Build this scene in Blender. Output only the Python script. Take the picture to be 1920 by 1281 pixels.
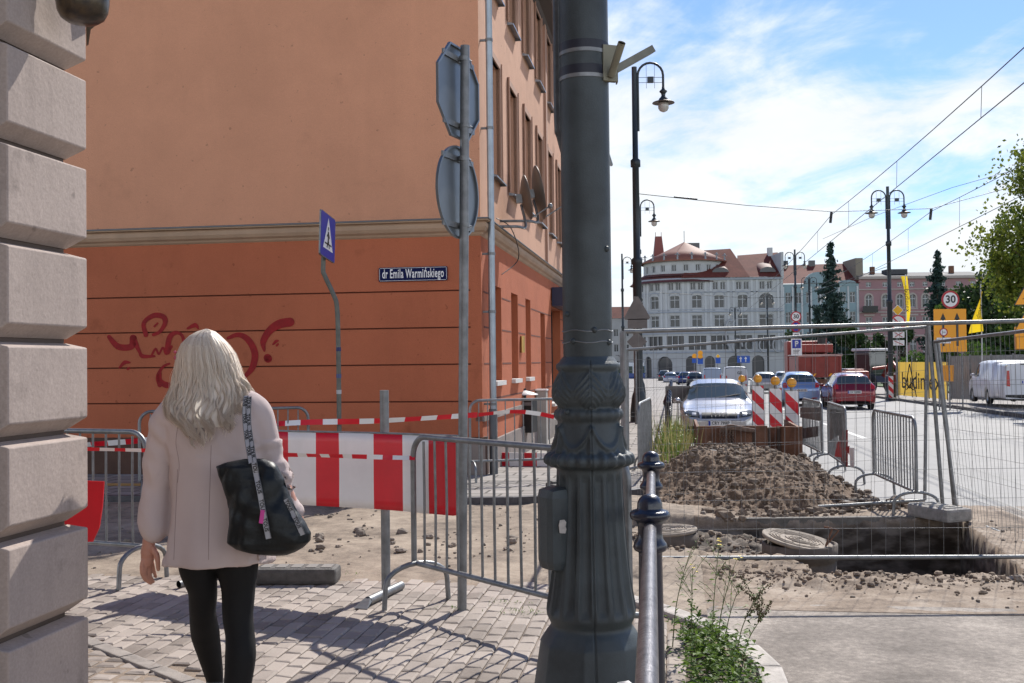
import bpy, bmesh, math, random
from mathutils import Vector, Matrix, noise
for o in list(bpy.data.objects): bpy.data.objects.remove(o)
SC = bpy.context.scene
COL = SC.collection
R = math.radians; PI = math.pi; sin = math.sin; cos = math.cos
# ---------------------------------------------------------------- camera
F = 2000.0; EYE = 1.58
CAMR = Matrix.Rotation(R(91.1), 3, 'X') @ Matrix.Rotation(R(-0.68), 3, 'Z')
cd = bpy.data.cameras.new('camera'); cam = bpy.data.objects.new('camera', cd); COL.objects.link(cam)
cd.lens = 37.5; cd.sensor_width = 36; cd.clip_start = .05; cd.clip_end = 6000
cam.matrix_world = Matrix.Translation((0, 0, EYE)) @ CAMR.to_4x4()
SC.camera = cam
# ---------------------------------------------------------------- light
SUN_AZ = R(27); SUN_EL = R(44)      # azimuth clockwise from +Y
sdir = Vector((sin(SUN_AZ)*cos(SUN_EL), cos(SUN_AZ)*cos(SUN_EL), sin(SUN_EL)))
sl = bpy.data.lights.new('sun', 'SUN'); sl.energy = 2.1; sl.angle = R(.55); sl.color = (1, .955, .88)
so = bpy.data.objects.new('sun', sl); COL.objects.link(so); so.rotation_mode = 'QUATERNION'
so.rotation_quaternion = sdir.to_track_quat('Z', 'Y')
W = bpy.data.worlds.new('World'); SC.world = W; W.use_nodes = True
nt = W.node_tree; N = nt.nodes; L = nt.links; N.clear()
def wn(t, **k):
    n = N.new(t)
    for a, b in k.items(): setattr(n, a, b)
    return n
sky = wn('ShaderNodeTexSky', sky_type='NISHITA', sun_disc=False, sun_elevation=SUN_EL, sun_rotation=SUN_AZ, air_density=1.0, dust_density=.25, ozone_density=3.0)
bg1 = wn('ShaderNodeBackground'); bg1.inputs[1].default_value = .05
tint = wn('ShaderNodeMixRGB', blend_type='MULTIPLY'); tint.inputs[0].default_value = 1; tint.inputs[2].default_value = (.68, .80, 1.0, 1); L.new(sky.outputs[0], tint.inputs[1]); L.new(tint.outputs[0], bg1.inputs[0])
tc = wn('ShaderNodeTexCoord'); sx = wn('ShaderNodeSeparateXYZ'); L.new(tc.outputs['Generated'], sx.inputs[0])
def wmath(op, a, b=None, c=None):
    n = wn('ShaderNodeMath', operation=op)
    for i, v in enumerate((a, b, c)):
        if v is None: continue
        if isinstance(v, (int, float)): n.inputs[i].default_value = v
        else: L.new(v, n.inputs[i])
    return n.outputs[0]
# clouds live on a plane high above: direction / (z + k)
den = wmath('ADD', sx.outputs[2], .16)
cx_ = wmath('DIVIDE', sx.outputs[0], den); cy_ = wmath('DIVIDE', sx.outputs[1], den)
cmb = wn('ShaderNodeCombineXYZ'); L.new(cx_, cmb.inputs[0]); L.new(cy_, cmb.inputs[1])
mp = wn('ShaderNodeMapping'); mp.inputs['Scale'].default_value = (1.0, .8, 1); mp.inputs['Location'].default_value = (3.1, 7.7, 0); mp.inputs['Rotation'].default_value = (0, 0, R(35))
L.new(cmb.outputs[0], mp.inputs[0])
n1 = wn('ShaderNodeTexNoise'); n1.inputs['Scale'].default_value = .9; n1.inputs['Detail'].default_value = 9; n1.inputs['Roughness'].default_value = .62; n1.inputs['Distortion'].default_value = .6
L.new(mp.outputs[0], n1.inputs['Vector'])
n2 = wn('ShaderNodeTexNoise'); n2.inputs['Scale'].default_value = 3.4; n2.inputs['Detail'].default_value = 8; n2.inputs['Roughness'].default_value = .6; n2.inputs['Distortion'].default_value = .4
L.new(mp.outputs[0], n2.inputs['Vector'])
low = wmath('SUBTRACT', .27, sx.outputs[2]); low = wmath('MULTIPLY', low, .9)      # more veil towards the horizon
s = wmath('MULTIPLY_ADD', n2.outputs[0], .50, wmath('MULTIPLY', n1.outputs[0], .85)); s = wmath('ADD', s, low); thick = wn('ShaderNodeMapRange'); L.new(sx.outputs[1], thick.inputs[0]); thick.inputs[1].default_value = .4; thick.inputs[2].default_value = -.2; thick.inputs[3].default_value = 0; thick.inputs[4].default_value = .14; s = wmath('ADD', s, thick.outputs[0])  # thick: extra cover added to the unseen sky behind the camera for fill
cr = wn('ShaderNodeMapRange', interpolation_type='SMOOTHSTEP'); L.new(s, cr.inputs[0])
cr.inputs[1].default_value = .60; cr.inputs[2].default_value = .84; cr.inputs[3].default_value = .0; cr.inputs[4].default_value = 1.0
bg2 = wn('ShaderNodeBackground'); bg2.inputs[0].default_value = (.93, .965, 1.0, 1); 
n3 = wn('ShaderNodeTexNoise'); n3.inputs['Scale'].default_value = 2.0; n3.inputs['Detail'].default_value = 6
L.new(mp.outputs[0], n3.inputs['Vector'])
cr2 = wn('ShaderNodeMapRange'); L.new(n3.outputs[0], cr2.inputs[0]); cr2.inputs[1].default_value = .3; cr2.inputs[2].default_value = .62; cr2.inputs[3].default_value = .33; cr2.inputs[4].default_value = .37
back = wn('ShaderNodeMapRange'); L.new(sx.outputs[1], back.inputs[0]); back.inputs[1].default_value = .45; back.inputs[2].default_value = -.45; back.inputs[3].default_value = 1.0; back.inputs[4].default_value = 1.8  # unseen clouds behind the camera brightened to lift the shaded sides
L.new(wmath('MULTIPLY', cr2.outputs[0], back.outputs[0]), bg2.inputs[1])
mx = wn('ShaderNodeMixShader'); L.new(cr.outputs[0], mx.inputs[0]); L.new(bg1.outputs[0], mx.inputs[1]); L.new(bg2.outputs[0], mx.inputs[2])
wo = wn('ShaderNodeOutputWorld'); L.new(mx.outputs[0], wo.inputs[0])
SC.view_settings.view_transform = 'Standard'; SC.view_settings.look = 'None'
SC.view_settings.exposure = 1.6; SC.view_settings.gamma = 1
SC.render.engine = 'CYCLES'
# ---------------------------------------------------------------- frames and ground levels
A = R(8.6); CA, SA = cos(A), sin(A)
def S(u, v, z=0): return Vector((v*CA+u*SA, u*CA-v*SA, z))       # u along the street, v to its right
def UV(x, y): return (x*SA+y*CA, x*CA-y*SA)
def B(y): return -.0095*max(0., min(y, 215)-7)
def road(x, y): return B(y)-.14
def flat(x, y): return B(y)
def ray(px, py): return (CAMR @ Vector(((px-960)/F, -(py-640.5)/F, -1))).normalized()
def P(px, py, depth):                                            # point at forward distance
    d = ray(px, py); return Vector((0, 0, EYE))+d*(depth/d.y)
def G(px, py, lev=road):                                         # point on the ground
    d = ray(px, py); z = 0
    for _ in range(12):
        t = (z-EYE)/d.z; x, y = d.x*t, d.y*t; z = lev(x, y)
    return Vector((x, y, z))
# ---------------------------------------------------------------- materials
MATS = {}
def mat(name, col=(.5, .5, .5), rough=.6, metal=0, var=0, vs=4, bump=0, bs=40, spec=.5, col2=None, emit=0, trans=0, streak=0, alpha=1, detail=6, coat=0, dist=.01):
    if name in MATS: return MATS[name]
    m = bpy.data.materials.new(name); m.use_nodes = True; t = m.node_tree; b = t.nodes['Principled BSDF']
    b.inputs['Base Color'].default_value = (*col, 1); b.inputs['Roughness'].default_value = rough; b.inputs['Metallic'].default_value = metal
    b.inputs['Specular IOR Level'].default_value = spec
    if coat: b.inputs['Coat Weight'].default_value = coat; b.inputs['Coat Roughness'].default_value = .04
    if trans: b.inputs['Transmission Weight'].default_value = trans
    if emit: b.inputs['Emission Color'].default_value = (*col, 1); b.inputs['Emission Strength'].default_value = emit
    if alpha < 1: b.inputs['Alpha'].default_value = alpha
    g = t.nodes.new('ShaderNodeNewGeometry')
    if var or col2 or streak:
        n = t.nodes.new('ShaderNodeTexNoise'); n.inputs['Scale'].default_value = vs; n.inputs['Detail'].default_value = detail; n.inputs['Roughness'].default_value = .6
        if streak:
            mpp = t.nodes.new('ShaderNodeMapping'); mpp.inputs['Scale'].default_value = (1, 1, 1/streak); t.links.new(g.outputs['Position'], mpp.inputs[0]); t.links.new(mpp.outputs[0], n.inputs['Vector'])
        else: t.links.new(g.outputs['Position'], n.inputs['Vector'])
        r = t.nodes.new('ShaderNodeValToRGB'); r.color_ramp.elements[0].position = .3; r.color_ramp.elements[1].position = .7
        c2 = col2 or tuple(min(1, c*(1+var)) for c in col); c1 = col if col2 else tuple(c*(1-var) for c in col)
        r.color_ramp.elements[0].color = (*c1, 1); r.color_ramp.elements[1].color = (*c2, 1)
        t.links.new(n.outputs[0], r.inputs[0]); t.links.new(r.outputs[0], b.inputs['Base Color'])
    if bump:
        n2 = t.nodes.new('ShaderNodeTexNoise'); n2.inputs['Scale'].default_value = bs; n2.inputs['Detail'].default_value = 5; n2.inputs['Roughness'].default_value = .6
        t.links.new(g.outputs['Position'], n2.inputs['Vector'])
        bp = t.nodes.new('ShaderNodeBump'); bp.inputs['Strength'].default_value = bump; bp.inputs['Distance'].default_value = dist
        t.links.new(n2.outputs[0], bp.inputs['Height']); t.links.new(bp.outputs[0], b.inputs['Normal'])
    MATS[name] = m; return m
def ext(name, base, fn):                # a material refined by hand after creation
    if name in MATS: return MATS[name]
    m = mat(name, **base); fn(m.node_tree, m.node_tree.nodes['Principled BSDF']); return m
# ---------------------------------------------------------------- mesh builder
def plaster(name, col, stain=.62, bump=.6, bs=55, sc=.45, spec=.2, dist=.008, light=1.06, dark=.93):
    def f(t, b):
        g = t.nodes.new('ShaderNodeNewGeometry'); out = None
        def noise_(scale, detail, zs, lo, hi, vlo, vhi, rough=.65):
            m = t.nodes.new('ShaderNodeMapping'); m.inputs['Scale'].default_value = (1, 1, zs); t.links.new(g.outputs['Position'], m.inputs[0])
            n = t.nodes.new('ShaderNodeTexNoise'); n.inputs['Scale'].default_value = scale; n.inputs['Detail'].default_value = detail; n.inputs['Roughness'].default_value = rough; t.links.new(m.outputs[0], n.inputs['Vector'])
            r = t.nodes.new('ShaderNodeMapRange'); r.inputs[1].default_value = lo; r.inputs[2].default_value = hi; r.inputs[3].default_value = vlo; r.inputs[4].default_value = vhi; t.links.new(n.outputs[0], r.inputs[0]); return r.outputs[0], n
        def mul(a, b_):
            m = t.nodes.new('ShaderNodeMath'); m.operation = 'MULTIPLY'; t.links.new(a, m.inputs[0]); t.links.new(b_, m.inputs[1]); return m.outputs[0]
        a, _ = noise_(sc, 9, 1, .38, .62, dark, light); c, _ = noise_(sc*5, 8, .14, .50, .74, 1, stain+.18); d, _ = noise_(sc*2.6, 10, 1, .60, .72, 1, stain); e, n5 = noise_(bs*2.2, 3, 1, .3, .7, .9, 1.1); s_, _ = noise_(9, 2, 1, .70, .74, 1, .72)
        v = mul(mul(mul(a, c), mul(d, e)), s_)
        mx = t.nodes.new('ShaderNodeMixRGB'); mx.blend_type = 'MULTIPLY'; mx.inputs[0].default_value = 1; mx.inputs[1].default_value = (*col, 1); t.links.new(v, mx.inputs[2]); t.links.new(mx.outputs[0], b.inputs['Base Color'])
        n2 = t.nodes.new('ShaderNodeTexNoise'); n2.inputs['Scale'].default_value = bs; n2.inputs['Detail'].default_value = 6; t.links.new(g.outputs['Position'], n2.inputs['Vector'])
        n6 = t.nodes.new('ShaderNodeTexNoise'); n6.inputs['Scale'].default_value = 3; n6.inputs['Detail'].default_value = 5; t.links.new(g.outputs['Position'], n6.inputs['Vector'])
        ad = t.nodes.new('ShaderNodeMath'); ad.operation = 'MULTIPLY_ADD'; ad.inputs[1].default_value = 2.5; t.links.new(n6.outputs[0], ad.inputs[0]); t.links.new(n2.outputs[0], ad.inputs[2])
        bp = t.nodes.new('ShaderNodeBump'); bp.inputs['Strength'].default_value = bump; bp.inputs['Distance'].default_value = dist; t.links.new(ad.outputs[0], bp.inputs['Height']); t.links.new(bp.outputs[0], b.inputs['Normal'])
    return ext(name, dict(rough=.92, spec=spec), f)
class MB:
    def __init__(s): s.v = []; s.f = []; s.m = []; s.sm = []; s.T = Matrix()
    def add(s, vs, fs, mi=0, sm=False):
        k = len(s.v)
        for p in vs: s.v.append(tuple(s.T @ Vector(p)))
        for f in fs: s.f.append(tuple(i+k for i in f)); s.m.append(mi); s.sm.append(sm)
        return s
    def quad(s, a, b, c, d, mi=0): return s.add((a, b, c, d), ((0, 1, 2, 3),), mi)
    def box(s, c, d, mi=0, rz=0, rx=0, ry=0, bev=0):
        x, y, z = d[0]/2, d[1]/2, d[2]/2
        M = Matrix.Translation(c) @ Matrix.Rotation(rz, 4, 'Z') @ Matrix.Rotation(ry, 4, 'Y') @ Matrix.Rotation(rx, 4, 'X')
        if not bev:
            vs = [M @ Vector((i*x, j*y, k*z)) for i in (-1, 1) for j in (-1, 1) for k in (-1, 1)]
            return s.add(vs, ((0, 1, 3, 2), (4, 6, 7, 5), (0, 4, 5, 1), (2, 3, 7, 6), (0, 2, 6, 4), (1, 5, 7, 3)), mi)
        bm = bmesh.new(); bmesh.ops.create_cube(bm, size=1)
        for v in bm.verts: v.co = Vector((v.co.x*2*x, v.co.y*2*y, v.co.z*2*z))
        bmesh.ops.bevel(bm, geom=bm.edges[:], offset=bev, segments=2, affect='EDGES', profile=.6)
        bm.verts.index_update(); s.add([M @ v.co for v in bm.verts], [[v.index for v in f.verts] for f in bm.faces], mi); bm.free(); return s
    def tube(s, pts, r, n=8, mi=0, cap=True, sm=True, r2=None):
        pts = [Vector(p) for p in pts]; m = len(pts)
        if not hasattr(r, '__len__'): r = [r + ((r2-r)*i/(m-1) if r2 is not None else 0) for i in range(m)]
        vs = []; up = None
        for i, p in enumerate(pts):
            d = (pts[min(i+1, m-1)]-pts[max(i-1, 0)])
            if d.length < 1e-9: d = Vector((0, 0, 1))
            d.normalize()
            if up is None: up = d.orthogonal().normalized()
            else:
                up = up-d*up.dot(d); up = up.normalized() if up.length > 1e-6 else d.orthogonal().normalized()
            w = d.cross(up)
            for j in range(n):
                a = 2*PI*j/n; vs.append(p+(up*cos(a)+w*sin(a))*r[i])
        fs = [(i*n+j, i*n+(j+1) % n, (i+1)*n+(j+1) % n, (i+1)*n+j) for i in range(m-1) for j in range(n)]
        s.add(vs, fs, mi, sm)
        if cap: s.add(vs[:n], [tuple(range(n))[::-1]], mi); s.add(vs[-n:], [tuple(range(n))], mi)
        return s
    def lathe(s, prof, n=24, c=(0, 0, 0), mi=0, sm=True, fn=None, cap=True):
        vs = []
        for (r, z) in prof:
            for j in range(n):
                a = 2*PI*j/n; rr = r*(fn(a, z) if fn else 1)
                vs.append((c[0]+rr*cos(a), c[1]+rr*sin(a), c[2]+z))
        m = len(prof)
        s.add(vs, [(i*n+j, i*n+(j+1) % n, (i+1)*n+(j+1) % n, (i+1)*n+j) for i in range(m-1) for j in range(n)], mi, sm)
        if cap: s.add(vs[:n], [tuple(range(n))[::-1]], mi); s.add(vs[-n:], [tuple(range(n))], mi)
        return s
    def ball(s, c, r, n=10, m=7, mi=0):
        rx, ry, rz = r if hasattr(r, '__len__') else (r, r, r)
        vs = [(c[0]+rx*sin(PI*i/m)*cos(2*PI*j/n), c[1]+ry*sin(PI*i/m)*sin(2*PI*j/n), c[2]+rz*cos(PI*i/m)) for i in range(m+1) for j in range(n)]
        return s.add(vs, [(i*n+j, (i+1)*n+j, (i+1)*n+(j+1) % n, i*n+(j+1) % n) for i in range(m) for j in range(n)], mi, True)
    def prism(s, poly, t, M=None, mi=0, mi2=None):      # polygon in local XZ, thickness t along +Y
        M = M or Matrix(); n = len(poly)
        f = [M @ Vector((x, 0, z)) for x, z in poly]; b = [M @ Vector((x, t, z)) for x, z in poly]
        s.add(f, [tuple(range(n))], mi); s.add(b, [tuple(range(n))[::-1]], mi if mi2 is None else mi2)
        s.add(f+b, [(i, i+n, (i+1) % n+n, (i+1) % n) for i in range(n)], mi if mi2 is None else mi2); return s
    def grid(s, nx, ny, fn, mi=0, sm=True, skip=None):
        vs = [fn(i/nx, j/ny) for j in range(ny+1) for i in range(nx+1)]
        fs = [(j*(nx+1)+i, j*(nx+1)+i+1, (j+1)*(nx+1)+i+1, (j+1)*(nx+1)+i) for j in range(ny) for i in range(nx) if not (skip and skip(i/nx, j/ny))]
        return s.add(vs, fs, mi, sm)
    def build(s, name, mats, parent=None, loc=None, rz=0):
        me = bpy.data.meshes.new(name); me.from_pydata(s.v, [], s.f)
        for m in (mats if isinstance(mats, (list, tuple)) else [mats]): me.materials.append(m)
        me.polygons.foreach_set('material_index', s.m); me.polygons.foreach_set('use_smooth', s.sm); me.update()
        o = bpy.data.objects.new(name, me); COL.objects.link(o)
        if parent: o.parent = parent
        if loc is not None: o.location = loc
        o.rotation_euler.z = rz
        return o
def tag(o, label, cat, group=None, kind=None):
    if label: o['label'] = label
    if cat: o['category'] = cat
    if group: o['group'] = group
    if kind: o['kind'] = kind
    return o
def thing(name, label, cat, loc=(0, 0, 0), rz=0, group=None):
    o = bpy.data.objects.new(name, None); COL.objects.link(o); o.empty_display_size = .1
    o.location = loc; o.rotation_euler = (0, 0, rz); return tag(o, label, cat, group)
def struct(o): o['kind'] = 'structure'; return o
def dup(root, loc=None, rz=None, label=None):
    r = root.copy(); COL.objects.link(r)
    if loc is not None: r.location = loc
    if rz is not None: r.rotation_euler = (0, 0, rz)
    if label: r['label'] = label
    for ch in list(root.children):
        c = ch.copy(); COL.objects.link(c); c.parent = r
        for g in ch.children:
            d = g.copy(); COL.objects.link(d); d.parent = c
    return r
def rebase(root):                       # parts were given world coordinates: move them under the thing's base
    inv = Matrix.Translation(root.location) @ Matrix.Rotation(root.rotation_euler.z, 4, 'Z')
    inv = inv.inverted()
    done = set()
    def rec(o):
        for c in o.children:
            if c.data and c.data.name not in done: c.data.transform(inv); done.add(c.data.name)
            rec(c)
    rec(root); return root
def text(body, size, M, material, parent, name='lettering', depth=.002, align='CENTER', sx=1, bold=0, space=1):
    c = bpy.data.curves.new('t', 'FONT'); c.body = body; c.size = size; c.extrude = depth; c.align_x = align; c.align_y = 'CENTER'; c.offset = bold; c.resolution_u = 3; c.space_character = space
    o = bpy.data.objects.new('t', c); COL.objects.link(o)
    me = bpy.data.meshes.new_from_object(o.evaluated_get(bpy.context.evaluated_depsgraph_get())); bpy.data.objects.remove(o)
    me.name = name; me.transform(M @ Matrix.Diagonal((sx, 1, 1, 1))); me.materials.clear(); me.materials.append(material)
    t = bpy.data.objects.new(name, me); COL.objects.link(t); t.parent = parent; return t
def face_mat(o, right, up, n=None):     # matrix whose local XY plane lies on right/up at o (text, decals)
    right = Vector(right).normalized(); up = Vector(up).normalized(); nn = right.cross(up)
    return Matrix(((right.x, up.x, nn.x, o[0]), (right.y, up.y, nn.y, o[1]), (right.z, up.z, nn.z, o[2]), (0, 0, 0, 1)))
def smoothstep(a, b, x): t = max(0., min(1., (x-a)/(b-a))); return t*t*(3-2*t)
def lerp(a, b, t): return a+(b-a)*t
def interp(tab, x):                     # piecewise linear table of tuples (x, a, b, ...)
    if x <= tab[0][0]: return tab[0][1:]
    for i in range(len(tab)-1):
        if x <= tab[i+1][0]:
            t = (x-tab[i][0])/(tab[i+1][0]-tab[i][0]); t = t
            return tuple(a+(b-a)*t for a, b in zip(tab[i][1:], tab[i+1][1:]))
    return tab[-1][1:]
def catmull(pts, n):
    pts = [Vector(p) for p in pts]; out = []
    for i in range(len(pts)-1):
        p0 = pts[max(i-1, 0)]; p1 = pts[i]; p2 = pts[i+1]; p3 = pts[min(i+2, len(pts)-1)]
        for k in range(n):
            t = k/n; out.append(.5*((2*p1)+(p2-p0)*t+(2*p0-5*p1+4*p2-p3)*t*t+(3*p1-p0-3*p2+p3)*t**3))
    out.append(pts[-1]); return out
def clean(o, voxel=0, sub=0, smooth=0):  # bake modifiers into the mesh
    if voxel:
        m = o.modifiers.new('r', 'REMESH'); m.mode = 'VOXEL'; m.voxel_size = voxel; m.use_smooth_shade = True
    if smooth:
        m = o.modifiers.new('s', 'SMOOTH'); m.factor = .5; m.iterations = smooth
    if sub:
        m = o.modifiers.new('d', 'SUBSURF'); m.levels = m.render_levels = sub
    me = bpy.data.meshes.new_from_object(o.evaluated_get(bpy.context.evaluated_depsgraph_get()))
    mats = list(o.data.materials); o.modifiers.clear(); old = o.data; me.name = old.name; o.data = me
    if not me.materials:
        for q in mats: me.materials.append(q)
    for p in me.polygons: p.use_smooth = True
    return o
# wall with real openings. mp(s, h, d): along wall, height, depth inwards
def facade(mb, mp, L_, H0, H1, ops, depth=.22, mi=0, ds=None, dh=None, arch_n=10, reveal=None):
    xs = {0., L_}; zs = {H0, H1}
    for o in ops: xs |= {o[0], o[1]}; zs |= {o[2], o[3]}
    if ds:
        k = int(L_/ds)
        for i in range(1, k): xs.add(L_*i/k)
    xs = sorted(xs); zs = sorted(zs)
    for i in range(len(xs)-1):
        if xs[i+1]-xs[i] < 1e-5: continue
        for j in range(len(zs)-1):
            cx, cz = (xs[i]+xs[i+1])/2, (zs[j]+zs[j+1])/2
            if any(o[0] < cx < o[1] and o[2] < cz < o[3] for o in ops): continue
            mb.quad(mp(xs[i], zs[j], 0), mp(xs[i+1], zs[j], 0), mp(xs[i+1], zs[j+1], 0), mp(xs[i], zs[j+1], 0), mi)
    ri = mi if reveal is None else reveal
    for o in ops:
        a, b, c, d = o[:4]; arch = len(o) > 4 and o[4]
        if arch:
            r = (b-a)/2; rr = o[4] if o[4] is not True else r; zc = d-rr; m = (a+b)/2
            pts = [(m-r*cos(PI*k/arch_n), zc+rr*sin(PI*k/arch_n)) for k in range(arch_n+1)]
            for k in range(arch_n):
                (x0, z0), (x1, z1) = pts[k], pts[k+1]
                mb.quad(mp(x0, z0, 0), mp(x1, z1, 0), mp(x1, d, 0), mp(x0, d, 0), mi)
                mb.quad(mp(x0, z0, 0), mp(x0, z0, depth), mp(x1, z1, depth), mp(x1, z1, 0), ri)
            top = zc
        else:
            top = d; mb.quad(mp(a, d, 0), mp(a, d, depth), mp(b, d, depth), mp(b, d, 0), ri)
        mb.quad(mp(a, c, 0), mp(b, c, 0), mp(b, c, depth), mp(a, c, depth), ri)
        mb.quad(mp(a, c, 0), mp(a, c, depth), mp(a, top, depth), mp(a, top, 0), ri)
        mb.quad(mp(b, c, 0), mp(b, top, 0), mp(b, top, depth), mp(b, c, depth), ri)
def bar(mb, mp, a, b, c, d, d0, d1, mi=0):          # box in facade coordinates, depth d0 (outer) .. d1 (inner)
    p = [mp(x, z, q) for x in (a, b) for z in (c, d) for q in (d0, d1)]
    mb.add(p, ((0, 1, 3, 2), (4, 6, 7, 5), (0, 4, 5, 1), (2, 3, 7, 6), (0, 2, 6, 4), (1, 5, 7, 3)), mi)
def window(parent, mp, a, b, c, d, depth, fm, gm, mull=1, trans=1, w=.05, arch=False):
    mb = MB(); q0, q1 = depth-.06, depth-.01
    for (x0, x1, z0, z1) in [(a, a+w, c, d), (b-w, b, c, d), (a+w, b-w, c, c+w), (a+w, b-w, d-w, d)]+[(lerp(a, b, (i+1)/(mull+1))-w/2, lerp(a, b, (i+1)/(mull+1))+w/2, c+w, d-w) for i in range(mull)]:
        bar(mb, mp, x0, x1, z0, z1, q0, q1)
    if trans:
        z = lerp(c, d, .66); bar(mb, mp, a+w, b-w, z-w/2, z+w/2, q0+.003, q1+.003)
    o = mb.build('window', fm, parent)
    g = MB(); g.quad(mp(a, c, depth-.025), mp(b, c, depth-.025), mp(b, d, depth-.025), mp(a, d, depth-.025))
    g.build('pane', gm, o); return o
def rect_map(o, dirv, nrm):             # wall origin, unit direction along, outward normal
    o = Vector(o); dirv = Vector(dirv); nrm = Vector(nrm)
    return lambda s, h, d: o+dirv*s+Vector((0, 0, h))-nrm*d
# ================================================================ materials used widely
def m_pavers():
    def f(t, b):
        g = t.nodes.new('ShaderNodeNewGeometry'); a = t.nodes.new('ShaderNodeAttribute'); a.attribute_name = 'tone'
        n = t.nodes.new('ShaderNodeTexNoise'); n.inputs['Scale'].default_value = 60; n.inputs['Detail'].default_value = 6; t.links.new(g.outputs['Position'], n.inputs['Vector'])
        n2 = t.nodes.new('ShaderNodeTexNoise'); n2.inputs['Scale'].default_value = 1.6; n2.inputs['Detail'].default_value = 5; t.links.new(g.outputs['Position'], n2.inputs['Vector'])
        m1 = t.nodes.new('ShaderNodeMath'); m1.operation = 'MULTIPLY_ADD'; t.links.new(a.outputs['Fac'], m1.inputs[0]); m1.inputs[1].default_value = .45
        m2 = t.nodes.new('ShaderNodeMath'); m2.operation = 'MULTIPLY_ADD'; t.links.new(n.outputs[0], m2.inputs[0]); m2.inputs[1].default_value = .25
        t.links.new(n2.outputs[0], m2.inputs[2]); t.links.new(m2.outputs[0], m1.inputs[2])
        r = t.nodes.new('ShaderNodeValToRGB'); r.color_ramp.elements[0].position = .45; r.color_ramp.elements[1].position = 1.15
        r.color_ramp.elements[0].color = (.16, .13, .108, 1); r.color_ramp.elements[1].color = (.36, .305, .262, 1)
        t.links.new(m1.outputs[0], r.inputs[0]); t.links.new(r.outputs[0], b.inputs['Base Color'])
        bp = t.nodes.new('ShaderNodeBump'); bp.inputs['Strength'].default_value = .35; bp.inputs['Distance'].default_value = .004
        t.links.new(n.outputs[0], bp.inputs['Height']); t.links.new(bp.outputs[0], b.inputs['Normal'])
    return ext('pavers', dict(rough=.8, spec=.35), f)
def ground_mat(name, cols, pos, scales=(1.2, 9, 70), rough=.85, bump=.6, spec=.3, bd=.012, anis=1):
    def f(t, b):
        g = t.nodes.new('ShaderNodeNewGeometry'); mpn = t.nodes.new('ShaderNodeMapping'); mpn.inputs['Rotation'].default_value = (0, 0, A); mpn.inputs['Scale'].default_value = (1, anis, 1)
        t.links.new(g.outputs['Position'], mpn.inputs[0]); acc = None; last = None
        for sc, w in zip(scales, (.55, .3, .25)):
            n = t.nodes.new('ShaderNodeTexNoise'); n.inputs['Scale'].default_value = sc; n.inputs['Detail'].default_value = 7; n.inputs['Roughness'].default_value = .65
            t.links.new(mpn.outputs[0] if sc < 20 else g.outputs['Position'], n.inputs['Vector'])
            q = t.nodes.new('ShaderNodeMath'); q.operation = 'MULTIPLY_ADD'; q.inputs[1].default_value = w; t.links.new(n.outputs[0], q.inputs[0])
            if acc: t.links.new(acc, q.inputs[2])
            else: q.inputs[2].default_value = 0
            acc = q.outputs[0]; last = n
        r = t.nodes.new('ShaderNodeValToRGB'); e = r.color_ramp.elements
        while len(e) < len(cols): e.new(.5)
        for k, (c, p) in enumerate(zip(cols, pos)): e[k].position = p; e[k].color = (*c, 1)
        t.links.new(acc, r.inputs[0]); t.links.new(r.outputs[0], b.inputs['Base Color'])
        bp = t.nodes.new('ShaderNodeBump'); bp.inputs['Strength'].default_value = bump; bp.inputs['Distance'].default_value = bd
        t.links.new(acc, bp.inputs['Height']); t.links.new(bp.outputs[0], b.inputs['Normal'])
    return ext(name, dict(rough=rough, spec=spec), f)
M_sand = ground_mat('sandy_soil', [(.085, .065, .05), (.23, .18, .135), (.36, .29, .22)], [.42, .54, .66])
M_soil = ground_mat('dark_soil', [(.035, .027, .02), (.13, .1, .075), (.27, .22, .17)], [.4, .55, .72], bump=1, bd=.03, scales=(2, 14, 60))
M_asph = ground_mat('worn_asphalt', [(.14, .137, .135), (.195, .19, .185), (.25, .24, .23)], [.38, .56, .72], rough=.7, bump=.35, spec=.35, scales=(.35, 5, 160), bd=.006)
M_asphn = ground_mat('near_asphalt', [(.085, .066, .052), (.195, .162, .134), (.35, .30, .25)], [.44, .55, .64], rough=.8, bump=.8, spec=.4, scales=(1.1, 22, 130), bd=.009)
M_conc = ground_mat('concrete', [(.2, .18, .16), (.29, .265, .24), (.37, .34, .31)], [.4, .55, .7], bump=.4)
M_earth = ground_mat('plain_earth', [(.06, .07, .03), (.1, .11, .05), (.16, .15, .09)], [.4, .55, .7])
M_kerb = mat('kerb_stone', (.4, .36, .32), .8, var=.25, vs=9, bump=.5, bs=60)
M_kerbd = mat('dark_kerb', (.06, .055, .06), .6, var=.4, vs=9, bump=.3, bs=50)
M_galv = mat('galvanised_steel', (.20, .205, .21), .45, .6, var=.25, vs=14, bump=.1, bs=60)
M_galvd = mat('dull_galvanised_steel', (.20, .205, .21), .5, .6, var=.3, vs=10)
M_red = mat('red_sheet', (.62, .006, .018), .42, var=.08, vs=6)
M_white = mat('white_sheet', (.76, .74, .73), .45, var=.06, vs=5)
M_blk = mat('black_paint', (.012, .012, .013), .45)
M_glassd = mat('window_glass', (.035, .045, .055), .06, spec=.9, var=.5, vs=.7)
M_yel = mat('sign_orange', (.9, .36, .01), .5)
M_rust = mat('rusty_steel', (.10, .045, .025), .75, .2, col2=(.22, .1, .055), vs=5, bump=.5, bs=30)
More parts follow.
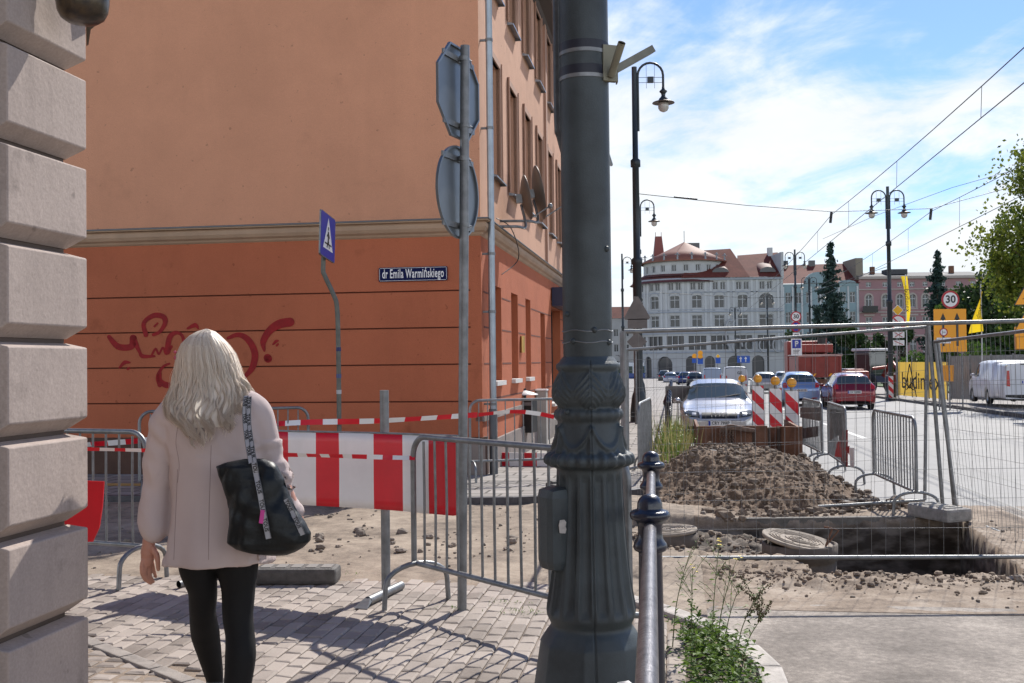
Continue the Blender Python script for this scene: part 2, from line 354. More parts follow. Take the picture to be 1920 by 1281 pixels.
# ================================================================ GROUND
def strip(mb, poly, lev, mi=0, dz=0): mb.add([(x, y, lev(x, y)+dz) for x, y in poly], [tuple(range(len(poly)))], mi)
gm = MB()
ys = [-80, 7, 24, 28, 215, 5000]; zz = [-.75, -1.75, -1.8, -.42, -2.25, -2.25]
for i in range(5):
    gm.quad((-5000, ys[i], zz[i]), (5000, ys[i], zz[i]), (5000, ys[i+1], zz[i+1]), (-5000, ys[i+1], zz[i+1]))
struct(gm.build('ground', M_earth))
def uvp(l): return [tuple(S(u, v)[:2]) for u, v in l]
VK, VR = .47, 10.9                      # kerb lines of the carriageway
# pit outline in street coordinates
def pit_depth(u, v):
    x, y = S(u, v)[:2]
    # right hand wall slants
    xr = lerp(4.0, 4.92, (y-8.3)/3.5)
    d = min((y-8.42)*1.0, 11.75-y, xr-x, x-2.42-.12*(y-9)+.22*noise.noise((0, y*2, 5)))
    e = .05*noise.noise((x*2.2, y*2.2, 1))+.03*noise.noise((x*7, y*7, 2))
    far = min(11.75-y, xr-x, x-.6)
    deep = -.88*smoothstep(0, .10, d+e) if d+e > 0 else 0
    if 11.75-y < .2 or xr-x < .2: deep = -.88*smoothstep(0, .06, d+e*.5) if d+e*.5 > 0 else 0
    shelf = -.20*smoothstep(0, .10, far)*smoothstep(9.35, 10.0, y+.25*noise.noise((x*1.5, 0, 3)))
    return min(deep, shelf)
def soil_h(u, v):
    x, y = S(u, v)[:2]
    base = lerp(-.035, -.14, smoothstep(-.7, lerp(.3, 1.3, smoothstep(7.5, 9, u)), v))
    base = B(y)+base
    f = noise.noise((x*1.3, y*1.3, 0))*.035+noise.noise((x*5, y*5, 4))*.014+noise.noise((x*15, y*15, 9))*.009+abs(noise.noise((x*11, y*18, 19)))*.02*(1 if v > .3 and 7.9 < u < 9.6 else .35)
    edge = smoothstep(0, .3, 3.75-v)*smoothstep(7.55, 7.9, u) if v > .5 else 1
    front = smoothstep(0, .25, u-7.0)
    pd = pit_depth(u, v) if 1.0 < x < 6 and 8 < y < 13 else 0
    lump = 0
    if .3 < x < 3.2 and 8 < y < 9.6: lump = .07*max(0, abs(noise.noise((x*5, y*8, 7)))-.12)*smoothstep(.3, .8, x)*smoothstep(8.0, 8.2, y)
    if 2 < x < 4.6 and 8.0 < y < 8.45: lump += .045*max(0, abs(noise.noise((x*4, y*7, 17)))+.1)*smoothstep(8.0, 8.2, y)
    if pd < -.3: f *= 2.2
    elif pd < -.1: f = f*1.6+.09*abs(noise.noise((x*7, y*7, 21)))+.05*abs(noise.noise((x*17, y*17, 23)))
    return base+f*edge*front+pd+lump*(1 if pd > -.05 else .2)
def soilg(v0, v1, u0, u1, du, dv):
    mb = MB(); nu = int((u1-u0)/du); nv = int((v1-v0)/dv)
    def fn(a, b):
        u = lerp(u0, u1, b); v = lerp(v0, v1, a); p = S(u, v); p.z = soil_h(u, v)-(.09 if (b == 0 or (a == 1 and v > 1)) else 0); return p
    return mb.grid(nv, nu, fn)
mb = soilg(.2, 3.8, 7.5, 13.4, .03, .03)
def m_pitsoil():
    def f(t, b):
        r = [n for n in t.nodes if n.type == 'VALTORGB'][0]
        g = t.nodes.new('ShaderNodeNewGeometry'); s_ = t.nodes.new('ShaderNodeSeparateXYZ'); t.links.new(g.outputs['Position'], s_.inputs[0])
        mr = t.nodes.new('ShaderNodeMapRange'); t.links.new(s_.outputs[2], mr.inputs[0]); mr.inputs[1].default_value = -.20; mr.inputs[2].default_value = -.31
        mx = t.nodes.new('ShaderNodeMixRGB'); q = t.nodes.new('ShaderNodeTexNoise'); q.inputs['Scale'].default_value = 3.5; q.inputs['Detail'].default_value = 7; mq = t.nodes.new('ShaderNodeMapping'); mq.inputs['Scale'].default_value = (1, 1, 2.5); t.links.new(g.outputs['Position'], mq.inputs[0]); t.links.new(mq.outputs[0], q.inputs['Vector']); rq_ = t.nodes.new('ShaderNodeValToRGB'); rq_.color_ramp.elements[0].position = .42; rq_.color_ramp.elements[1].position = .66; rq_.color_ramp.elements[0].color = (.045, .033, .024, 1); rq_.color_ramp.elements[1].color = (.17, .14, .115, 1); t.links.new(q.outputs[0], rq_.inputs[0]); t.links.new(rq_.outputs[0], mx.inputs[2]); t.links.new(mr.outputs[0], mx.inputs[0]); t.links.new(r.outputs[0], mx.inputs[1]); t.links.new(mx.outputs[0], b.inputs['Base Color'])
    return f
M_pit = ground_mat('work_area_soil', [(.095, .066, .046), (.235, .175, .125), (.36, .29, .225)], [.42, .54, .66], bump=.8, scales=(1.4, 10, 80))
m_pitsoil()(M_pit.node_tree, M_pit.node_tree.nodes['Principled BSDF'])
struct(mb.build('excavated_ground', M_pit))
struct(soilg(-18, .2, 6.6, 13.6, .06, .06).build('dirt_road', M_sand))
# ribs of concrete at the far lip of the pit: the cut edge of the old slab
lip = MB(); lip.box((2.9, 11.80, B(11.8)-.21), (4.2, .09, .17)); struct(lip.build('slab_edge', mat('cut_slab', (.14, .125, .11), .85, var=.4, vs=8, bump=.6, bs=30)))
# carriageway
rd = MB()
def rq(u0, u1, v0, v1, dz=0, mi=0):
    rd.add([(*S(u, v)[:2], road(*S(u, v)[:2])+dz) for u, v in ((u0, v0), (u0, v1), (u1, v1), (u1, v0))], [(0, 1, 2, 3)], mi)
for i, u in enumerate([-10, 7.6]): pass
us = [-10, 2, 6.9]
rq(-10, 5.6, VK, 13.5); rq(5.6, 6.9, VK-1.2, 13.5); rq(6.9, 7.75, VK-1.6, 13.5); rq(7.75, 13.38, 3.72, VR)
struct(rd.build('near_carriageway', M_asphn)); rd = MB()
rq(13.38, 222, VK-.25, VR); rq(222, 260, -40, 60, .0)
struct(rd.build('road', M_asph))
# tram rails: dark grooves let into the asphalt with a steel head
rl = MB(); rs = MB()
for v in (5.35, 6.79, 8.35, 9.79):
    for (dv, w, b_) in ((0, .035, rs), (.055, .05, rl), (-.05, .03, rl)):
        b_.add([(*S(u, v+dv+q)[:2], road(*S(u, v+dv+q)[:2])+(.006 if b_ is rs else .004)) for u, q in ((-5, 0), (-5, w), (215, w), (215, 0))], [(0, 1, 2, 3)])
struct(rl.build('rail_groove', mat('groove', (.03, .028, .027), .7))); struct(rs.build('tram_rails', mat('rail_steel', (.28, .26, .25), .3, .9)))
# thin tar seams and worn paint lines
sm_ = MB()
for v in (3.9, 4.75, 7.57, 10.35):
    sm_.add([(*S(u, v+q)[:2], road(*S(u, v+q)[:2])+.004) for u, q in ((8, 0), (8, .025), (190, .03), (190, 0))], [(0, 1, 2, 3)])
struct(sm_.build('tar_seam', mat('tar', (.05, .048, .045), .5)))
pl = MB()
for k in range(16):
    u = 26+k*6; pl.add([(*S(a, 4.35+q)[:2], road(*S(a, 4.35+q)[:2])+.005) for a, q in ((u, 0), (u, .12), (u+3, .12), (u+3, 0))], [(0, 1, 2, 3)])
struct(pl.build('lane_marking', mat('road_paint', (.55, .55, .53), .6, var=.2, vs=6)))
# ---- near pavement: real pavers
def kerb_v(u):                          # right-hand edge of the near pavement
    return VK if u < 5.4 else VK-.95*((u-5.4)/1.9)**2
def pav_far(v): return 7.42+(.22 if v < -.5 else 0)+max(0, -v-1.5)*.02
def paver_field():
    random.seed(4); mb = MB(); tones = []
    def brick(u0, u1, v0, v1, z, ch=.012):
        t = random.random(); tl = random.uniform(-.0025, .0025); tr = random.uniform(-.0025, .0025)
        j = lambda: random.uniform(-.002, .002)
        q = [(u0+j(), v0+j()), (u1+j(), v0+j()), (u1+j(), v1+j()), (u0+j(), v1+j())]
        ins = [(q[0][0]+ch, q[0][1]+ch), (q[1][0]-ch, q[1][1]+ch), (q[2][0]-ch, q[2][1]-ch), (q[3][0]+ch, q[3][1]-ch)]
        vs = [S(a, b, z-.03) for a, b in q]+[S(a, b, z-.006) for a, b in q]+[S(a, b, z+(tl if k in (0, 3) else -tl)+(tr if k < 2 else -tr)) for k, (a, b) in enumerate(ins)]
        fs = [(8, 11, 10, 9)]
        for k in range(4):
            k2 = (k+1) % 4; fs += [(k, k+4, k2+4, k2), (k+4, k+8, k2+8, k2+4)]
        mb.add(vs, fs); tones.extend([t]*12)
    P1, P2 = G(176, 1196, lambda x, y: 0), G(440, 1300, lambda x, y: 0)
    def side(x, y): return (P2.x-P1.x)*(y-P1.y)-(P2.y-P1.y)*(x-P1.x)
    nl = (P2-P1).length
    du, dv = .168, .104; iv = 0; v = -6.3
    while v < .02:
        u = 2.6+(du/2 if iv % 2 else 0)+.01*sin(iv)
        while u < 8.3:
            x, y = S(u+du/2, v+dv/2)[:2]; sd = side(x, y)/nl
            if u+du < pav_far(v) and v+dv < min(kerb_v(u+du)-.13, 9) and not (sd < .02 and x < P2.x+.6):
                brick(u+.003, u+du-.003, v+.003, v+dv-.003, random.uniform(-.002, .002))
            u += du
        v += dv; iv += 1
    # old small dark setts beyond the diagonal edging
    u = 3.4
    while u < 8:
        v = -4.2; off = random.random()*.1
        while v < .1:
            x, y = S(u, v+off)[:2]; sd = side(x, y)/nl
            if sd < -.11 and x < P2.x+.5: brick(u+.008, u+.095, v+off+.006, v+off+.125, random.uniform(-.014, -.002), .02)
            v += .135
        u += .105
    o = mb.build('pavement', [m_pavers()])
    at = o.data.attributes.new('tone', 'FLOAT', 'POINT'); at.data.foreach_set('value', tones)
    struct(o)
    # edging stones along the diagonal
    ed = MB(); dirv = (P2-P1).normalized(); nn = Vector((dirv.y, -dirv.x, 0))
    k = -1.2
    while k < 3.2:
        c = P1+dirv*(k+.17)+nn*.045; ed.box((c.x, c.y, -.028), (.33, .085, .06), rz=math.atan2(dirv.y, dirv.x), bev=.008); k += .342
    struct(ed.build('edging_stones', mat('edging', (.27, .235, .205), .8, var=.25, vs=9, bump=.4, bs=50)))
paver_field()
sub = MB(); strip(sub, uvp([(-8, -7.5), (-8, VK-.05)]+[(u/4, kerb_v(u/4)-.05) for u in range(22, 29)]+[(7.5, -.55), (7.62, -.6), (7.72, -7.5)]), lambda x, y: -.014)
struct(sub.build('joint_sand', mat('joint_sand', (.25, .19, .14), .9, var=.3, vs=20, bump=.6, bs=120)))
# kerb along the planting strip
kb = MB(); pts = [(u, kerb_v(u)) for u in [-4+i*.8 for i in range(12)]+[5.6, 6.0, 6.3, 6.6, 6.85, 7.05, 7.2]]
for i in range(len(pts)-1):
    (u0, v0), (u1, v1) = pts[i], pts[i+1]; a = S(u0, v0); b = S(u1, v1); d = (b-a); ln = d.length; c = (a+b)/2
    n_ = max(1, round(ln/.8))
    kb.box((c.x, c.y, -.055), (ln-.006, .13, .15), rz=math.atan2(d.y, d.x), bev=.018)
struct(kb.build('kerb', M_kerb))
bed = MB(); strip(bed, uvp([(-4, .02), (-4, VK-.07), (5.4, VK-.07), (6.2, .15), (6.6, .02)]), lambda x, y: -.004); struct(bed.build('planting_strip', M_soil))
# ---- pavement on the other side of the side street
fp = [(12.45, -20), (12.45, -2.6), (12.55, -1.9), (12.8, -1.3), (13.2, -.75), (13.8, -.2), (14.6, .12), (15.6, .22)]
def m_farpav():
    def f(t, b):
        g = t.nodes.new('ShaderNodeNewGeometry'); m = t.nodes.new('ShaderNodeMapping'); m.inputs['Rotation'].default_value = (0, 0, A); t.links.new(g.outputs['Position'], m.inputs[0])
        br = t.nodes.new('ShaderNodeTexBrick'); br.inputs['Scale'].default_value = 1; br.inputs['Brick Width'].default_value = .42; br.inputs['Row Height'].default_value = .38; br.inputs['Mortar Size'].default_value = .018
        br.inputs['Color1'].default_value = (.21, .19, .17, 1); br.inputs['Color2'].default_value = (.31, .28, .255, 1); br.inputs['Mortar'].default_value = (.08, .07, .06, 1)
        t.links.new(m.outputs[0], br.inputs[0]); n = t.nodes.new('ShaderNodeTexNoise'); n.inputs['Scale'].default_value = 2.5; n.inputs['Detail'].default_value = 6; t.links.new(g.outputs['Position'], n.inputs['Vector'])
        r = t.nodes.new('ShaderNodeMapRange'); r.inputs[3].default_value = .7; r.inputs[4].default_value = 1.3; t.links.new(n.outputs[0], r.inputs[0])
        mx = t.nodes.new('ShaderNodeMixRGB'); mx.blend_type = 'MULTIPLY'; mx.inputs[0].default_value = 1; t.links.new(br.outputs[0], mx.inputs[1]); t.links.new(r.outputs[0], mx.inputs[2]); t.links.new(mx.outputs[0], b.inputs['Base Color'])
    return ext('slab_paving', dict(rough=.8, spec=.35), f)
mb = MB(); strip(mb, uvp(fp+[(225, .22), (225, -20)]), flat, dz=.03); struct(mb.build('far_pavement', m_farpav()))
mb = MB(); k = 0
pp = [S(u, v) for u, v in fp[0:1]+[(12.45, -14), (12.45, -10), (12.45, -6)]+fp[1:]+[(17+i*3, .22) for i in range(66)]]
for a, b in zip(pp[:-1], pp[1:]):
    d = b-a; c = (a+b)/2; mb.box((c.x, c.y, B(c.y)-.04), (d.length+.02, .12, .16), rz=math.atan2(d.y, d.x), bev=.012, rx=0)
struct(mb.build('black_kerb', M_kerbd))
ty = MB(); ty.add([(*S(u, v)[:2], flat(*S(u, v)[:2])+.036) for u, v in ((13.55, -12), (13.55, -3.6), (13.85, -3.6), (13.85, -12))], [(0, 1, 2, 3)])
struct(ty.build('tactile_strip', mat('yellow_tactile', (.42, .26, .07), .8, var=.2, vs=14)))
# ---- pavement on the right of the street
mb = MB(); strip(mb, uvp([(-10, VR+.15), (-10, 17), (225, 17), (225, VR+.15)]), lambda x, y: B(y)-.02)
struct(mb.build('right_pavement', M_conc))
mb = MB()
for i in range(60):
    a = S(14+i*3.4, VR+.08); b = S(14+(i+1)*3.4-.02, VR+.08); d = b-a; c = (a+b)/2; mb.box((c.x, c.y, B(c.y)-.08), (d.length, .15, .14), rz=math.atan2(d.y, d.x), bev=.01)
struct(mb.build('right_kerb', mat('old_kerb', (.1, .09, .08), .8, var=.4, vs=7, bump=.3)))
mb = MB(); strip(mb, uvp([(14, 17), (14, 120), (225, 120), (225, 17)]), lambda x, y: B(y)-.03); o = struct(mb.build('lawn', mat('grass_ground', (.05, .09, .02), .9, var=.4, vs=3, bump=.7, bs=15)))
# stones and clods strewn over the soil: one mass nobody could count
def rock(mb, c, r, mi=0, fl=.7):
    n, m = 7, 4; sx_ = [random.uniform(.7, 1.25) for _ in range(3)]; off = random.random()*100; rz = random.random()*PI
    vs = []
    for i in range(m+1):
        for j in range(n):
            a = 2*PI*j/n; p = Vector((sin(PI*i/m)*cos(a), sin(PI*i/m)*sin(a), cos(PI*i/m)))
            k = 1+.42*noise.noise(p*1.4+Vector((off, 0, 0))); p = Vector((p.x*sx_[0], p.y*sx_[1], p.z*fl*sx_[2]))*k*r; p.rotate(Matrix.Rotation(rz, 3, 'Z')); vs.append(p+Vector(c))
    mb.add(vs, [(i*n+j, (i+1)*n+j, (i+1)*n+(j+1) % n, i*n+(j+1) % n) for i in range(m) for j in range(n)], mi, False)
random.seed(11)
M_stone = mat('stones', (.20, .16, .125), .85, var=.5, vs=5, bump=.5, bs=40)
mb = MB()
for k in range(900):
    v = random.uniform(-7, 3.4); u = random.uniform(7.7, 12.4); r = min(.045, .006+random.expovariate(130))
    x, y = S(u, v)[:2]
    if noise.noise((x*.7, y*.7, 30))+random.uniform(-.5, .3) < -.05: continue
    rock(mb, (x, y, soil_h(u, v)+r*.3), r)
for k in range(90):
    x = random.uniform(-2.6, 1.5); y = random.uniform(9.2, 10.6); u, v = UV(x, y); r = .008+random.expovariate(60)
    rock(mb, (x, y, soil_h(u, v)+r*.3), min(r, .05))
tag(mb.build('loose_stones', M_stone), 'small stones and clods scattered over the dug up sandy road', 'stones', kind='stuff'); mb = MB()
for k in range(1500):
    x = random.uniform(.5, 4.8); y = random.gauss(8.32, .22)+(.25*(3.2-x)*.4 if x < 3.2 else 0); u, v = UV(x, y); r = min(.04, .004+random.expovariate(150))
    if 7.7 < u < 13 and .3 < v < 3.6 and pit_depth(u, v) > -.06: rock(mb, (x, y, soil_h(u, v)+r*.2), r)
for k in range(420):
    x = random.uniform(1.2, 2.6); y = random.uniform(9.5, 11.4); u, v = UV(x, y); r = min(.045, .006+random.expovariate(85)); rock(mb, (x, y, soil_h(u, v)+r*.25), r)
tag(mb.build('soil_clods', mat('sandy_clods', (.21, .155, .11), .9, var=.35, vs=6, bump=.5, bs=40)), 'crumbled sandy clods along the front lip of the pit and round the manholes', 'stones', kind='stuff')
# ================================================================ ORANGE CORNER BUILDING
M_or_up = plaster('peach_render', (.605, .292, .176), .88, .6, 55, .40)
M_or_lo = plaster('terracotta_render', (.42, .128, .064), .74, .6, 55, .55)
M_band = mat('cream_moulding', (.40, .27, .18), .85, var=.12, vs=2, bump=.2, bs=80)
M_plinth = mat('brown_plinth', (.075, .038, .026), .9, var=.25, vs=2, bump=.4, bs=60)
M_plinthg = mat('grey_plinth', (.22, .18, .16), .9, var=.25, vs=2, bump=.4, bs=60)
M_zinc = mat('zinc', (.30, .34, .38), .4, .7, var=.15, vs=5)
M_sill = mat('white_sill', (.6, .57, .54), .6)
M_surr = mat('window_surround', (.40, .235, .165), .85, var=.08, vs=3)
M_door = mat('black_door', (.015, .012, .012), .5)
M_tile = ground_mat('roof_tiles', [(.17, .05, .03), (.24, .08, .05), (.31, .12, .08)], [.4, .55, .7])
C0 = P(905, 800, 15.5); C0.z = B(15.5)
BL = 27.0; GL = 13.0; HE = 9.35; H0 = -.6
ud = Vector((SA, CA, 0)); vd = Vector((CA, -SA, 0))
b1 = thing('corner_building', 'orange rendered corner building with blind gable wall, window rows and red graffiti', 'building', C0)
def hz(h): return h-C0.z                # heights are given above the datum of the near pavement
st = rect_map((C0.x, C0.y, 0), ud, vd)             # street side
gb = rect_map((C0.x, C0.y, 0), -vd, -ud)           # gable side
def part(mb, name, m, p=None): return mb.build(name, m, p or b1)
SPL = 3.45
ks = [.92+1.9*i for i in range(13)]
lowk = [(.98, 1.82), (2.9, 3.68), (4.7, 5.4)]
ops_lo = [(a, b, 1.28, 2.78) for a, b in lowk]+[(6.97, 7.75, -.1, 2.62), (8.95, 10.9, .62, 2.82)]+[(13+2.6*i, 14.3+2.6*i, .75, 2.7) for i in range(5)]
ops_up = [(k, k+.93, 4.5, 6.36) for k in ks]+[(k, k+.93, 7.45, 8.98) for k in ks]
mb = MB(); facade(mb, st, BL, .42, SPL, ops_lo, .25)
# gable grooves are real slots backed in shadow colour; street ones are dark strips
part(mb, 'street_wall', M_or_lo)
mb = MB(); facade(mb, st, BL, SPL, HE, ops_up, .2); part(mb, 'upper_street_wall', plaster('sunny_render', (.54, .31, .21), .8, .5, 55, .6))  # upper render recoloured with the sunlit tone of this side
mb = MB(); facade(mb, gb, GL, SPL, 12.5, [], .1)
part(mb, 'gable_wall', M_or_up)
mb = MB(); gh = [.495, 1.014, 1.557, 2.095, 2.635, SPL]
gro = [(h-.011, h+.011) for h in gh[1:-1]]
facade(mb, gb, GL, .495, SPL, [(.16, GL-.3, a, b) for a, b in gro], .035); part(mb, 'lower_gable_wall', M_or_lo)
mb = MB()
for a, b in gro: mb.quad(gb(.1, a-.02, .03), gb(GL-.1, a-.02, .03), gb(GL-.1, b+.02, .03), gb(.1, b+.02, .03))
part(mb, 'groove_back', mat('groove_shadow', (.12, .03, .015), .9))
# street side groove lines (strips between openings, slot shade put into their colour)
mb = MB()
for h in (1.02, 1.56, 2.1, 2.62):
    mb = MB()
    xs = sorted([(a, b) for a, b, c, d in ops_lo if c < h < d]); cur = .12
    for a, b in xs+[(BL, BL)]:
        if a-cur > .35: mb = MB(); bar(mb, st, cur+.06, a-.06, h-.012, h+.012, -.004, .01); part(mb, 'groove', mat('groove_shadow', (.12, .03, .015), .9))
        cur = b
mb = MB(); bar(mb, gb, -.05, GL, H0, .495, -.05, .2); part(mb, 'gable_plinth', M_plinth)
mb = MB(); bar(mb, st, -.052, 6.9, H0, .40, -.045, .2); bar(mb, st, 7.8, BL, H0, .40, -.045, .2); bar(mb, st, 0, 6.9, .72, .80, -.03, .1); part(mb, 'street_plinth', M_plinthg)
# string course: moulded profile swept along both faces
prof = [(0, 3.30), (.03, 3.33), (.05, 3.37), (.10, 3.41), (.135, 3.48), (.14, 3.56), (.11, 3.60), (.18, 3.62), (.18, 3.655), (0, 3.67)]
prof = [(p*.75, 3.67-(3.67-z)*.66) for p, z in prof]
def sweep(mp, L_, prof, name, m, a=0, s0=None):
    mb = MB(); n = len(prof)
    for k in range(n-1):
        (p0, z0), (p1, z1) = prof[k], prof[k+1]
        q0, q1 = (p0, p1) if s0 is None else (0, 0)
        mb.quad(mp(-p0, z0, -p0), mp(L_, z0, -p0), mp(L_, z1, -p1), mp(-p1, z1, -p1))
    return mb, name, m
for mp_, L_ in ((gb, GL), (st, BL)):
    mb, n_, m_ = sweep(mp_, L_, prof, 'string_course', M_band); part(mb, n_, m_)
mb = MB()
for mp_, L_ in ((gb, GL), (st, BL)): mb.quad(mp_(-.15, 3.672, -.15), mp_(L_, 3.672, -.15), mp_(L_, 3.70, 0), mp_(0, 3.70, 0)); mb.quad(mp_(-.15, 3.655, -.15), mp_(L_, 3.655, -.15), mp_(L_, 3.674, -.15), mp_(-.15, 3.674, -.15))
part(mb, 'flashing', mat('lead_flashing', (.12, .12, .125), .5, .5))
for a, b, c, d in ops_lo:
    if c < 0:
        mb = MB(); bar(mb, st, a, b, -.4, d, .19, .26); dr = part(mb, 'door', M_door); continue
    window(b1, st, a, b, c, d, .25, M_door if a > 8 else M_sill, M_glassd, 1, 0)
    mb = MB(); bar(mb, st, a-.03, b+.03, c-.065, c+.005, -.07, .2); part(mb, 'sill', M_sill)
for a, b, c, d in ops_up:
    if a > 30: continue
    window(b1, st, a, b, c, d, .2, M_sill, M_glassd, 1, 1)
    mb = MB(); w = .1
    bar(mb, st, a-w, a, c-.0, d+w, -.025, .05); bar(mb, st, b, b+w, c-.0, d+w, -.025, .05); bar(mb, st, a, b, d, d+w, -.025, .05); bar(mb, st, a-w, a-w+.03, c, d+w, -.045, 0); bar(mb, st, b+w-.03, b+w, c, d+w, -.045, 0)
    part(mb, 'window_surround', M_surr)
    mb = MB(); p = [st(a-.02, c+.02, .1), st(b+.02, c+.02, .1), st(b+.02, c-.035, -.11), st(a-.02, c-.035, -.11)]
    mb.quad(*p); mb.quad(st(a-.02, c-.06, -.11), st(b+.02, c-.06, -.11), p[2], p[3]); mb.quad(p[3], p[0], st(a-.02, c-.06, 0), st(a-.02, c-.06, -.11)); mb.quad(p[2], p[1], st(b+.02, c-.06, 0), st(b+.02, c-.06, -.11))
    part(mb, 'sill', M_zinc)
# pilaster strips, eaves, roof, back
mb = MB()
for k in (8.05, 15.5, 23): bar(mb, st, k, k+.22, 3.7, 9.2, -.05, .02)
part(mb, 'pilaster', M_surr)
ep = [(0, 9.0), (.05, 9.05), (.08, 9.12), (.3, 9.2), (.34, 9.28), (.34, 9.36), (0, 9.4)]
mb, n_, m_ = sweep(st, BL, ep, 'eaves', M_band); part(mb, 'eaves', mat('dark_eaves', (.07, .045, .035), .8))
mb = MB(); mb.tube([st(-.2, 9.36, -.42), st(BL, 9.36, -.42)], .075, 10); part(mb, 'gutter', M_zinc)
mb = MB(); D = 11.0
def bp(s, d, z): return Vector((C0.x, C0.y, 0))+ud*s-vd*d+Vector((0, 0, z))
mb.quad(bp(-.1, -.45, 9.3), bp(BL, -.45, 9.3), bp(BL, D/2, 13.2), bp(-.1, D/2, 13.2)); mb.quad(bp(BL, D, 9.3), bp(-.1, D, 9.3), bp(-.1, D/2, 13.2), bp(BL, D/2, 13.2))
part(mb, 'roof', M_tile)
mb = MB(); mb.quad(bp(BL, 0, H0), bp(BL, D, H0), bp(BL, D, 9.35), bp(BL, 0, 9.35)); mb.quad(bp(0, D+2, H0), bp(BL, D+2, H0), bp(BL, D+2, 9.35), bp(0, D+2, 9.35)); mb.quad(bp(BL, 0, 9.35), bp(BL, D, 9.35), bp(BL, D/2, 13.2), bp(BL, D/2, 13.2))
part(mb, 'rear_wall', M_or_lo)
# graffiti: sprayed strokes lie on the wall
def gpt(px, py, off=.006):
    d = ray(px, py); o = Vector((0, 0, EYE)); n = -ud; t = (Vector((C0.x, C0.y, 0))-o).dot(n)/d.dot(n); return o+d*t+n*off
M_spray = mat('red_spray_paint', (.26, .006, .007), .8, var=.25, vs=10)
def stroke(pts, ws, name='graffiti'):
    mb = MB(); pp = catmull([(x, y, 0) for x, y in pts], 8); n = len(pp)
    W_ = [lerp(ws[min(int(i*(len(ws)-1)/(n-1)), len(ws)-1)], ws[min(int(i*(len(ws)-1)/(n-1))+1, len(ws)-1)], (i*(len(ws)-1)/(n-1)) % 1) for i in range(n)]
    L1, R1 = [], []
    for i, p in enumerate(pp):
        d = pp[min(i+1, n-1)]-pp[max(i-1, 0)]; d.normalize(); q = Vector((-d.y, d.x, 0))*W_[i]/2
        L1.append(gpt(p.x+q.x, p.y+q.y)); R1.append(gpt(p.x-q.x, p.y-q.y))
    k = len(L1); mb.add(L1+R1, [(i, i+1, k+i+1, k+i) for i in range(k-1)])
    for e, w in ((pp[0], W_[0]), (pp[-1], W_[-1])):
        mb.add([gpt(e.x+w/2*cos(2*PI*j/12), e.y+w/2*sin(2*PI*j/12), .007) for j in range(12)], [tuple(range(12))])
    return mb
allg = MB()
for pts, ws in [
    ([(205, 632), (222, 650), (246, 650), (250, 634)], [8, 12, 12, 13]),
    ([(250, 634), (262, 660), (268, 668), (290, 668)], [12, 6, 8, 4]),
    ([(284, 668), (292, 654), (298, 664), (306, 652), (312, 664), (322, 650)], [4, 4, 4, 4, 5]),
    ([(274, 628), (270, 606), (288, 592), (306, 594), (310, 606), (300, 622), (288, 628)], [9, 8, 10, 10, 7, 6]),
    ([(290, 612), (296, 606)], [4, 3]),
    ([(314, 660), (318, 634), (330, 624), (342, 630), (344, 648), (334, 664)], [11, 10, 6, 6, 5]),
    ([(352, 616), (366, 610), (372, 616)], [4, 9, 3]),
    ([(300, 722), (296, 706), (306, 688), (318, 682)], [9, 7, 5, 4]), ([(300, 700), (300, 714), (312, 722), (328, 722)], [7, 10, 12, 8]),
    ([(224, 690), (234, 680), (244, 680)], [3, 8, 3]), ([(240, 692), (243, 690)], [5, 4]),
    ([(428, 634), (448, 628), (466, 638), (478, 662), (474, 688), (460, 706)], [6, 9, 12, 13, 12, 7]),
    ([(496, 658), (494, 640), (506, 620), (524, 608), (544, 604)], [4, 12, 14, 17, 17]),
    ([(502, 671), (503, 673)], [15, 15]), ([(512, 646), (518, 640), (522, 639)], [3, 6, 3]), ([(519, 648), (522, 645)], [4, 3])]:
    m2 = stroke(pts, ws); allg.add(m2.v, m2.f)
o = part(allg, 'graffiti', M_spray)
# small wall fittings on the street side
mb = MB()
for k in (3.95, 4.12): mb.tube([st(k, 1.75, -.03), st(k, 2.05, -.03)], .03, 8)
part(mb, 'brass_plate', mat('brass', (.5, .33, .12), .35, .8))
rebase(b1)
# shop sign
sg = thing('shop_sign', 'dark blue projecting shop sign with white lettering beside the orange facade', 'sign', st(9.2, 2.75, -.05))
mb = MB(); bar(mb, st, 9.0, 12.6, 2.85, 3.28, -.5, -.02); part(mb, 'sign_box', mat('navy_panel', (.015, .022, .06), .4), sg)
mb = MB()
for k in range(9):
    a = 9.25+k*.36; bar(mb, st, a, a+.17, 2.92, 3.2, -.515, -.498)
    if k % 2: bar(mb, st, a+.17, a+.25, 3.1, 3.2, -.515, -.498)
part(mb, 'lettering', M_white, sg); rebase(sg)
# rain downpipe on the corner
dp = thing('downpipe', 'silver zinc downpipe running down the corner of the orange building', 'pipe', st(.12, -.05, -.1))
mb = MB(); mb.tube([st(.13, h, -.135) for h in (.25, 3.2)], .05, 14); mb.tube([st(.13, h, -.135) for h in (3.2, 5, 9.1)]+[st(.13, 9.3, -.4)], .05, 14); part(mb, 'pipe', M_zinc, dp)
mb = MB(); mb.tube([st(.13, h, -.135) for h in (-.05, .9)], .062, 14); part(mb, 'foot_pipe', mat('cast_pipe', (.12, .13, .14), .6, .4), dp)
for h in (.95, 2.3, 3.15, 5.0, 6.3, 8.2):
    mb = MB(); mb.tube([st(.13, h, -.135), st(.13, h+.04, -.135)], .058, 14); mb.box(st(.13, h+.02, -.03), (.03, .1, .03), rz=-A+PI/2); part(mb, 'clamp', M_galvd, dp)
rebase(dp)
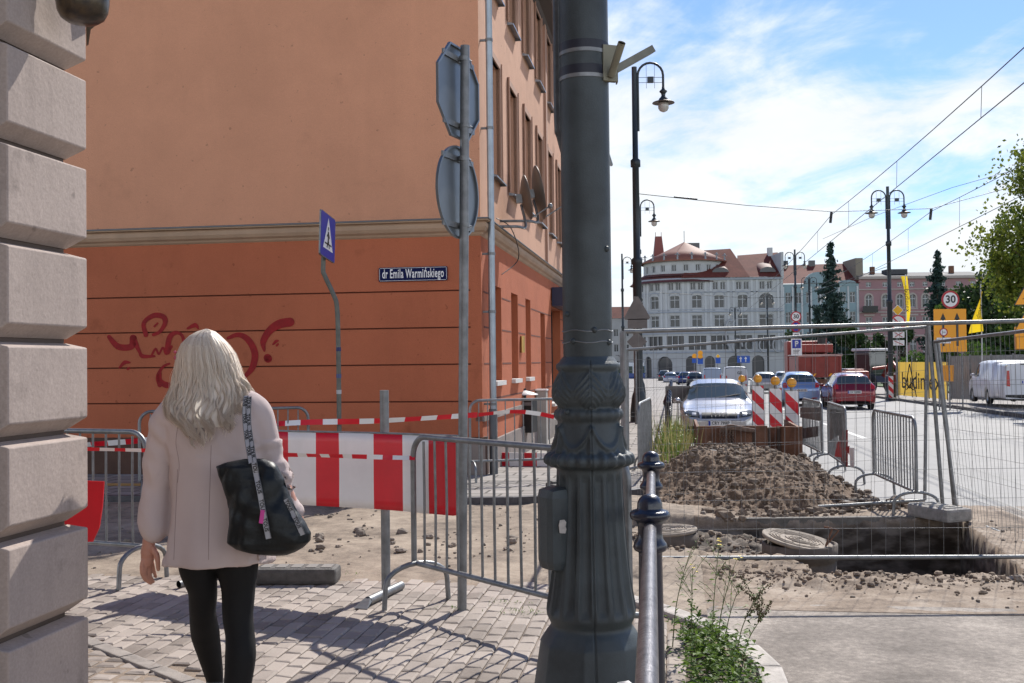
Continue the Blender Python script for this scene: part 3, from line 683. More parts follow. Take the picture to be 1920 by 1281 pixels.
# street name plate
p0, p1 = gpt(711, 502, .012), gpt(839.5, 500, .012); w_ = (p1-p0).length
c_ = (gpt(711, 502, .02)+gpt(839.5, 526.5, .02))/2; hh = (gpt(775, 501).z-gpt(775, 527.5).z)
sp = thing('street_name_plate', 'dark blue enamel street name plate on the orange gable wall', 'sign', c_)
Mx = face_mat((0, 0, 0), vd, (0, 0, 1))
def rrect(w, h, r, n=4):
    o = []
    for cx, cy, a0 in ((w/2-r, h/2-r, 0), (-w/2+r, h/2-r, PI/2), (-w/2+r, -h/2+r, PI), (w/2-r, -h/2+r, 1.5*PI)):
        for k in range(n+1): a = a0+PI/2*k/n; o.append((cx+r*cos(a), cy+r*sin(a)))
    return o
def plate(mb, w, h, r, t, M, mi=0, off=0):     # slab facing +normal of M
    pts = rrect(w, h, r) if r else [(w/2, h/2), (-w/2, h/2), (-w/2, -h/2), (w/2, -h/2)]
    n = len(pts); f = [M @ Vector((x, y, off+t)) for x, y in pts]; b = [M @ Vector((x, y, off)) for x, y in pts]
    mb.add(f, [tuple(range(n))], mi); mb.add(b, [tuple(range(n))[::-1]], mi); mb.add(f+b, [(i, i+n, (i+1) % n+n, (i+1) % n) for i in range(n)], mi)
mb = MB(); plate(mb, w_, hh, .02, .006, Mx); part(mb, 'plate', mat('navy_enamel', (.004, .007, .055), .6, spec=.15), sp)
mb = MB()
for (x, y, a, b) in ((0, hh/2-.012, w_-.04, .005), (0, -hh/2+.012, w_-.04, .005), (w_/2-.014, 0, .005, hh-.04), (-w_/2+.014, 0, .005, hh-.04)): plate(mb, a, b, 0, .001, Mx @ Matrix.Translation((x, y, 0)), off=.007)
part(mb, 'border_line', M_white, sp)
t_ = text('dr Emila Warmińskiego', .185, Mx @ Matrix.Translation((0, .004, .0065)), M_white, sp, sx=.475, depth=.0012, bold=.003, space=1.10)
# ================================================================ NEAR BUILDING (left edge): rusticated corner
M_rust_pl = plaster('grey_beige_render', (.41, .335, .295), .66, .3, 42, 1.2, dist=.006)
M_core = mat('shade_dark_render', (.10, .072, .058), .9, var=.2, vs=3, bump=.3, bs=40)  # recessed core coloured dark to stand for shade in the joints
nb = thing('rusticated_building', 'grey beige building corner with rusticated stone blocks at the left edge', 'building', (-1.76, 4.3, 0))
Cn = Vector((-1.70, 4.27, 0)); wu = -ud                      # along the wall towards the camera
wl = rect_map((Cn.x, Cn.y, 0), wu, vd)
mb = MB(); bar(mb, wl, .055, 9, -.3, 7.5, .068, 3.0); part(mb, 'wall', M_core, nb)
topz = 2.014
for r_ in range(-5, 9):
    zt = topz+r_*.358; zb = zt-.275; zt2, zb2 = zt, zb
    for (a, b) in ((0, .515),)+(((.62, 1.6), (1.62, 2.6)) if 1 else ()):
        mb = MB(); dd = 0 if a == 0 else .035
        e = .031; y0 = 0 if a == 0 else a
        o8 = [wl(a+(e if 0 else 0), zb2+e*.0, dd), wl(b, zb2, dd), wl(b, zt2, dd), wl(a, zt2, dd)]
        # outer face, bevelled towards the joint; top and bottom bevels wrap the corner
        zi, zo = e, .062+dd
        A_ = lambda s, h, d: wl(s, h, d)
        O = [(a, zb), (b, zb), (b, zt), (a, zt)]; I = [(a+.045 if a == 0 else a-.0, zb-.048), (b+e*.6, zb-.048), (b+e*.6, zt+.018), (a+.045 if a == 0 else a, zt+.018)]
        vs = [A_(x, z, dd) for x, z in O]+[A_(x, z, zo) for x, z in I]
        # wrap: end face of the block on the corner side
        vs += [A_(a, zb, .4), A_(a, zt, .4), A_(a+.045, zb-.048, .4), A_(a+.045, zt+.018, .4)]
        mb.add(vs, [(0, 1, 2, 3), (0, 4, 5, 1), (1, 5, 6, 2), (2, 6, 7, 3), (0, 3, 9, 8), (0, 8, 10, 4), (3, 7, 11, 9)])
        o = part(mb, 'quoin_block', M_rust_pl, nb)
        m = o.modifiers.new('b', 'BEVEL'); m.width = .005; m.segments = 2; m.limit_method = 'ANGLE'
rebase(nb)
wlamp = thing('wall_lantern', 'dark rounded bowl of a lantern fixed high on the grey building corner', 'lamp', P(155, 20, 4.0))
cz = P(155, 44, 4.0)
mb = MB(); mb.lathe([(.0, 0), (.03, .001), (.058, .006), (.078, .02), (.091, .045), (.096, .08), (.096, .16), (.10, .17), (.10, .19), (.09, .2), (.05, .3), (.0, .32)], 32, c=(cz.x, cz.y, cz.z), cap=False)
part(mb, 'bowl', mat('weathered_dark_metal', (.03, .03, .034), .28, .6, col2=(.12, .085, .05), vs=16, bump=.15, bs=30), wlamp)
mb = MB(); a_ = P(176, 30, 4.35); mb.add([*(Vector(P(x, y, z)) for z in (4.33, 4.41) for x, y in ((160, -30), (205, -30), (203, 20), (186, 42), (170, 56), (166, 84), (162, 87)))], [tuple(range(7)), tuple(range(7, 14))[::-1]]+[(i, i+7, (i+1) % 7+7, (i+1) % 7) for i in range(7)])
part(mb, 'bracket', mat('olive_metal', (.14, .105, .07), .6, var=.3, vs=10), wlamp)
mb = MB(); mb.tube([(cz.x, cz.y, cz.z+.28), (cz.x, cz.y+.1, cz.z+.45), (cz.x-.2, cz.y+.15, cz.z+.45)], .015, 8); part(mb, 'arm', M_blk, wlamp); rebase(wlamp)
# ================================================================ BIG CAST-IRON POLE
PZ = 4.8; ps = F/PZ
pc = P(1109, 1281, PZ); pc = Vector((pc.x+.003, pc.y, 0))
M_iron = mat('slate_iron_paint', (.037, .047, .051), .52, var=.4, vs=5, bump=.5, bs=130, spec=.5, dist=.003)
pole = thing('tram_pole', 'thick dark slate tram pole with fluted cast iron base and ornate collars', 'pole', pc)
def hy(y): return EYE-(y-677)/ps
prof = [(1420, 150), (1400, 122), (1340, 116), (1300, 110), (1281, 108), (1241, 102), (1197, 95), (1179, 84), (1170, 77), (1164, 75), (1156, 79), (1148, 82.5), (1139, 83.5), (1128, 82.5), (1113, 80), (1090, 76), (1059, 72), (1020, 68.5), (980, 65.5), (930, 63), (890, 61.5), (878, 61), (874, 64), (871, 76), (866, 82.5), (858, 83.5), (850, 80), (845, 70), (838, 66), (820, 62.5), (800, 59), (790, 57.5), (786, 60), (781, 64), (774, 64.5), (768, 62), (764, 56), (760, 57), (752, 63), (742, 66), (728, 65), (712, 60), (700, 56), (695, 55), (692, 59), (687, 60.5), (682, 59), (679, 54), (676, 53), (673, 50), (668, 47)]
def prad(z):
    y = 677-(z-EYE)*ps
    for i in range(len(prof)-1):
        if prof[i][0] >= y >= prof[i+1][0]:
            t = (prof[i][0]-y)/(prof[i][0]-prof[i+1][0]); return lerp(prof[i][1], prof[i+1][1], t)/ps
    return 46/ps
def relief(a, y):
    d = 0
    if 880 < y < 1150:
        k = smoothstep(880, 900, y)*(1-smoothstep(1125, 1150, y)); ph = (a*16/(2*PI)) % 1; d -= k*(.012+.006*(y-880)/270)*(max(0, 1-((ph-.5)/.36)**2))**.5 if abs(ph-.5) < .36 else 0
    if 695 < y < 762:
        t = (762-y)/67; q = ((a*6/(2*PI)) % 1)-.5; w = .46*(sin(PI*min(1, t*.9+.08)))**.6
        if abs(q) < w: d += .010*(1-(abs(q)/w)**3)+.005*cos(2*PI*(5*t+6*abs(q)))*smoothstep(0, .1, abs(q))+.006*(1-min(1, abs(q)/.05))
    if 790 < y < 845:
        t = (845-y)/55; q = ((a*6/(2*PI)+.5) % 1)-.5; c = .9-.75*(1-(2*q)**2)
        d += .014*math.exp(-((t-c)/.10)**2); d += .015*math.exp(-((abs(q)-.5)/.09)**2)*(1 if t < .9 else 0)
    if 845 < y < 873: d += .006*cos(24*a)
    if 1179 < y < 1420: d += .0
    if 764 < y < 788: d += .002*cos(20*a)
    q = abs(((a+PI/2+PI) % (2*PI))-PI)          # casting seam facing the street corner
    if y > 676 and q < .02: d -= .012
    return d
zs_ = []; z = 0
while z < hy(668): zs_.append(z); z += .008
NA = 240
mb = MB(); vs = []
for z in zs_:
    y = 677-(z-EYE)*ps; r = prad(z)
    for j in range(NA):
        a = 2*PI*j/NA; rr = r+relief(a, y)
        if y > 1172:                             # octagonal plinth
            m_ = (a+.2) % (PI/4)-PI/8; rr *= lerp(1, cos(PI/8)/cos(m_)*1.02, smoothstep(1172, 1200, y)*.6)
        vs.append((pc.x+rr*cos(a), pc.y+rr*sin(a), z))
m = len(zs_); mb.add(vs, [(i*NA+j, i*NA+(j+1) % NA, (i+1)*NA+(j+1) % NA, (i+1)*NA+j) for i in range(m-1) for j in range(NA)], 0, True)
part(mb, 'cast_base', M_iron, pole)
mb = MB(); mb.tube([(pc.x, pc.y, hy(672)), (pc.x, pc.y, 4.5), (pc.x, pc.y, 9.2)], [46/ps, 46/ps, 40/ps], 64); part(mb, 'shaft', M_iron, pole)
for (y, h, col) in ((98, 7, 0), (145, 7, 0), (82, 22, 1), (128, 18, 1)):
    z = EYE+(677-y)/ps; mb = MB(); mb.tube([(pc.x, pc.y, z), (pc.x, pc.y, z-h/ps)], 46.8/ps+(.0015 if not col else 0), 64); part(mb, 'strap', M_galv if not col else mat('dark_band', (.008, .009, .02), .5), pole)
for y in (621, 642):
    z = hy(y); mb = MB(); mb.tube([(pc.x+46.6/ps*cos(a*.2), pc.y+46.6/ps*sin(a*.2), z+.004*sin(a)) for a in range(0, 33)], .003, 6); part(mb, 'wire_tie', M_galvd, pole)
for (dx, y) in ((-40, 590), (-30, 640), (38, 643), (10, 620), (36, 470), (-32, 770), (0, 762)):
    z = hy(y); a = math.asin(dx/47.5)-PI/2; a = -PI/2+math.asin(max(-1, min(1, dx/47.5))); r = prad(z); mb = MB(); mb.ball((pc.x+r*cos(a), pc.y+r*sin(a), z), (.014, .012, .014)); part(mb, 'bolt', M_iron, pole)
# inspection box with a torn white sticker
mb = MB(); mb.box((pc.x-.155, pc.y-.055, (hy(908)+hy(1062))/2), (.13, .15, hy(908)-hy(1062)), rz=.5, bev=.045); part(mb, 'access_box', M_iron, pole)
mb = MB(); Ms = Matrix.Translation((pc.x-.128, pc.y-.142, hy(977))) @ Matrix.Rotation(.5, 4, 'Z')
mb.prism([(-.016, -.026), (.012, -.03), (.018, -.012), (.013, 0), (.017, .018), (.008, .03), (-.014, .03), (-.02, .008)], .003, Ms); part(mb, 'sticker', mat('torn_sticker', (.5, .46, .42), .8, var=.2, vs=40), pole)
# dark pipe beside the shaft that bends in behind it
mb = MB(); xo = P(1048, 100, 4.9).x; yo = pc.y+.02
mb.tube(catmull([(xo, yo, 5.2), (xo, yo, 3.2), (xo, yo, hy(215)), (xo+.01, yo, hy(250)), (xo+.045, yo+.01, hy(300)), (xo+.10, yo+.03, hy(345))], 6), .031, 20)
part(mb, 'side_pipe', mat('black_flaking_paint', (.010, .014, .02), .35, col2=(.06, .065, .07), vs=11, bump=.3, bs=30), pole)
rebase(pole)
brk = thing('tube_bracket', 'olive bracket with two slanting tubes strapped to the tram pole', 'bracket', (pc.x+.1, pc.y-.05, hy(125)))
M_ol = mat('olive_grey_metal', (.20, .19, .14), .55, .2, var=.2, vs=8)
xb = pc.x+46/ps
mb = MB(); mb.box((xb-.003, pc.y-.06, hy(124)), (.07, .03, 68/ps), rz=.35, bev=.004); mb.box((xb+.034, pc.y-.035, hy(124)), (.006, .05, 68/ps), rz=0); part(mb, 'plate', M_ol, brk)
def px3(x, y, z=4.72): return P(x, y, z)
mb = MB(); mb.tube([px3(1146, 142), px3(1166, 80, 4.62)], .017, 20, cap=False); mb.tube([px3(1165.5, 82, 4.62), px3(1146, 142)], .014, 20, cap=False, mi=1); part(mb, 'tube', [M_ol, M_blk], brk)
mb = MB(); mb.tube([px3(1152, 132, 4.75), px3(1222, 93, 4.9)], .024, 4, sm=False); part(mb, 'tube', M_ol, brk); rebase(brk)
# ================================================================ RAILING (one welded thing)
M_navy = mat('navy_black_paint', (.012, .014, .028), .28, var=.3, vs=12, bump=.25, bs=50, coat=.3)
M_bare = mat('worn_rail_steel', (.075, .072, .078), .33, .45, col2=(.20, .19, .20), vs=18, bump=.25, bs=90, streak=.4)
rp1 = P(1219, 1000, 4.22); rp2 = P(1221, 900, 6.2); rdirv = ud
rl_ = thing('street_railing', 'dark blue railing of bollard posts and one worn steel handrail beside the pole', 'railing', (rp1.x, rp1.y, 0))
def rpost(x, y):
    T = 1.0
    mb = MB(); pr = [(.062, -.15), (.062, .0), (.052, .03), (.050, .5), (.046, T-.19), (.047, T-.175), (.062, T-.168), (.068, T-.155), (.064, T-.14), (.052, T-.125), (.047, T-.10), (.049, T-.07), (.056, T-.052), (.074, T-.045), (.080, T-.034), (.079, T-.022), (.070, T-.012), (.052, T-.008), (.050, T), (.049, T+.018), (.041, T+.036), (.027, T+.048), (.012, T+.053), (.0, T+.054)]
    mb.lathe(pr, 36, c=(x, y, 0), cap=False); part(mb, 'post', M_navy, rl_)
o0 = Vector((rp1.x, rp1.y, 0)); d12 = Vector((rp2.x-rp1.x, rp2.y-rp1.y, 0)); 
for k in (-1.34, 0, 1): p = o0+d12*k; rpost(p.x, p.y)
mb = MB(); a = o0+d12*-1.15; b = o0+d12*1.0; hr = .925
for k0, k1 in ((-1.34, -.02), (.02, .98)):
    a = o0+d12*k0; b = o0+d12*k1; mb = MB(); mb.tube([(a.x, a.y, hr), ((a.x+b.x)/2, (a.y+b.y)/2, hr), (b.x, b.y, hr)], .0245, 32); part(mb, 'handrail', M_bare, rl_)
rebase(rl_)
# tape knot at the near end of the rail
pk = P(1178, 1281, 2.12)
mb = MB(); random.seed(3)
for k in range(9):
    c = Vector((pk.x-.005, pk.y, pk.z-.01)); ax = random.uniform(0, PI); mb.tube([c+Vector((cos(t*.7)*.027, (k-4)*.004, sin(t*.7)*.027-.022))+Vector((random.uniform(-.002, .002),)*3) for t in range(10)], .006, 5)
tag(mb.build('tape_knot', mat('white_plastic_tape', (.6, .58, .56), .5)), 'white plastic tape knotted round the near end of the handrail', 'tape')
# ================================================================ SIGN POSTS
def pole_between(a, b, r, n=16):
    mb = MB(); mb.tube([a, (Vector(a)+Vector(b))/2, b], r, n); return mb
base = G(866, 1143, lambda x, y: 0)
spz = base.y; topp = P(872, 86, spz)
s1 = thing('sign_post', 'grey sign post with the backs of an octagonal and a round sign', 'road sign', base)
part(pole_between((base.x, base.y, -.05), topp, .030, 24), 'post', M_galvd, s1)
th = R(66.7); nrm = Vector((-sin(th), cos(th), 0)); alo = Vector((cos(th), sin(th), 0))
def signback(cpx, cpy, shape, size, name):
    onp = Vector(P(cpx, cpy, spz)); c = onp+nrm*.052
    Mz = Matrix(((alo.x, 0, nrm.x, c.x), (alo.y, 0, nrm.y, c.y), (alo.z, 1, nrm.z, c.z), (0, 0, 0, 1)))
    if shape == 'oct': pts = [(size/2*cos(PI/8+k*PI/4)/cos(PI/8), size/2*sin(PI/8+k*PI/4)/cos(PI/8)) for k in range(8)]
    else: pts = [(size/2*cos(2*PI*k/48), size/2*sin(2*PI*k/48)) for k in range(48)]
    n = len(pts); mb = MB()
    f = [Mz @ Vector((x, y, .0)) for x, y in pts]; g = [Mz @ Vector((x, y, -.018)) for x, y in pts]; h = [Mz @ Vector((x*.955, y*.955, -.018)) for x, y in pts]; i_ = [Mz @ Vector((x*.955, y*.955, -.003)) for x, y in pts]
    mb.add(f, [tuple(range(n))], 1); mb.add(i_, [tuple(range(n))[::-1]], 0)
    for u_, w_2 in ((f, g), (g, h), (h, i_)): mb.add(u_+w_2, [(k, (k+1) % n, (k+1) % n+n, k+n) for k in range(n)], 0, shape != 'oct')
    o = part(mb, name, [mat('sign_back', (.17, .19, .21), .38, .55, var=.12, vs=3), M_red if shape == 'oct' else M_white], s1)
    for dz in (size*.36, -size*.36):
        mb = MB(); q = onp+Vector((0, 0, dz)); mb.tube([q-Vector((0, 0, .014)), q+Vector((0, 0, .014))], .0345, 20); mb.tube([q, q+nrm*.05], .012, 8); mb.tube([q+alo*.03-nrm*.02, q+alo*.065-nrm*.02], .005, 6)
        mb.box(q+nrm*.042, (size*.75, .012, .035), rz=math.atan2(alo.y, alo.x)); part(mb, 'clamp', M_galv, s1)
signback(871, 173, 'oct', .60, 'octagonal_sign'); signback(870, 360, 'round', .60, 'round_sign'); rebase(s1)
# pedestrian crossing sign on its bent pole
cz_ = 13.4; g0 = P(636, 800, cz_); gy = B(cz_)
s2 = thing('crossing_sign', 'blue and white pedestrian crossing sign on a bent grey pole', 'road sign', (g0.x, g0.y, gy))
pp = [P(639, 930, cz_), P(636, 800, cz_), P(634.5, 660, cz_), P(632, 578, cz_), P(625, 552, cz_), P(609, 517, cz_), P(606, 500, cz_), P(610, 420, cz_)]
pp[0].z = gy
mb = MB(); mb.tube([pp[0]]+catmull(pp[1:], 5), .030, 14); part(mb, 'pole', mat('green_grey_pole', (.13, .13, .11), .6, .3, var=.25, vs=8), s2)
for y, c in ((655, (.01, .015, .09)), (705, (.05, .07, .18)), (735, (.4, .4, .4))):
    q = P(636-(800-y)*.008, y, cz_); mb = MB(); mb.tube([q-Vector((0, 0, .025)), q+Vector((0, 0, .025))], .0325, 14); part(mb, 'sticker', mat('sticker_%d' % y, c, .5), s2)
c = P(615, 444, cz_-.05); al = Vector((.13, .99, 0)).normalized(); upv = Vector((0, 0, 1)); rt = (al*cos(R(6))-upv*sin(R(6))); up2 = (upv*cos(R(6))+al*sin(R(6)))
nn = rt.cross(up2)                       # faces right and towards us
Mx = Matrix(((rt.x, up2.x, nn.x, c.x), (rt.y, up2.y, nn.y, c.y), (rt.z, up2.z, nn.z, c.z), (0, 0, 0, 1)))
mb = MB(); plate(mb, .60, .57, .03, .02, Mx, off=-.02); part(mb, 'sign_plate', M_galv, s2)
mb = MB(); plate(mb, .58, .55, .03, .002, Mx); part(mb, 'blue_face', mat('sign_blue', (.012, .03, .32), .4), s2)
mb = MB(); mb.add([Mx @ Vector(p) for p in ((-.20, -.17, .004), (.20, -.17, .004), (0, .24, .004))], [(0, 1, 2)]); part(mb, 'white_triangle', M_white, s2)
mb = MB()
def figbar(x0, y0, x1, y1, w):
    d = Vector((x1-x0, y1-y0, 0)); n_ = Vector((-d.y, d.x, 0)).normalized()*w/2; mb.add([Mx @ Vector((x0+n_.x, y0+n_.y, .006)), Mx @ Vector((x0-n_.x, y0-n_.y, .006)), Mx @ Vector((x1-n_.x, y1-n_.y, .006)), Mx @ Vector((x1+n_.x, y1+n_.y, .006))], [(0, 1, 2, 3)])
figbar(0, .06, 0, -.05, .05); figbar(0, -.04, .05, -.15, .03); figbar(0, -.04, -.05, -.15, .03); figbar(0, .05, .06, -.02, .02); figbar(0, .05, -.06, -.01, .02); figbar(0, .08, 0, .12, .04); figbar(-.14, -.1, .14, -.1, .02)
part(mb, 'walking_figure', M_blk, s2); rebase(s2)
# ================================================================ CROWD BARRIERS
def barrier_mesh(L_=2.0, nb_=15, H_=1.1, hb=.27, r=.0190, feet=True, rb=.0085, foot_w=.5):
    root = thing('crowd_barrier', 'tmp', 'barrier')
    mb = MB(); rr = .14
    pts = [Vector((0, 0, hb)), Vector((0, 0, H_-rr))]+[Vector((rr-rr*cos(PI/2*k/6), 0, H_-rr+rr*sin(PI/2*k/6))) for k in range(1, 7)]+[Vector((L_-rr+rr*sin(PI/2*k/6), 0, H_-rr+rr*cos(PI/2*k/6))) for k in range(0, 7)]+[Vector((L_, 0, hb))]
    mb.tube(pts, r, 12); mb.tube([(0, 0, hb), (L_, 0, hb)], r*.9, 12)
    mb.build('frame', M_galv, root)
    for i in range(nb_):
        x = L_*(i+1)/(nb_+1); d = 0
        zt = H_ if rr < x < L_-rr else H_-.03
        mb = MB(); mb.tube([(x, 0, hb), (x+random.uniform(-.004, .004), random.uniform(-.004, .004), .7), (x, 0, zt)], rb, 8); mb.build('bar', M_galv, root)
    if feet:
        for x in (.0, L_):
            mb = MB(); w = foot_w/2; x2 = x+(.03 if x == 0 else -.03)
            mb.tube([(x2, -w, 0), (x2, -w*.96, hb*.55)]+[(x2, -w*.95*cos(PI*k/12*.5+0)*1.0 if 0 else -w*.96+(w*.96)*(1-cos(PI/2*k/6)), hb*.55+(hb*.45)*sin(PI/2*k/6)) for k in range(1, 7)]+[(x2, (w*.96)*sin(PI/2*k/6), hb*.55+hb*.45*cos(PI/2*k/6)) for k in range(1, 7)]+[(x2, w, 0)], .017, 10); mb.build('foot', M_galv, root)
    return root
def place(root, a, b, label, group='crowd barriers round the works', lev=0):     # a, b: ground ends
    a = Vector(a); b = Vector(b); d = b-a; root.location = (a.x, a.y, lev); root.rotation_euler = (0, 0, math.atan2(d.y, d.x)); root['label'] = label; root['group'] = group; return root
random.seed(5)
bar0 = barrier_mesh()
mA = P(775, 900, 7.04); mB_ = P(1027, 900, 5.97); d = (mB_-mA).normalized(); place(bar0, mA, mA+d*2, 'leaning steel crowd barrier in front of the striped board and sign post', lev=.0)
q = dup(bar0); lA = P(274, 900, 7.8); lB = P(170, 900, 8.0); d = Vector((lB.x-lA.x, lB.y-lA.y, 0)).normalized(); place(q, lA+d*2, lA, 'steel crowd barrier at the left with a red sheet behind the grey corner', lev=0)
for (xa, za, xb_, zb_, lb, lv) in ((578, 13.4, 400, 13.0, 'far crowd barrier showing just above the striped board', B(13.2)), (881, 14.6, 1060, 14.9, 'steel crowd barrier in front of the black litter bin on the far pavement', B(14.5)+.03),
        (1637, 13.9, 1724, 11.75, 'nearest crowd barrier on the road to the right of the rubble heap', None), (1553, 17.2, 1603, 14.35, 'crowd barrier carrying grey sheets and red rags on the road', None), (1506, 19.6, 1548, 17.3, 'crowd barrier next to the striped beacons carrying two grey boards', None), (1478, 22.6, 1503, 20.0, 'farthest crowd barrier of the row on the road by the beacons', None), (1220, 15.9, 1188, 13.2, 'crowd barrier beside the tall weeds behind the railing', B(14)-.02)):
    a = P(xa, 800, za); b = P(xb_, 800, zb_); d = Vector((b.x-a.x, b.y-a.y, 0)).normalized(); e = a+d*2
    if lv is None: lv = (road(a.x, a.y)+road(e.x, e.y))/2
    q = dup(bar0); place(q, a, e, lb, lev=lv)
# ---- sheets and rags hung on the road barriers
def sheet(name, pts, m, label, cat, th_=.006, group=None):
    pts = [Vector(p) for p in pts]; n = (pts[1]-pts[0]).cross(pts[2]-pts[0]).normalized()*th_
    mb = MB(); k = len(pts); mb.add(pts, [tuple(range(k))]); mb.add([p+n for p in pts], [tuple(range(k))[::-1]]); mb.add(pts+[p+n for p in pts], [(i, (i+1) % k, (i+1) % k+k, i+k) for i in range(k)])
    return tag(mb.build(name, m), label, cat, group)
M_gsheet = mat('grey_board', (.13, .12, .115), .7, var=.2, vs=4)
def zy(px, a): return lerp(a[1], a[3], (px-a[0])/(a[2]-a[0]))
a3 = (1506, 19.6, 1548, 17.3); a4 = (1553, 17.2, 1603, 14.35)
def bp2(px, py, a, dz=-.03): z = zy(px, a)+dz; return P(px, py, z)
sheet('barrier_board', [bp2(1500, 764, a3), bp2(1541, 764, a3), bp2(1541, 790, a3), bp2(1500, 783, a3)], M_gsheet, 'upper grey board on the barrier beside the beacons', 'board')
sheet('barrier_board', [bp2(1504, 803, a3), bp2(1535, 799, a3), bp2(1535, 818, a3), bp2(1504, 823, a3)], M_gsheet, 'lower grey board on the barrier beside the beacons', 'board')
sheet('barrier_board', [bp2(1555, 766, a4), bp2(1586, 770, a4), bp2(1580, 812, a4), bp2(1556, 826, a4)], M_galvd, 'dull grey sheet hanging on the barrier with the red rags', 'board')
sheet('red_rag', [bp2(1570, 828, a4, -.1), bp2(1577, 826, a4, -.1), bp2(1578, 858, a4, -.1), bp2(1565, 856, a4, -.1)], M_red, 'long red rag hanging left on the road barrier', 'rag')
sheet('red_rag', [bp2(1579, 842, a4, -.12), bp2(1592, 836, a4, -.12), bp2(1592, 853, a4, -.12), bp2(1588, 846, a4, -.12)], mat('dark_red_cloth', (.3, .008, .012), .8), 'small torn red rag knotted on the road barrier', 'rag')
sheet('warning_panel', [bp2(1575, 808, a4, -.08), bp2(1589, 806, a4, -.08), bp2(1589, 876, a4, -.08), bp2(1577, 870, a4, -.08)], mat('rag_maroon', (.25, .03, .03), .7), 'dark red panel standing against the road barrier', 'board')
sheet('white_tube_panel', [bp2(1593, 840, a4, -.1), bp2(1601, 840, a4, -.1), bp2(1601, 876, a4, -.1), bp2(1594, 875, a4, -.1)], M_white, 'narrow white panel hanging on the road barrier', 'board')
# ================================================================ STRIPED BOARD
bd_pts = [(395, 8.05), (470, 7.85), (540, 7.64), (620, 7.48), (715, 7.30), (790, 7.10), (858, 6.93)]
bpath = catmull([(*P(x, 700, z)[:2], 0) for x, z in bd_pts], 6)
clen = [0]
for a, b in zip(bpath[:-1], bpath[1:]): clen.append(clen[-1]+(b-a).length)
Ltot = clen[-1]
def along(s):
    s = max(0, min(Ltot, s))
    for i in range(len(clen)-1):
        if s <= clen[i+1]+1e-9:
            t = (s-clen[i])/(clen[i+1]-clen[i]); p = bpath[i].lerp(bpath[i+1], t); return p
    return bpath[-1]
HB0, HB1 = .585, 1.10
def xs_of(px):                            # arc length where the path crosses a picture column
    best = min(range(len(bpath)), key=lambda i: abs(960+F*bpath[i].x/bpath[i].y-px)); return clen[best]
boardt = thing('striped_board', 'long red and white striped barrier board on steel posts across the pavement', 'barrier board', along(Ltot*.6))
mb = MB(); nseg = 96; bounds = [0]+[xs_of(px) for px in (436, 487, 538, 589, 639, 693, 748, 799)]+[Ltot]
edges = sorted(set([Ltot*i/nseg for i in range(nseg+1)]+bounds))
for i in range(len(edges)-1):
    s0, s1_ = edges[i], edges[i+1]; mid = (s0+s1_)/2; ci = sum(1 for b in bounds if b <= mid)
    def cy(s): 
        e = min(s, Ltot-s); rr = .04
        return (rr-math.sqrt(max(0, rr*rr-(rr-e)**2))) if e < rr else 0
    def wob(s, h): return .006*noise.noise((s*1.6, h*1.5, 3))+.004*noise.noise((s*5+h*3, h*.6, 8))
    col = 0 if ci % 2 == (len(bounds)-1) % 2 else 1
    a, b = along(s0), along(s1_); nn_ = Vector((b.y-a.y, -(b.x-a.x), 0)).normalized(); c0, c1 = cy(s0), cy(s1_); K = 8
    for k in range(K):
        z0a = lerp(HB0+c0, HB1-c0, k/K); z1a = lerp(HB0+c0, HB1-c0, (k+1)/K); z0b = lerp(HB0+c1, HB1-c1, k/K); z1b = lerp(HB0+c1, HB1-c1, (k+1)/K)
        mb.add([Vector((a.x, a.y, z0a))+nn_*wob(s0, z0a), Vector((b.x, b.y, z0b))+nn_*wob(s1_, z0b), Vector((b.x, b.y, z1b))+nn_*wob(s1_, z1b), Vector((a.x, a.y, z1a))+nn_*wob(s0, z1a)], [(0, 1, 2, 3)], col, True)
o = part(mb, 'board', [M_red, M_white], boardt); bm = bmesh.new(); bm.from_mesh(o.data); bmesh.ops.remove_doubles(bm, verts=bm.verts, dist=.0002); bm.to_mesh(o.data); bm.free(); md = o.modifiers.new('t', 'SOLIDIFY'); md.thickness = .012; md.offset = 0
mb = MB(); mb.tube([along(Ltot*i/20)+Vector((0, 0, HB1+.004)) for i in range(21)], .008, 6); part(mb, 'top_edge', M_galv, boardt)
for px in (462, 715):
    s = xs_of(px); p = along(s); nb_ = Vector((.25, .97, 0)); q = p+nb_*.05; part(pole_between((q.x, q.y, -.02), (q.x, q.y, EYE-(733-683)/(F/q.y)), .031, 20), 'post', M_galvd, boardt)
rebase(boardt)
sheet('red_sheet', [P(120, 900, 6.7), P(195, 903, 6.7), P(192, 950, 6.7), P(186, 990, 6.7), P(174, 1016, 6.7), P(120, 1018, 6.7)], M_red, 'curved red sheet hanging on the barrier beside the grey corner', 'board', .01)
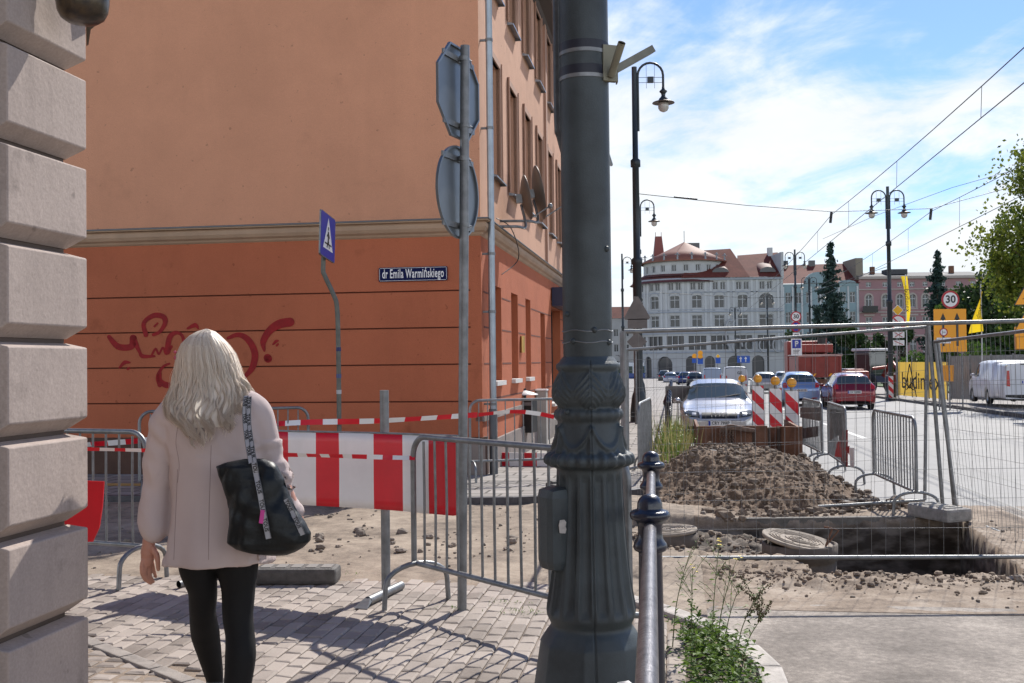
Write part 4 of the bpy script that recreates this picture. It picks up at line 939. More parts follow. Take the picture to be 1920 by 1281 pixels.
# plastic foot and loose tubes
ft = G(552, 1098, lambda x, y: 0); pf = thing('plastic_foot', 'grey recycled plastic foot block lying on the pavers right of the woman', 'foot block', (ft.x, ft.y+.1, 0))
Mf = mat('recycled_plastic', (.085, .078, .072), .7, var=.35, vs=15, bump=.4, bs=60)
mb = MB(); mb.box((ft.x-.0, ft.y+.12, .058), (.60, .22, .115), rz=-.05, bev=.03); part(mb, 'block', Mf, pf)
mb = MB()
for k in range(-2, 3): mb.box((ft.x+k*.11, ft.y+.12-k*.006, .117), (.075, .13, .006), rz=-.05)
part(mb, 'socket', mat('light_plastic', (.2, .185, .17), .7), pf); rebase(pf)
def loose(a, b, r, label, fl=None):
    mb = MB(); a = Vector(a); b = Vector(b); mb.tube([a, b], r, 20, cap=False); mb.tube([b, a], r*.85, 20, cap=False, mi=1)
    if fl:
        n = 10; d = (a-b).normalized(); w = Vector((-d.y, d.x, 0)); mb.add([a+w*r, a-w*r, a-w*.05+d*.11-Vector((0, 0, r*.8)), a+w*.05+d*.11-Vector((0, 0, r*.8)), a+w*r*.6+Vector((0, 0, r*.8)), a-w*r*.6+Vector((0, 0, r*.8))], [(0, 3, 2, 1), (4, 5, 2, 3), (0, 4, 3), (1, 2, 5)])
    return tag(mb.build('steel_tube', [M_galv, M_blk]), label, 'tube')
z0 = lambda x, y: 0
a = G(690, 1136, z0); b = G(752, 1106, z0); loose(a+Vector((0, 0, .03)), b+Vector((0, 0, .03)), .03, 'steel tube with a flattened end lying under the crowd barrier', 1)
a = G(335, 1103, z0); b = G(420, 1084, z0); loose(a+Vector((0, 0, .027)), b+Vector((0, 0, .027)), .026, 'steel tube lying on the pavers behind the legs of the woman')
# ---- barrier tape
M_tape = None
def tape(pts, label, w=.055, sag=0, seg=.22, tw=1.5):
    pts = catmull(pts, 14); mb = MB(); s = 0; prev = None; vs = []; n = len(pts)
    ss = [0]
    for a, b in zip(pts[:-1], pts[1:]): ss.append(ss[-1]+(b-a).length)
    for i, p in enumerate(pts):
        d = (pts[min(i+1, n-1)]-pts[max(i-1, 0)]).normalized(); a = .55*sin(ss[i]*tw+1)+.3*noise.noise((ss[i]*2, 0, 0)); side = d.cross(Vector((0, 0, 1))).normalized(); u_ = side.cross(d); v_ = u_*cos(a)+side*sin(a); vs.append((p+v_*w/2, p-v_*w/2))
    for i in range(n-1): mb.add([vs[i][0], vs[i][1], vs[i+1][1], vs[i+1][0]], [(0, 1, 2, 3)], int((ss[i]+ss[i+1])/2/seg) % 2, True)
    o = mb.build('barrier_tape', [M_red, M_white]); return tag(o, label, 'barrier tape')
tape([P(100, 838, 13.2), P(300, 823, 13.2), P(520, 795, 13.3), P(715, 789, 13.4), P(895, 778, 14.2)], 'red and white tape stretched low across the orange gable wall', .07)
tape([P(897, 778, 14.4), P(960, 772, 14.5), P(1010, 776, 14.6), P(1062, 788, 14.8)], 'short red and white tape sagging between far barrier and pole', .06)
tape([P(160, 842, 7.3), P(283, 845, 7.4), P(400, 850, 7.2), P(540, 853, 7.2), P(660, 856, 7.0), P(778, 859, 7.02)], 'red and white tape running behind the woman to the barrier corner', .03, seg=.09, tw=4)
# ================================================================ WOMAN
WZ = 4.65
def wp(x, y, d=0): return P(x, y, WZ+d)
hx = wp(388, 668)
wloc = Vector((wp(410, 1281).x, WZ, 0))
wm = thing('person', 'woman with long platinum hair seen from behind in pale pink coat and black leggings', 'person', wloc)
M_skin = mat('skin', (.42, .20, .14), .5, var=.1, vs=20)
def merge(mb, name, m, parent, voxel, smooth=4):
    o = mb.build(name, m); clean(o, voxel=voxel, smooth=smooth); o.parent = parent; return o
def vtube(mb, pts, rs, n=16, k=6):
    pp = catmull(pts, k); m = len(pp); L_ = len(rs)-1
    rr = [lerp(rs[min(int(i*L_/(m-1)), L_)], rs[min(int(i*L_/(m-1))+1, L_)], (i*L_/(m-1)) % 1) for i in range(m)]
    mb.tube(pp, rr, n); mb.ball(pp[0], rr[0]*.98, 14, 10); mb.ball(pp[-1], rr[-1]*.98, 14, 10)
# legs: picture outline of each leg gives centre and radius
legL = [(370, 1062, .0, .080), (380, 1106, .04, .064), (380, 1149, .10, .058), (385, 1189, .20, .065), (394, 1231, .27, .053), (402, 1270, .33, .041)]
legR = [(445, 1062, .0, .092), (447, 1106, 0, .073), (446, 1156, -.01, .066), (450, 1189, -.02, .063), (451, 1231, -.04, .067), (446, 1281, -.05, .060), (441, 1325, -.06, .045)]
hips = wp(408, 1010)
mb = MB(); b2 = MB()
for l in (legL, legR):
    pts = [wp(x, y, d) for x, y, d, r in l]; rs = [r for *_, r in l]
    foot = pts[-1].copy(); foot.z = .075 if l is legR else .08
    hp = Vector((lerp(hips.x, pts[0].x, .9), hips.y, hips.z)); vtube(mb, [hp]+pts+[foot], [.10]+rs+[.036]); vtube(b2, [hp]+pts+[foot], [.09]+[r*.9 for r in rs]+[.032])
mb.ball(hips, (.17, .125, .12), 20, 14); merge(mb, 'leggings', mat('black_leggings', (.0045, .0045, .005), .75, bump=.1, bs=300, spec=.3), wm, .009)
# shoes (just below the frame)
for l in (legL, legR):
    f = wp(*l[-1][:2], l[-1][2]); mb = MB(); mb.ball((f.x, f.y, .085), (.042, .05, .07), 14, 10); mb.ball((f.x, f.y+.07, .045), (.043, .13, .04), 16, 10); mb.box((f.x, f.y-.03, .02), (.05, .05, .04)); merge(mb, 'shoe', M_blk, wm, .009)
# body: torso, head with a face on the far side, arms, left hand with five fingers
nk = wp(392, 735, .01); ch = wp(402, 830); hd = hx
vtube(b2, [hips, wp(405, 940), ch, wp(395, 785, .0), nk], [.11, .10, .10, .075, .05])
vtube(b2, [nk, Vector((hd.x, hd.y+.01, hd.z-.06))], [.055, .06])
b2.ball((hd.x, hd.y, hd.z+.02), (.075, .095, .095), 24, 18); b2.ball((hd.x, hd.y+.035, hd.z-.045), (.058, .07, .07), 20, 14)
b2.ball((hd.x, hd.y+.108, hd.z-.018), (.013, .02, .022), 10, 8); b2.ball((hd.x, hd.y+.098, hd.z-.062), (.024, .012, .009), 10, 8)
for sx_ in (-1, 1):
    b2.ball((hd.x+sx_*.077, hd.y+.005, hd.z-.01), (.010, .02, .03), 10, 8); b2.ball((hd.x+sx_*.031, hd.y+.088, hd.z+.012), (.016, .01, .009), 10, 8)
shL, elL, wrL = wp(318, 785, .01), wp(292, 905, .04), wp(280, 1000, -.02)
shR, elR, wrR = wp(478, 780, .01), wp(521, 893, .03), wp(553, 962, .02)
vtube(b2, [shL, elL, wrL], [.05, .042, .028]); vtube(b2, [shR, elR, wrR], [.05, .042, .028])
vtube(b2, [wrL, wp(279, 1018, -.02), wp(277, 1036, -.015)], [.026, .027, .031])
# palm
pm = wp(277, 1044, -.012); b2.ball(pm, (.030, .024, .045), 16, 12)
fk = [((268, 1052, -.030), (266, 1072, -.030), (271, 1085, -.010), (277, 1090, .006), .0088), ((273, 1056, -.018), (272, 1077, -.016), (278, 1090, .002), (283, 1094, .016), .0092), ((279, 1057, -.004), (280, 1076, .002), (285, 1088, .016), (288, 1091, .028), .0088), ((285, 1053, .010), (288, 1068, .018), (291, 1079, .030), (292, 1082, .038), .0078)]
for a, b, c, d, r in fk: vtube(b2, [wp(lerp(pm.x, 0, 1) if 0 else 277, 1046, (a[2]-.012)/2), wp(*a), wp(*b), wp(*c), wp(*d)], [r*1.35, r*1.15, r*1.05, r, r*.82], 10, 4)
vtube(b2, [wp(287, 1030, -.035), wp(294, 1042, -.045), wp(296, 1056, -.045), wp(297, 1068, -.035)], [.015, .0125, .0108, .0085], 10, 4)
vtube(b2, [wrR, wp(557, 975, .03), wp(560, 990, .05)], [.026, .03, .026])
for k in range(4): vtube(b2, [wp(556+k*3, 985, .04-k*.015), wp(560+k*3, 1002, .05-k*.015), wp(556+k*3, 1012, .06-k*.015)], [.011, .009, .007], 8, 4)
vtube(b2, [wp(552, 978, .01), wp(549, 990, .0), wp(550, 1000, .0)], [.012, .01, .008], 8, 4)
merge(b2, 'body', M_skin, wm, .0045, 2)
# coat: cross sections down the back
M_coat = mat('pale_pink_wool', (.47, .385, .365), .95, bump=.45, bs=380, var=.05, vs=3, spec=.15, dist=.002)
cs = [(730, 393, .065, .06), (742, 394, .105, .075), (752, 396, .16, .09), (768, 400, .205, .105), (790, 403, .215, .12), (830, 407, .205, .128), (880, 410, .200, .13), (930, 412, .205, .14), (980, 413, .215, .15), (1020, 411, .224, .16), (1054, 409, .232, .165)]
mb = MB(); n = 48; vs = []
NR = 60
for i in range(NR+1):
    t = i/NR*(len(cs)-1); k = min(int(t), len(cs)-2); f = t-k; y, x, w, d = [lerp(cs[k][q], cs[k+1][q], f) for q in range(4)]
    c = wp(x, y)
    for j in range(n):
        a = 2*PI*j/n; e = 2.4; ca, sa = cos(a), sin(a)
        rx = w*abs(ca)**(2/e)*(1 if ca > 0 else -1); ry = d*abs(sa)**(2/e)*(1 if sa > 0 else -1)
        hemw = smoothstep(900, 1054, y); fold = .010*hemw*sin(7*a+.6)+.004*sin(3*a+y*.02)
        z = c.z+(.012*hemw*noise.noise((a, 3, 1)))
        vs.append((c.x+rx+fold*ca, c.y+ry+fold*sa, z))
mb.add(vs, [(i*n+j, i*n+(j+1) % n, (i+1)*n+(j+1) % n, (i+1)*n+j) for i in range(NR) for j in range(n)], 0, True)
mb.add(vs[:n], [tuple(range(n))[::-1]]); mb.add(vs[-n:], [tuple(range(n))])
cuff = wp(289, 996, -.015)
vtube(mb, [wp(335, 770, .0), wp(318, 790, .01), wp(303, 850, .025), wp(297, 905, .03), wp(292, 950, .012), wp(289, 996, -.015)], [.085, .082, .069, .064, .063, .062])
vtube(mb, [wp(462, 766, .0), wp(480, 785, .01), wp(496, 835, .02), wp(513, 885, .03), wp(532, 930, .03), wp(547, 962, .02)], [.085, .080, .068, .062, .055, .046])
o = mb.build('coat', M_coat); clean(o, voxel=.009, smooth=5)
def wrinkle(p):
    d = .006*noise.noise((p.x*6, p.y*6, p.z*4))
    s_ = (p.x-wloc.x)
    if s_ > .17 and p.z < 1.25: d += .022*noise.noise((p.x*5+p.z*7, p.y*5, p.z*18-p.x*9))
    elif s_ > .12: d += .007*noise.noise((p.x*14, p.y*8, p.z*9))
    if s_ < -.19: d += .015*noise.noise((p.x*7, p.y*7, p.z*14+p.x*11))
    if abs(s_) < .2 and p.z < 1.2: d += .006*noise.noise((p.x*11, 0, p.z*3.5))
    if p.z > 1.2: d += .004*noise.noise((p.x*18+p.z*10, 0, p.z*5))
    return d
for v in o.data.vertices: v.co = v.co+v.normal*wrinkle(v.co)*1.2
o.parent = wm
def on_coat(x, y):                        # nearest point of the coat's back along a picture ray
    d = ray(x, y); h, loc, nr, _ = o.ray_cast(Vector((0, 0, EYE)), d); return (loc if h else wp(x, y, -.15)), (nr if h else Vector((0, -1, 0)))
for xs_ in ([(396, 835), (394, 900), (392, 960), (391, 1050)], [(333, 880), (331, 930), (328, 1000), (326, 1050)], [(335, 792), (330, 830), (336, 870), (333, 905)]):
    mb = MB(); q = [on_coat(*p)[0] for p in [tuple(v[:2]) for v in catmull([(x, y, 0) for x, y in xs_], 8)]]; mb.tube(q, .0013, 4); mb.build('seam', mat('seam_thread', (.24, .18, .17), .9), wm)
# ---- hair
OL = [(617, 388, 388), (622, 372, 402), (630, 358, 411), (645, 343, 426), (665, 335, 440), (690, 331, 449), (710, 327, 455), (730, 322, 463), (745, 316, 467), (760, 310, 466), (780, 316, 460), (800, 330, 452), (828, 350, 430), (860, 352, 428)]
def outl(y): return interp(OL, y)
def depthD(y): return interp([(617, .0), (622, .05), (632, .085), (650, .112), (680, .125), (715, .122), (745, .135), (775, .158), (830, .168), (870, .17)], y)[0]
M_hair = ext('platinum_hair', dict(rough=.36, spec=.35), lambda t, b: None)
def hairnodes(t, b):
    a = t.nodes.new('ShaderNodeAttribute'); a.attribute_name = 'tone'; r = t.nodes.new('ShaderNodeValToRGB')
    r.color_ramp.elements[0].color = (.58, .43, .31, 1); r.color_ramp.elements[1].color = (.98, .90, .80, 1); r.color_ramp.elements[0].position = .0; r.color_ramp.elements[1].position = .8
    t.links.new(a.outputs['Fac'], r.inputs[0]); t.links.new(r.outputs[0], b.inputs['Base Color'])
    tr = t.nodes.new('ShaderNodeBsdfTranslucent'); t.links.new(r.outputs[0], tr.inputs[0]); mx = t.nodes.new('ShaderNodeMixShader'); mx.inputs[0].default_value = .42
    out = t.nodes['Material Output']; t.links.new(b.outputs[0], mx.inputs[1]); t.links.new(tr.outputs[0], mx.inputs[2]); t.links.new(mx.outputs[0], out.inputs[0])
hairnodes(M_hair.node_tree, M_hair.node_tree.nodes['Principled BSDF'])
def hpos(th, y, k=1.0):
    l, r = outl(y); cx = (l+r)/2; hw = (r-l)/2
    c = wp(cx, y); sc = WZ/F; D = depthD(y)
    return Vector((c.x+hw*sc*sin(th)*k, WZ-D*cos(th)*k, c.z))
random.seed(21)
mb = MB()
def fn(a, b):
    th = lerp(-2.0, 2.0, a); y = lerp(617.5, 798, b); return hpos(th, y, .965)
mb.grid(50, 50, fn); 
hb = mb.build('hair', [M_hair], wm); at = hb.data.attributes.new('tone', 'FLOAT', 'POINT'); at.data.foreach_set('value', [.8]*len(hb.data.vertices))
mb = MB(); tones = []; NC = 46
clumps = [dict(ph=random.uniform(0, 6.3), amp=random.uniform(.6, 1.3), len=random.uniform(-22, 10), curl=random.uniform(.3, 1.2), tone=random.uniform(.25, .8), lift=random.uniform(0, 1), wl=random.uniform(34, 54)) for _ in range(NC)]
for s_i in range(2700):
    th = random.uniform(-1.75, 1.75); ci = int((th+1.75)/3.5*NC*.999); C = clumps[ci]; thc = -1.75+3.5*(ci+.5)/NC
    fly = random.random() < .04
    layer = random.uniform(.94, 1.03)+(.02 if fly else 0)
    a_ = sin(th); yend = lerp(826, 796, abs(a_)**1.6)+C['len']+random.gauss(0, 5)
    if th > .7: yend -= 6
    y0 = 617.5+random.random()**2*12; n = 26; pts = []
    for i in range(n):
        t = i/(n-1); y = lerp(y0, yend, t)
        cl = smoothstep(.25, .9, t)*.74; tt = lerp(th, thc, cl)
        p = hpos(tt, y, layer+.012*C['lift']*smoothstep(.3, .8, t))
        wv = C['amp']*.0125*smoothstep(.15, .75, t)*sin((y-617)/C['wl']*2*PI*.72+C['ph'])
        p.x += wv*cos(tt); p.y -= wv*.5*sin(C['ph']+y*.07)+.004*smoothstep(.5, 1, t)
        e = max(0, t-.82)/.18; p.x += C['curl']*.042*e*e; p.y -= .012*e*C['curl']; p.z += C['curl']*.012*e*e
        if th > .9 and t > .6: q = (t-.6)/.4; p.x += .018*sin(q*5.5)*C['amp']; p.z += .012*(1-cos(q*4))*.6
        if fly: p += Vector((noise.noise((s_i, t*3, 0)), noise.noise((s_i, t*3, 5)), 0))*.022*smoothstep(.1, .5, t)
        pts.append(p)
    r0 = random.uniform(.0011, .0022)*(.5 if fly else 1); k0 = len(mb.v)
    mb.tube(pts, [r0*(1.1-.8*i/(n-1)) for i in range(n)], 3, cap=False)
    tone = min(1, max(0, C['tone']*.7+random.uniform(.0, .6)))
    for i in range(n): tones += [min(1, tone*(1-.35*smoothstep(.55, .95, i/(n-1))))]*3
ho = mb.build('strands', [M_hair], hb); at = ho.data.attributes.new('tone', 'FLOAT', 'POINT'); at.data.foreach_set('value', tones)
# pink flower clip at the left of the hair
mb = MB(); random.seed(8); c = wp(333, 668, -.03)
for k in range(14): mb.ball(c+Vector((random.uniform(-.012, .012), random.uniform(-.01, .01), random.uniform(-.018, .018))), (.007, .005, .007), 7, 5)
mb.build('hair_clip', mat('pink_clip', (.45, .05, .10), .5), wm)
rebase(wm)
# ---- tote bag (hangs from the shoulder: a thing of its own)
BD = -.215
bag = thing('tote_bag', 'black shiny tote bag with white lettered straps hanging on the woman in pink coat', 'bag', wp(500, 1040, BD))
rows = [(861, 455, 494, .02), (867, 424, 510, .035), (874, 408, 516, .05), (900, 417, 530, .065), (930, 427, 540, .075), (955, 433, 552, .085), (980, 435, 568, .09), (1000, 432, 579, .09), (1015, 431, 578, .09), (1027, 444, 566, .08), (1035, 470, 553, .06), (1040, 500, 540, .03)]
mb = MB(); n = 56; NR = 70; vs = []
for i in range(NR+1):
    t = i/NR; yy = lerp(861, 1040, t); l, r, d = interp(rows, yy); c = wp((l+r)/2, yy, BD); hw = (r-l)/2*WZ/F
    for j in range(n):
        a = 2*PI*j/n; ca, sa = cos(a), sin(a); p = Vector((c.x+hw*abs(ca)**.7*(1 if ca > 0 else -1), c.y+d*sa, c.z))
        pull = (p.x-wp(480, 900).x)
        w_ = .020*noise.noise((p.x*26-p.z*6, 4, p.z*5))+.012*noise.noise((p.x*10+p.z*12, 1, p.z*9))+.006*noise.noise((p.x*40-p.z*18, 2, p.z*10))
        k = smoothstep(0, .1, t)*(1-smoothstep(.88, 1, t)); p.y += w_*k*(-1 if sa < 0 else 1); vs.append(p)
mb.add(vs, [(i*n+j, i*n+(j+1) % n, (i+1)*n+(j+1) % n, (i+1)*n+j) for i in range(NR) for j in range(n)], 0, True)
mb.add(vs[-n:], [tuple(range(n))]); mb.add([Vector(v)-Vector((0, 0, .03)) for v in vs[:n]], [tuple(range(n))[::-1]])
bo = part(mb, 'bag_body', mat('black_satin_nylon', (.004, .006, .007), .46, spec=.32, bump=.2, bs=70), bag)
def bagpt(x, y, off=.004):
    h, loc, nr, _ = bo.ray_cast(Vector((0, 0, EYE)), ray(x, y))
    if h and loc.y < WZ: return loc-ray(x, y)*off
    return None
M_strap = mat('strap_white', (.34, .34, .36), .6)
def ribbon(path, w, name, lettering=True, free=()):
    pp = catmull([(x, y, 0) for x, y in path], 8); q = []; 
    for v in pp:
        b = bagpt(v.x, v.y)
        if b is None or v.y < 876:
            c = o.ray_cast(Vector((wloc.x-wloc.x, 0, 0)), Vector((0, 1, 0)))
            b = wp(v.x, v.y, interp([(738, -.10), (750, -.125), (790, -.165), (860, -.26), (880, -.29)], v.y)[0])
        q.append(b)
    n = len(q)
    for it in range(3): q = [q[0]]+[(q[i-1]+q[i]*2+q[i+1])/4 for i in range(1, n-1)]+[q[-1]]
    q = [p-Vector((0, .006, 0)) for p in q]
    mb = MB(); L1, R1 = [], []
    for i, p in enumerate(q):
        d = (q[min(i+1, n-1)]-q[max(i-1, 0)]).normalized(); s_ = d.cross(Vector((0, -1, 0))).normalized()*w/2; L1.append(p+s_); R1.append(p-s_)
    mb.add(L1+R1, [(i, i+1, n+i+1, n+i) for i in range(n-1)], 0, True)
    mb.add([p+Vector((0, .003, 0)) for p in L1+R1], [(i, n+i, n+i+1, i+1) for i in range(n-1)], 0, True)
    so_ = part(mb, name, M_strap, bag)
    if lettering:
        ln = 0; nxt = .03; word = 'TOUS'
        e = MB()
        for s_ in (-1, 1): e.tube([(a+b)/2+(a-b)*.46*s_-Vector((0, .0008, 0)) for a, b in zip(L1, R1)], .0009, 4)
        e.build('strap_edge', M_blk, so_)
        while True:
            # walk along
            acc = 0; done = False
            for i in range(n-1):
                l_ = (q[i+1]-q[i]).length
                if acc+l_ >= nxt:
                    p = q[i].lerp(q[i+1], (nxt-acc)/l_); d = (q[i+1]-q[i]).normalized(); up = d.cross(Vector((0, -1, 0))).normalized()
                    text(word, w*.92, face_mat(p-Vector((0, .0016, 0)), d, -up if 0 else up*-1 if up.x < 0 else up, None), M_blk, so_, depth=.0004, sx=.95, bold=.0006); done = True; break
                acc += l_
            if not done: break
            nxt += .078
ribbon([(467, 744), (466, 790), (472, 835), (479, 880), (488, 925), (495, 965), (504, 1010)], .024, 'strap')
ribbon([(462, 742), (459, 775), (463, 820), (471, 868)], .020, 'strap', True)
ribbon([(536, 936), (548, 960), (558, 980), (568, 1003)], .022, 'strap')
mb = MB(); q = bagpt(491, 969, .014); mb.box(q, (.017, .004, .055), ry=.15, bev=.0015); part(mb, 'pink_tag', mat('pink_plastic', (.55, .05, .28), .4), bag)
rebase(bag)
# ================================================================ MESH FENCE PANELS
def heras(bl, br, tr, tl, label, nv=30, nh=8):
    bl, br, tr, tl = map(Vector, (bl, br, tr, tl))
    t = thing('mesh_fence', label, 'fence', (bl.x, bl.y, bl.z), 0, 'wire mesh fence panels round the pit')
    mb = MB(); mb.tube([bl, tl, ], .019, 12); mb.tube([br, tr], .019, 12); mb.tube([tl, tr], .018, 12); mb.tube([bl, br], .018, 12); part(mb, 'frame', M_galvd, t)
    mb = MB(); random.seed(2)
    def q(a, b, off=.0): 
        p = bl.lerp(br, a).lerp(tl.lerp(tr, a), b); return p+Vector((0, .012*noise.noise((a*9, b*5, bl.x)), 0))
    for i in range(1, nv): mb.tube([q(i/nv, k/8) for k in range(9)], .0017, 4, cap=False)
    for i in range(1, nh):
        mb.tube([q(k/12, i/nh) for k in range(13)], .0021, 4, cap=False)
    part(mb, 'wire_mesh', mat('mesh_wire', (.2, .2, .2), .5, .6), t); rebase(t); return t
fz = 9.0
heras(P(1176, 1047, fz), P(1985, 1044, fz), P(1985, 600, fz), P(1170, 622, fz), 'nearest wire fence panel spanning the front of the open pit')
heras(P(1178, 972, 12.6), P(1734, 938, 12.3), P(1738, 613, 12.3), P(1176, 656, 12.6), 'rear wire fence panel standing behind the open pit')
heras(P(1795, 967, 12.2), P(1995, 1046, 9.2), P(1995, 612, 9.2), P(1752, 641, 12.2), 'side wire fence panel leaving the rubber block towards the right edge', 28)
heras(P(1180, 972, 12.6), P(1172, 1047, 9.1), P(1166, 624, 9.1), P(1172, 656, 12.6), 'wire fence panel seen edge on beside the tram pole', 28)
# standing tubes at the corner with the block
tb = thing('fence_post', 'pair of leaning steel tubes standing in the pale block at the pit corner', 'fence post', G(1765, 965))
for (x0, y0, x1, y1) in ((1741, 610, 1768, 955), (1758, 636, 1790, 955)): part(pole_between(P(x0, y0, 12.25), P(x1, y1, 12.25), .022, 14), 'tube', M_galvd, tb)
rebase(tb)
fb = G(1768, 976); fbt = thing('fence_block', 'grey fence foot block at the far right corner of the pit', 'foot block', (fb.x, fb.y, fb.z))
mb = MB(); mb.box((fb.x, fb.y+.1, fb.z+.075), (.34, .62, .14), rz=.35, bev=.03); part(mb, 'block', mat('block_concrete', (.26, .24, .22), .85, var=.3, vs=12, bump=.4, bs=60), fbt)
mb = MB()
for k in range(-2, 3): mb.box((fb.x-k*.035, fb.y+.1+k*.1, fb.z+.15), (.22, .045, .012), rz=.35)
part(mb, 'ridge', mat('block_light', (.33, .31, .28), .8), fbt); rebase(fbt)
# ================================================================ SPOIL HEAP
pcx, pcy = 3.0, 14.7
def heap_h(x, y):
    ex = (x-pcx)/(1.55 if x > pcx else 1.65); ey = (y-pcy)/(2.55 if y < pcy else 1.9); r = math.sqrt(ex*ex+ey*ey)
    r *= 1+.16*noise.noise((x*.9, y*.9, 3))
    h = .60*max(0, 1-r)**.75 if r < 1 else 0
    h = .49*(1-smoothstep(.36, 1.03, r))+.03*max(0, 1-r)
    k = smoothstep(1.08, .8, r) if 0 else max(0, min(1, (1.12-r)/.3))
    h += k*(.13*noise.noise((x*1.6, y*1.6, 5))+.06*abs(noise.noise((x*3.4, y*3.4, 6)))+.03*noise.noise((x*9, y*9, 7))+.028*noise.noise((x*21, y*21, 8))+.018*abs(noise.noise((x*38, y*38, 8))))
    return h
def heap_z(x, y): u, v = UV(x, y); return road(x, y)+heap_h(x, y)-.012
hp = thing('spoil_heap', 'heap of brown excavated soil and rubble behind the open pit', 'soil heap', (pcx, pcy, road(pcx, pcy)))
mb = MB()
mb.grid(240, 300, lambda a, b: Vector((lerp(pcx-1.95, pcx+1.85, a), lerp(pcy-2.9, pcy+2.2, b), heap_z(lerp(pcx-1.95, pcx+1.85, a), lerp(pcy-2.9, pcy+2.2, b)))))
part(mb, 'soil', ground_mat('heap_soil', [(.055, .034, .020), (.155, .098, .060), (.265, .185, .125)], [.42, .56, .7], bump=.9, bd=.02, scales=(3, 16, 70)), hp)
mb = MB(); random.seed(31)
for k in range(4200):
    a = random.uniform(0, 2*PI); rr = random.random()**.55*1.08; x = pcx+cos(a)*rr*1.62; y = pcy+sin(a)*rr*(2.6 if sin(a) < 0 else 1.9)
    big = smoothstep(.2, 1, (x-pcx)/1.6)*smoothstep(.3, -1, (y-pcy)/2.6); r = .007+random.expovariate(105 if random.random() > big*.5 else 38); r = min(r, .09)
    rock(mb, (x, y, heap_z(x, y)+r*.25), r, fl=.8)
for k in range(160):
    x = random.uniform(2.2, 4.7); y = pcy-2.2-random.random()*.55+(x-3.2)*.35; r = .01+random.expovariate(42); rock(mb, (x, y, road(x, y)+min(r, .1)*.3), min(r, .1), fl=.8)
o = part(mb, 'rubble', ground_mat('rubble', [(.07, .048, .033), (.155, .112, .08), (.26, .20, .15)], [.42, .56, .68], bump=.5, scales=(4, 12, 60)), hp); o['kind'] = 'stuff'; rebase(hp)
random.seed(77)
for (x, y, r, lb) in ((1362, 892, .10, 'pale grey boulder near the top of the spoil heap'), (1585, 948, .09, 'pale rock at the right foot of the spoil heap')):
    c = G(x, y); z = 14.2 if y < 900 else c.y; p = P(x, y, z); mb = MB(); rock(mb, p, r, fl=.8); tag(mb.build('boulder', mat('pale_rock', (.27, .25, .225), .85, var=.3, vs=9, bump=.5, bs=30)), lb, 'rock')
c = G(1388, 1028); mb = MB(); mb.box((c.x, c.y, -.30), (.20, .12, .1), rz=.5, rx=.3, bev=.012); tag(mb.build('brick', mat('old_brick', (.3, .19, .12), .9, var=.2, vs=20)), 'pale broken brick lying in the dug soil between the two manholes', 'brick')
# white dead branch on the heap
mb = MB(); b0 = P(1318, 853, 14.9); b1_ = P(1345, 852, 14.7); mb.tube(catmull([P(1300, 862, 14.6)+Vector((0, 0, .02)), P(1310, 847, 14.8), P(1324, 846, 14.7), P(1338, 852, 14.5), P(1350, 858, 14.4)], 5), .016, 7, r2=.01); mb.tube(catmull([P(1324, 846, 14.7), P(1340, 845, 14.8), P(1347, 851, 14.6)], 4), .012, 6)
tag(mb.build('dead_branch', mat('bleached_wood', (.5, .46, .4), .8)), 'bleached white branch lying on top of the spoil heap', 'branch')
# ================================================================ MANHOLES
def manhole(c, r, ztop, zbot, tilt, label, seed=0, key=False):
    t = thing('manhole_shaft', label, 'manhole', (c[0], c[1], zbot))
    mb = MB(); mb.lathe([(r*.97, zbot), (r*.965, ztop-.20), (r*.93, ztop-.19), (r*1.0, ztop-.17), (r*1.0, ztop-.035), (r*.93, ztop-.03), (r*.9, ztop-.1)], 48, c=(c[0], c[1], 0), cap=False, fn=lambda a, z: 1+.012*noise.noise((a*2, z*6, seed)))
    part(mb, 'concrete_ring', mat('wet_concrete', (.115, .09, .07), .85, var=.35, vs=7, bump=.5, bs=30), t)
    T = Matrix.Translation((c[0], c[1], ztop)) @ Matrix.Rotation(tilt[0], 4, 'X') @ Matrix.Rotation(tilt[1], 4, 'Y')
    mb = MB(); mb.T = T; mb.lathe([(0, -.03), (r*.98, -.03), (r*1.0, -.02), (r*1.0, .0), (r*.94, .004), (r*.92, -.002), (0, -.002)], 48, cap=False)
    random.seed(seed)
    for k in range(9): mb.tube([Vector((cos(a/14*2*PI+k)*r*(.1+.09*k), sin(a/14*2*PI+k)*r*(.1+.09*k), .001)) for a in range(0, 11)], .006, 5)
    part(mb, 'lid', mat('sandy_iron_lid', (.30, .25, .20), .85, var=.25, vs=14, bump=.5, bs=40), t)
    if key:
        mb = MB(); mb.T = T; p = Vector((r*.62, -r*.35, 0)); mb.tube([p, p+Vector((.03, 0, .16)), p+Vector((-.04, .02, .17))], .009, 6); mb.tube([p, p+Vector((.09, 0, .16)), p+Vector((-.02, 0, .175))], .008, 6); part(mb, 'lifting_key', M_rust, t)
    rebase(t)
zc = 9.75; c = P(1499, 1011, zc); manhole((c.x, c.y), .335, c.z, -1.0, (.10, .17), 'round manhole shaft with tilted sandy lid and lifting key in the pit', 2, True)
c2 = G(1258, 997); c2 = P(1252, 992, 10.7); manhole((c2.x, c2.y), .29, c2.z, -.7, (.02, -.05), 'second manhole lid half sunk in soil behind the railing', 5)
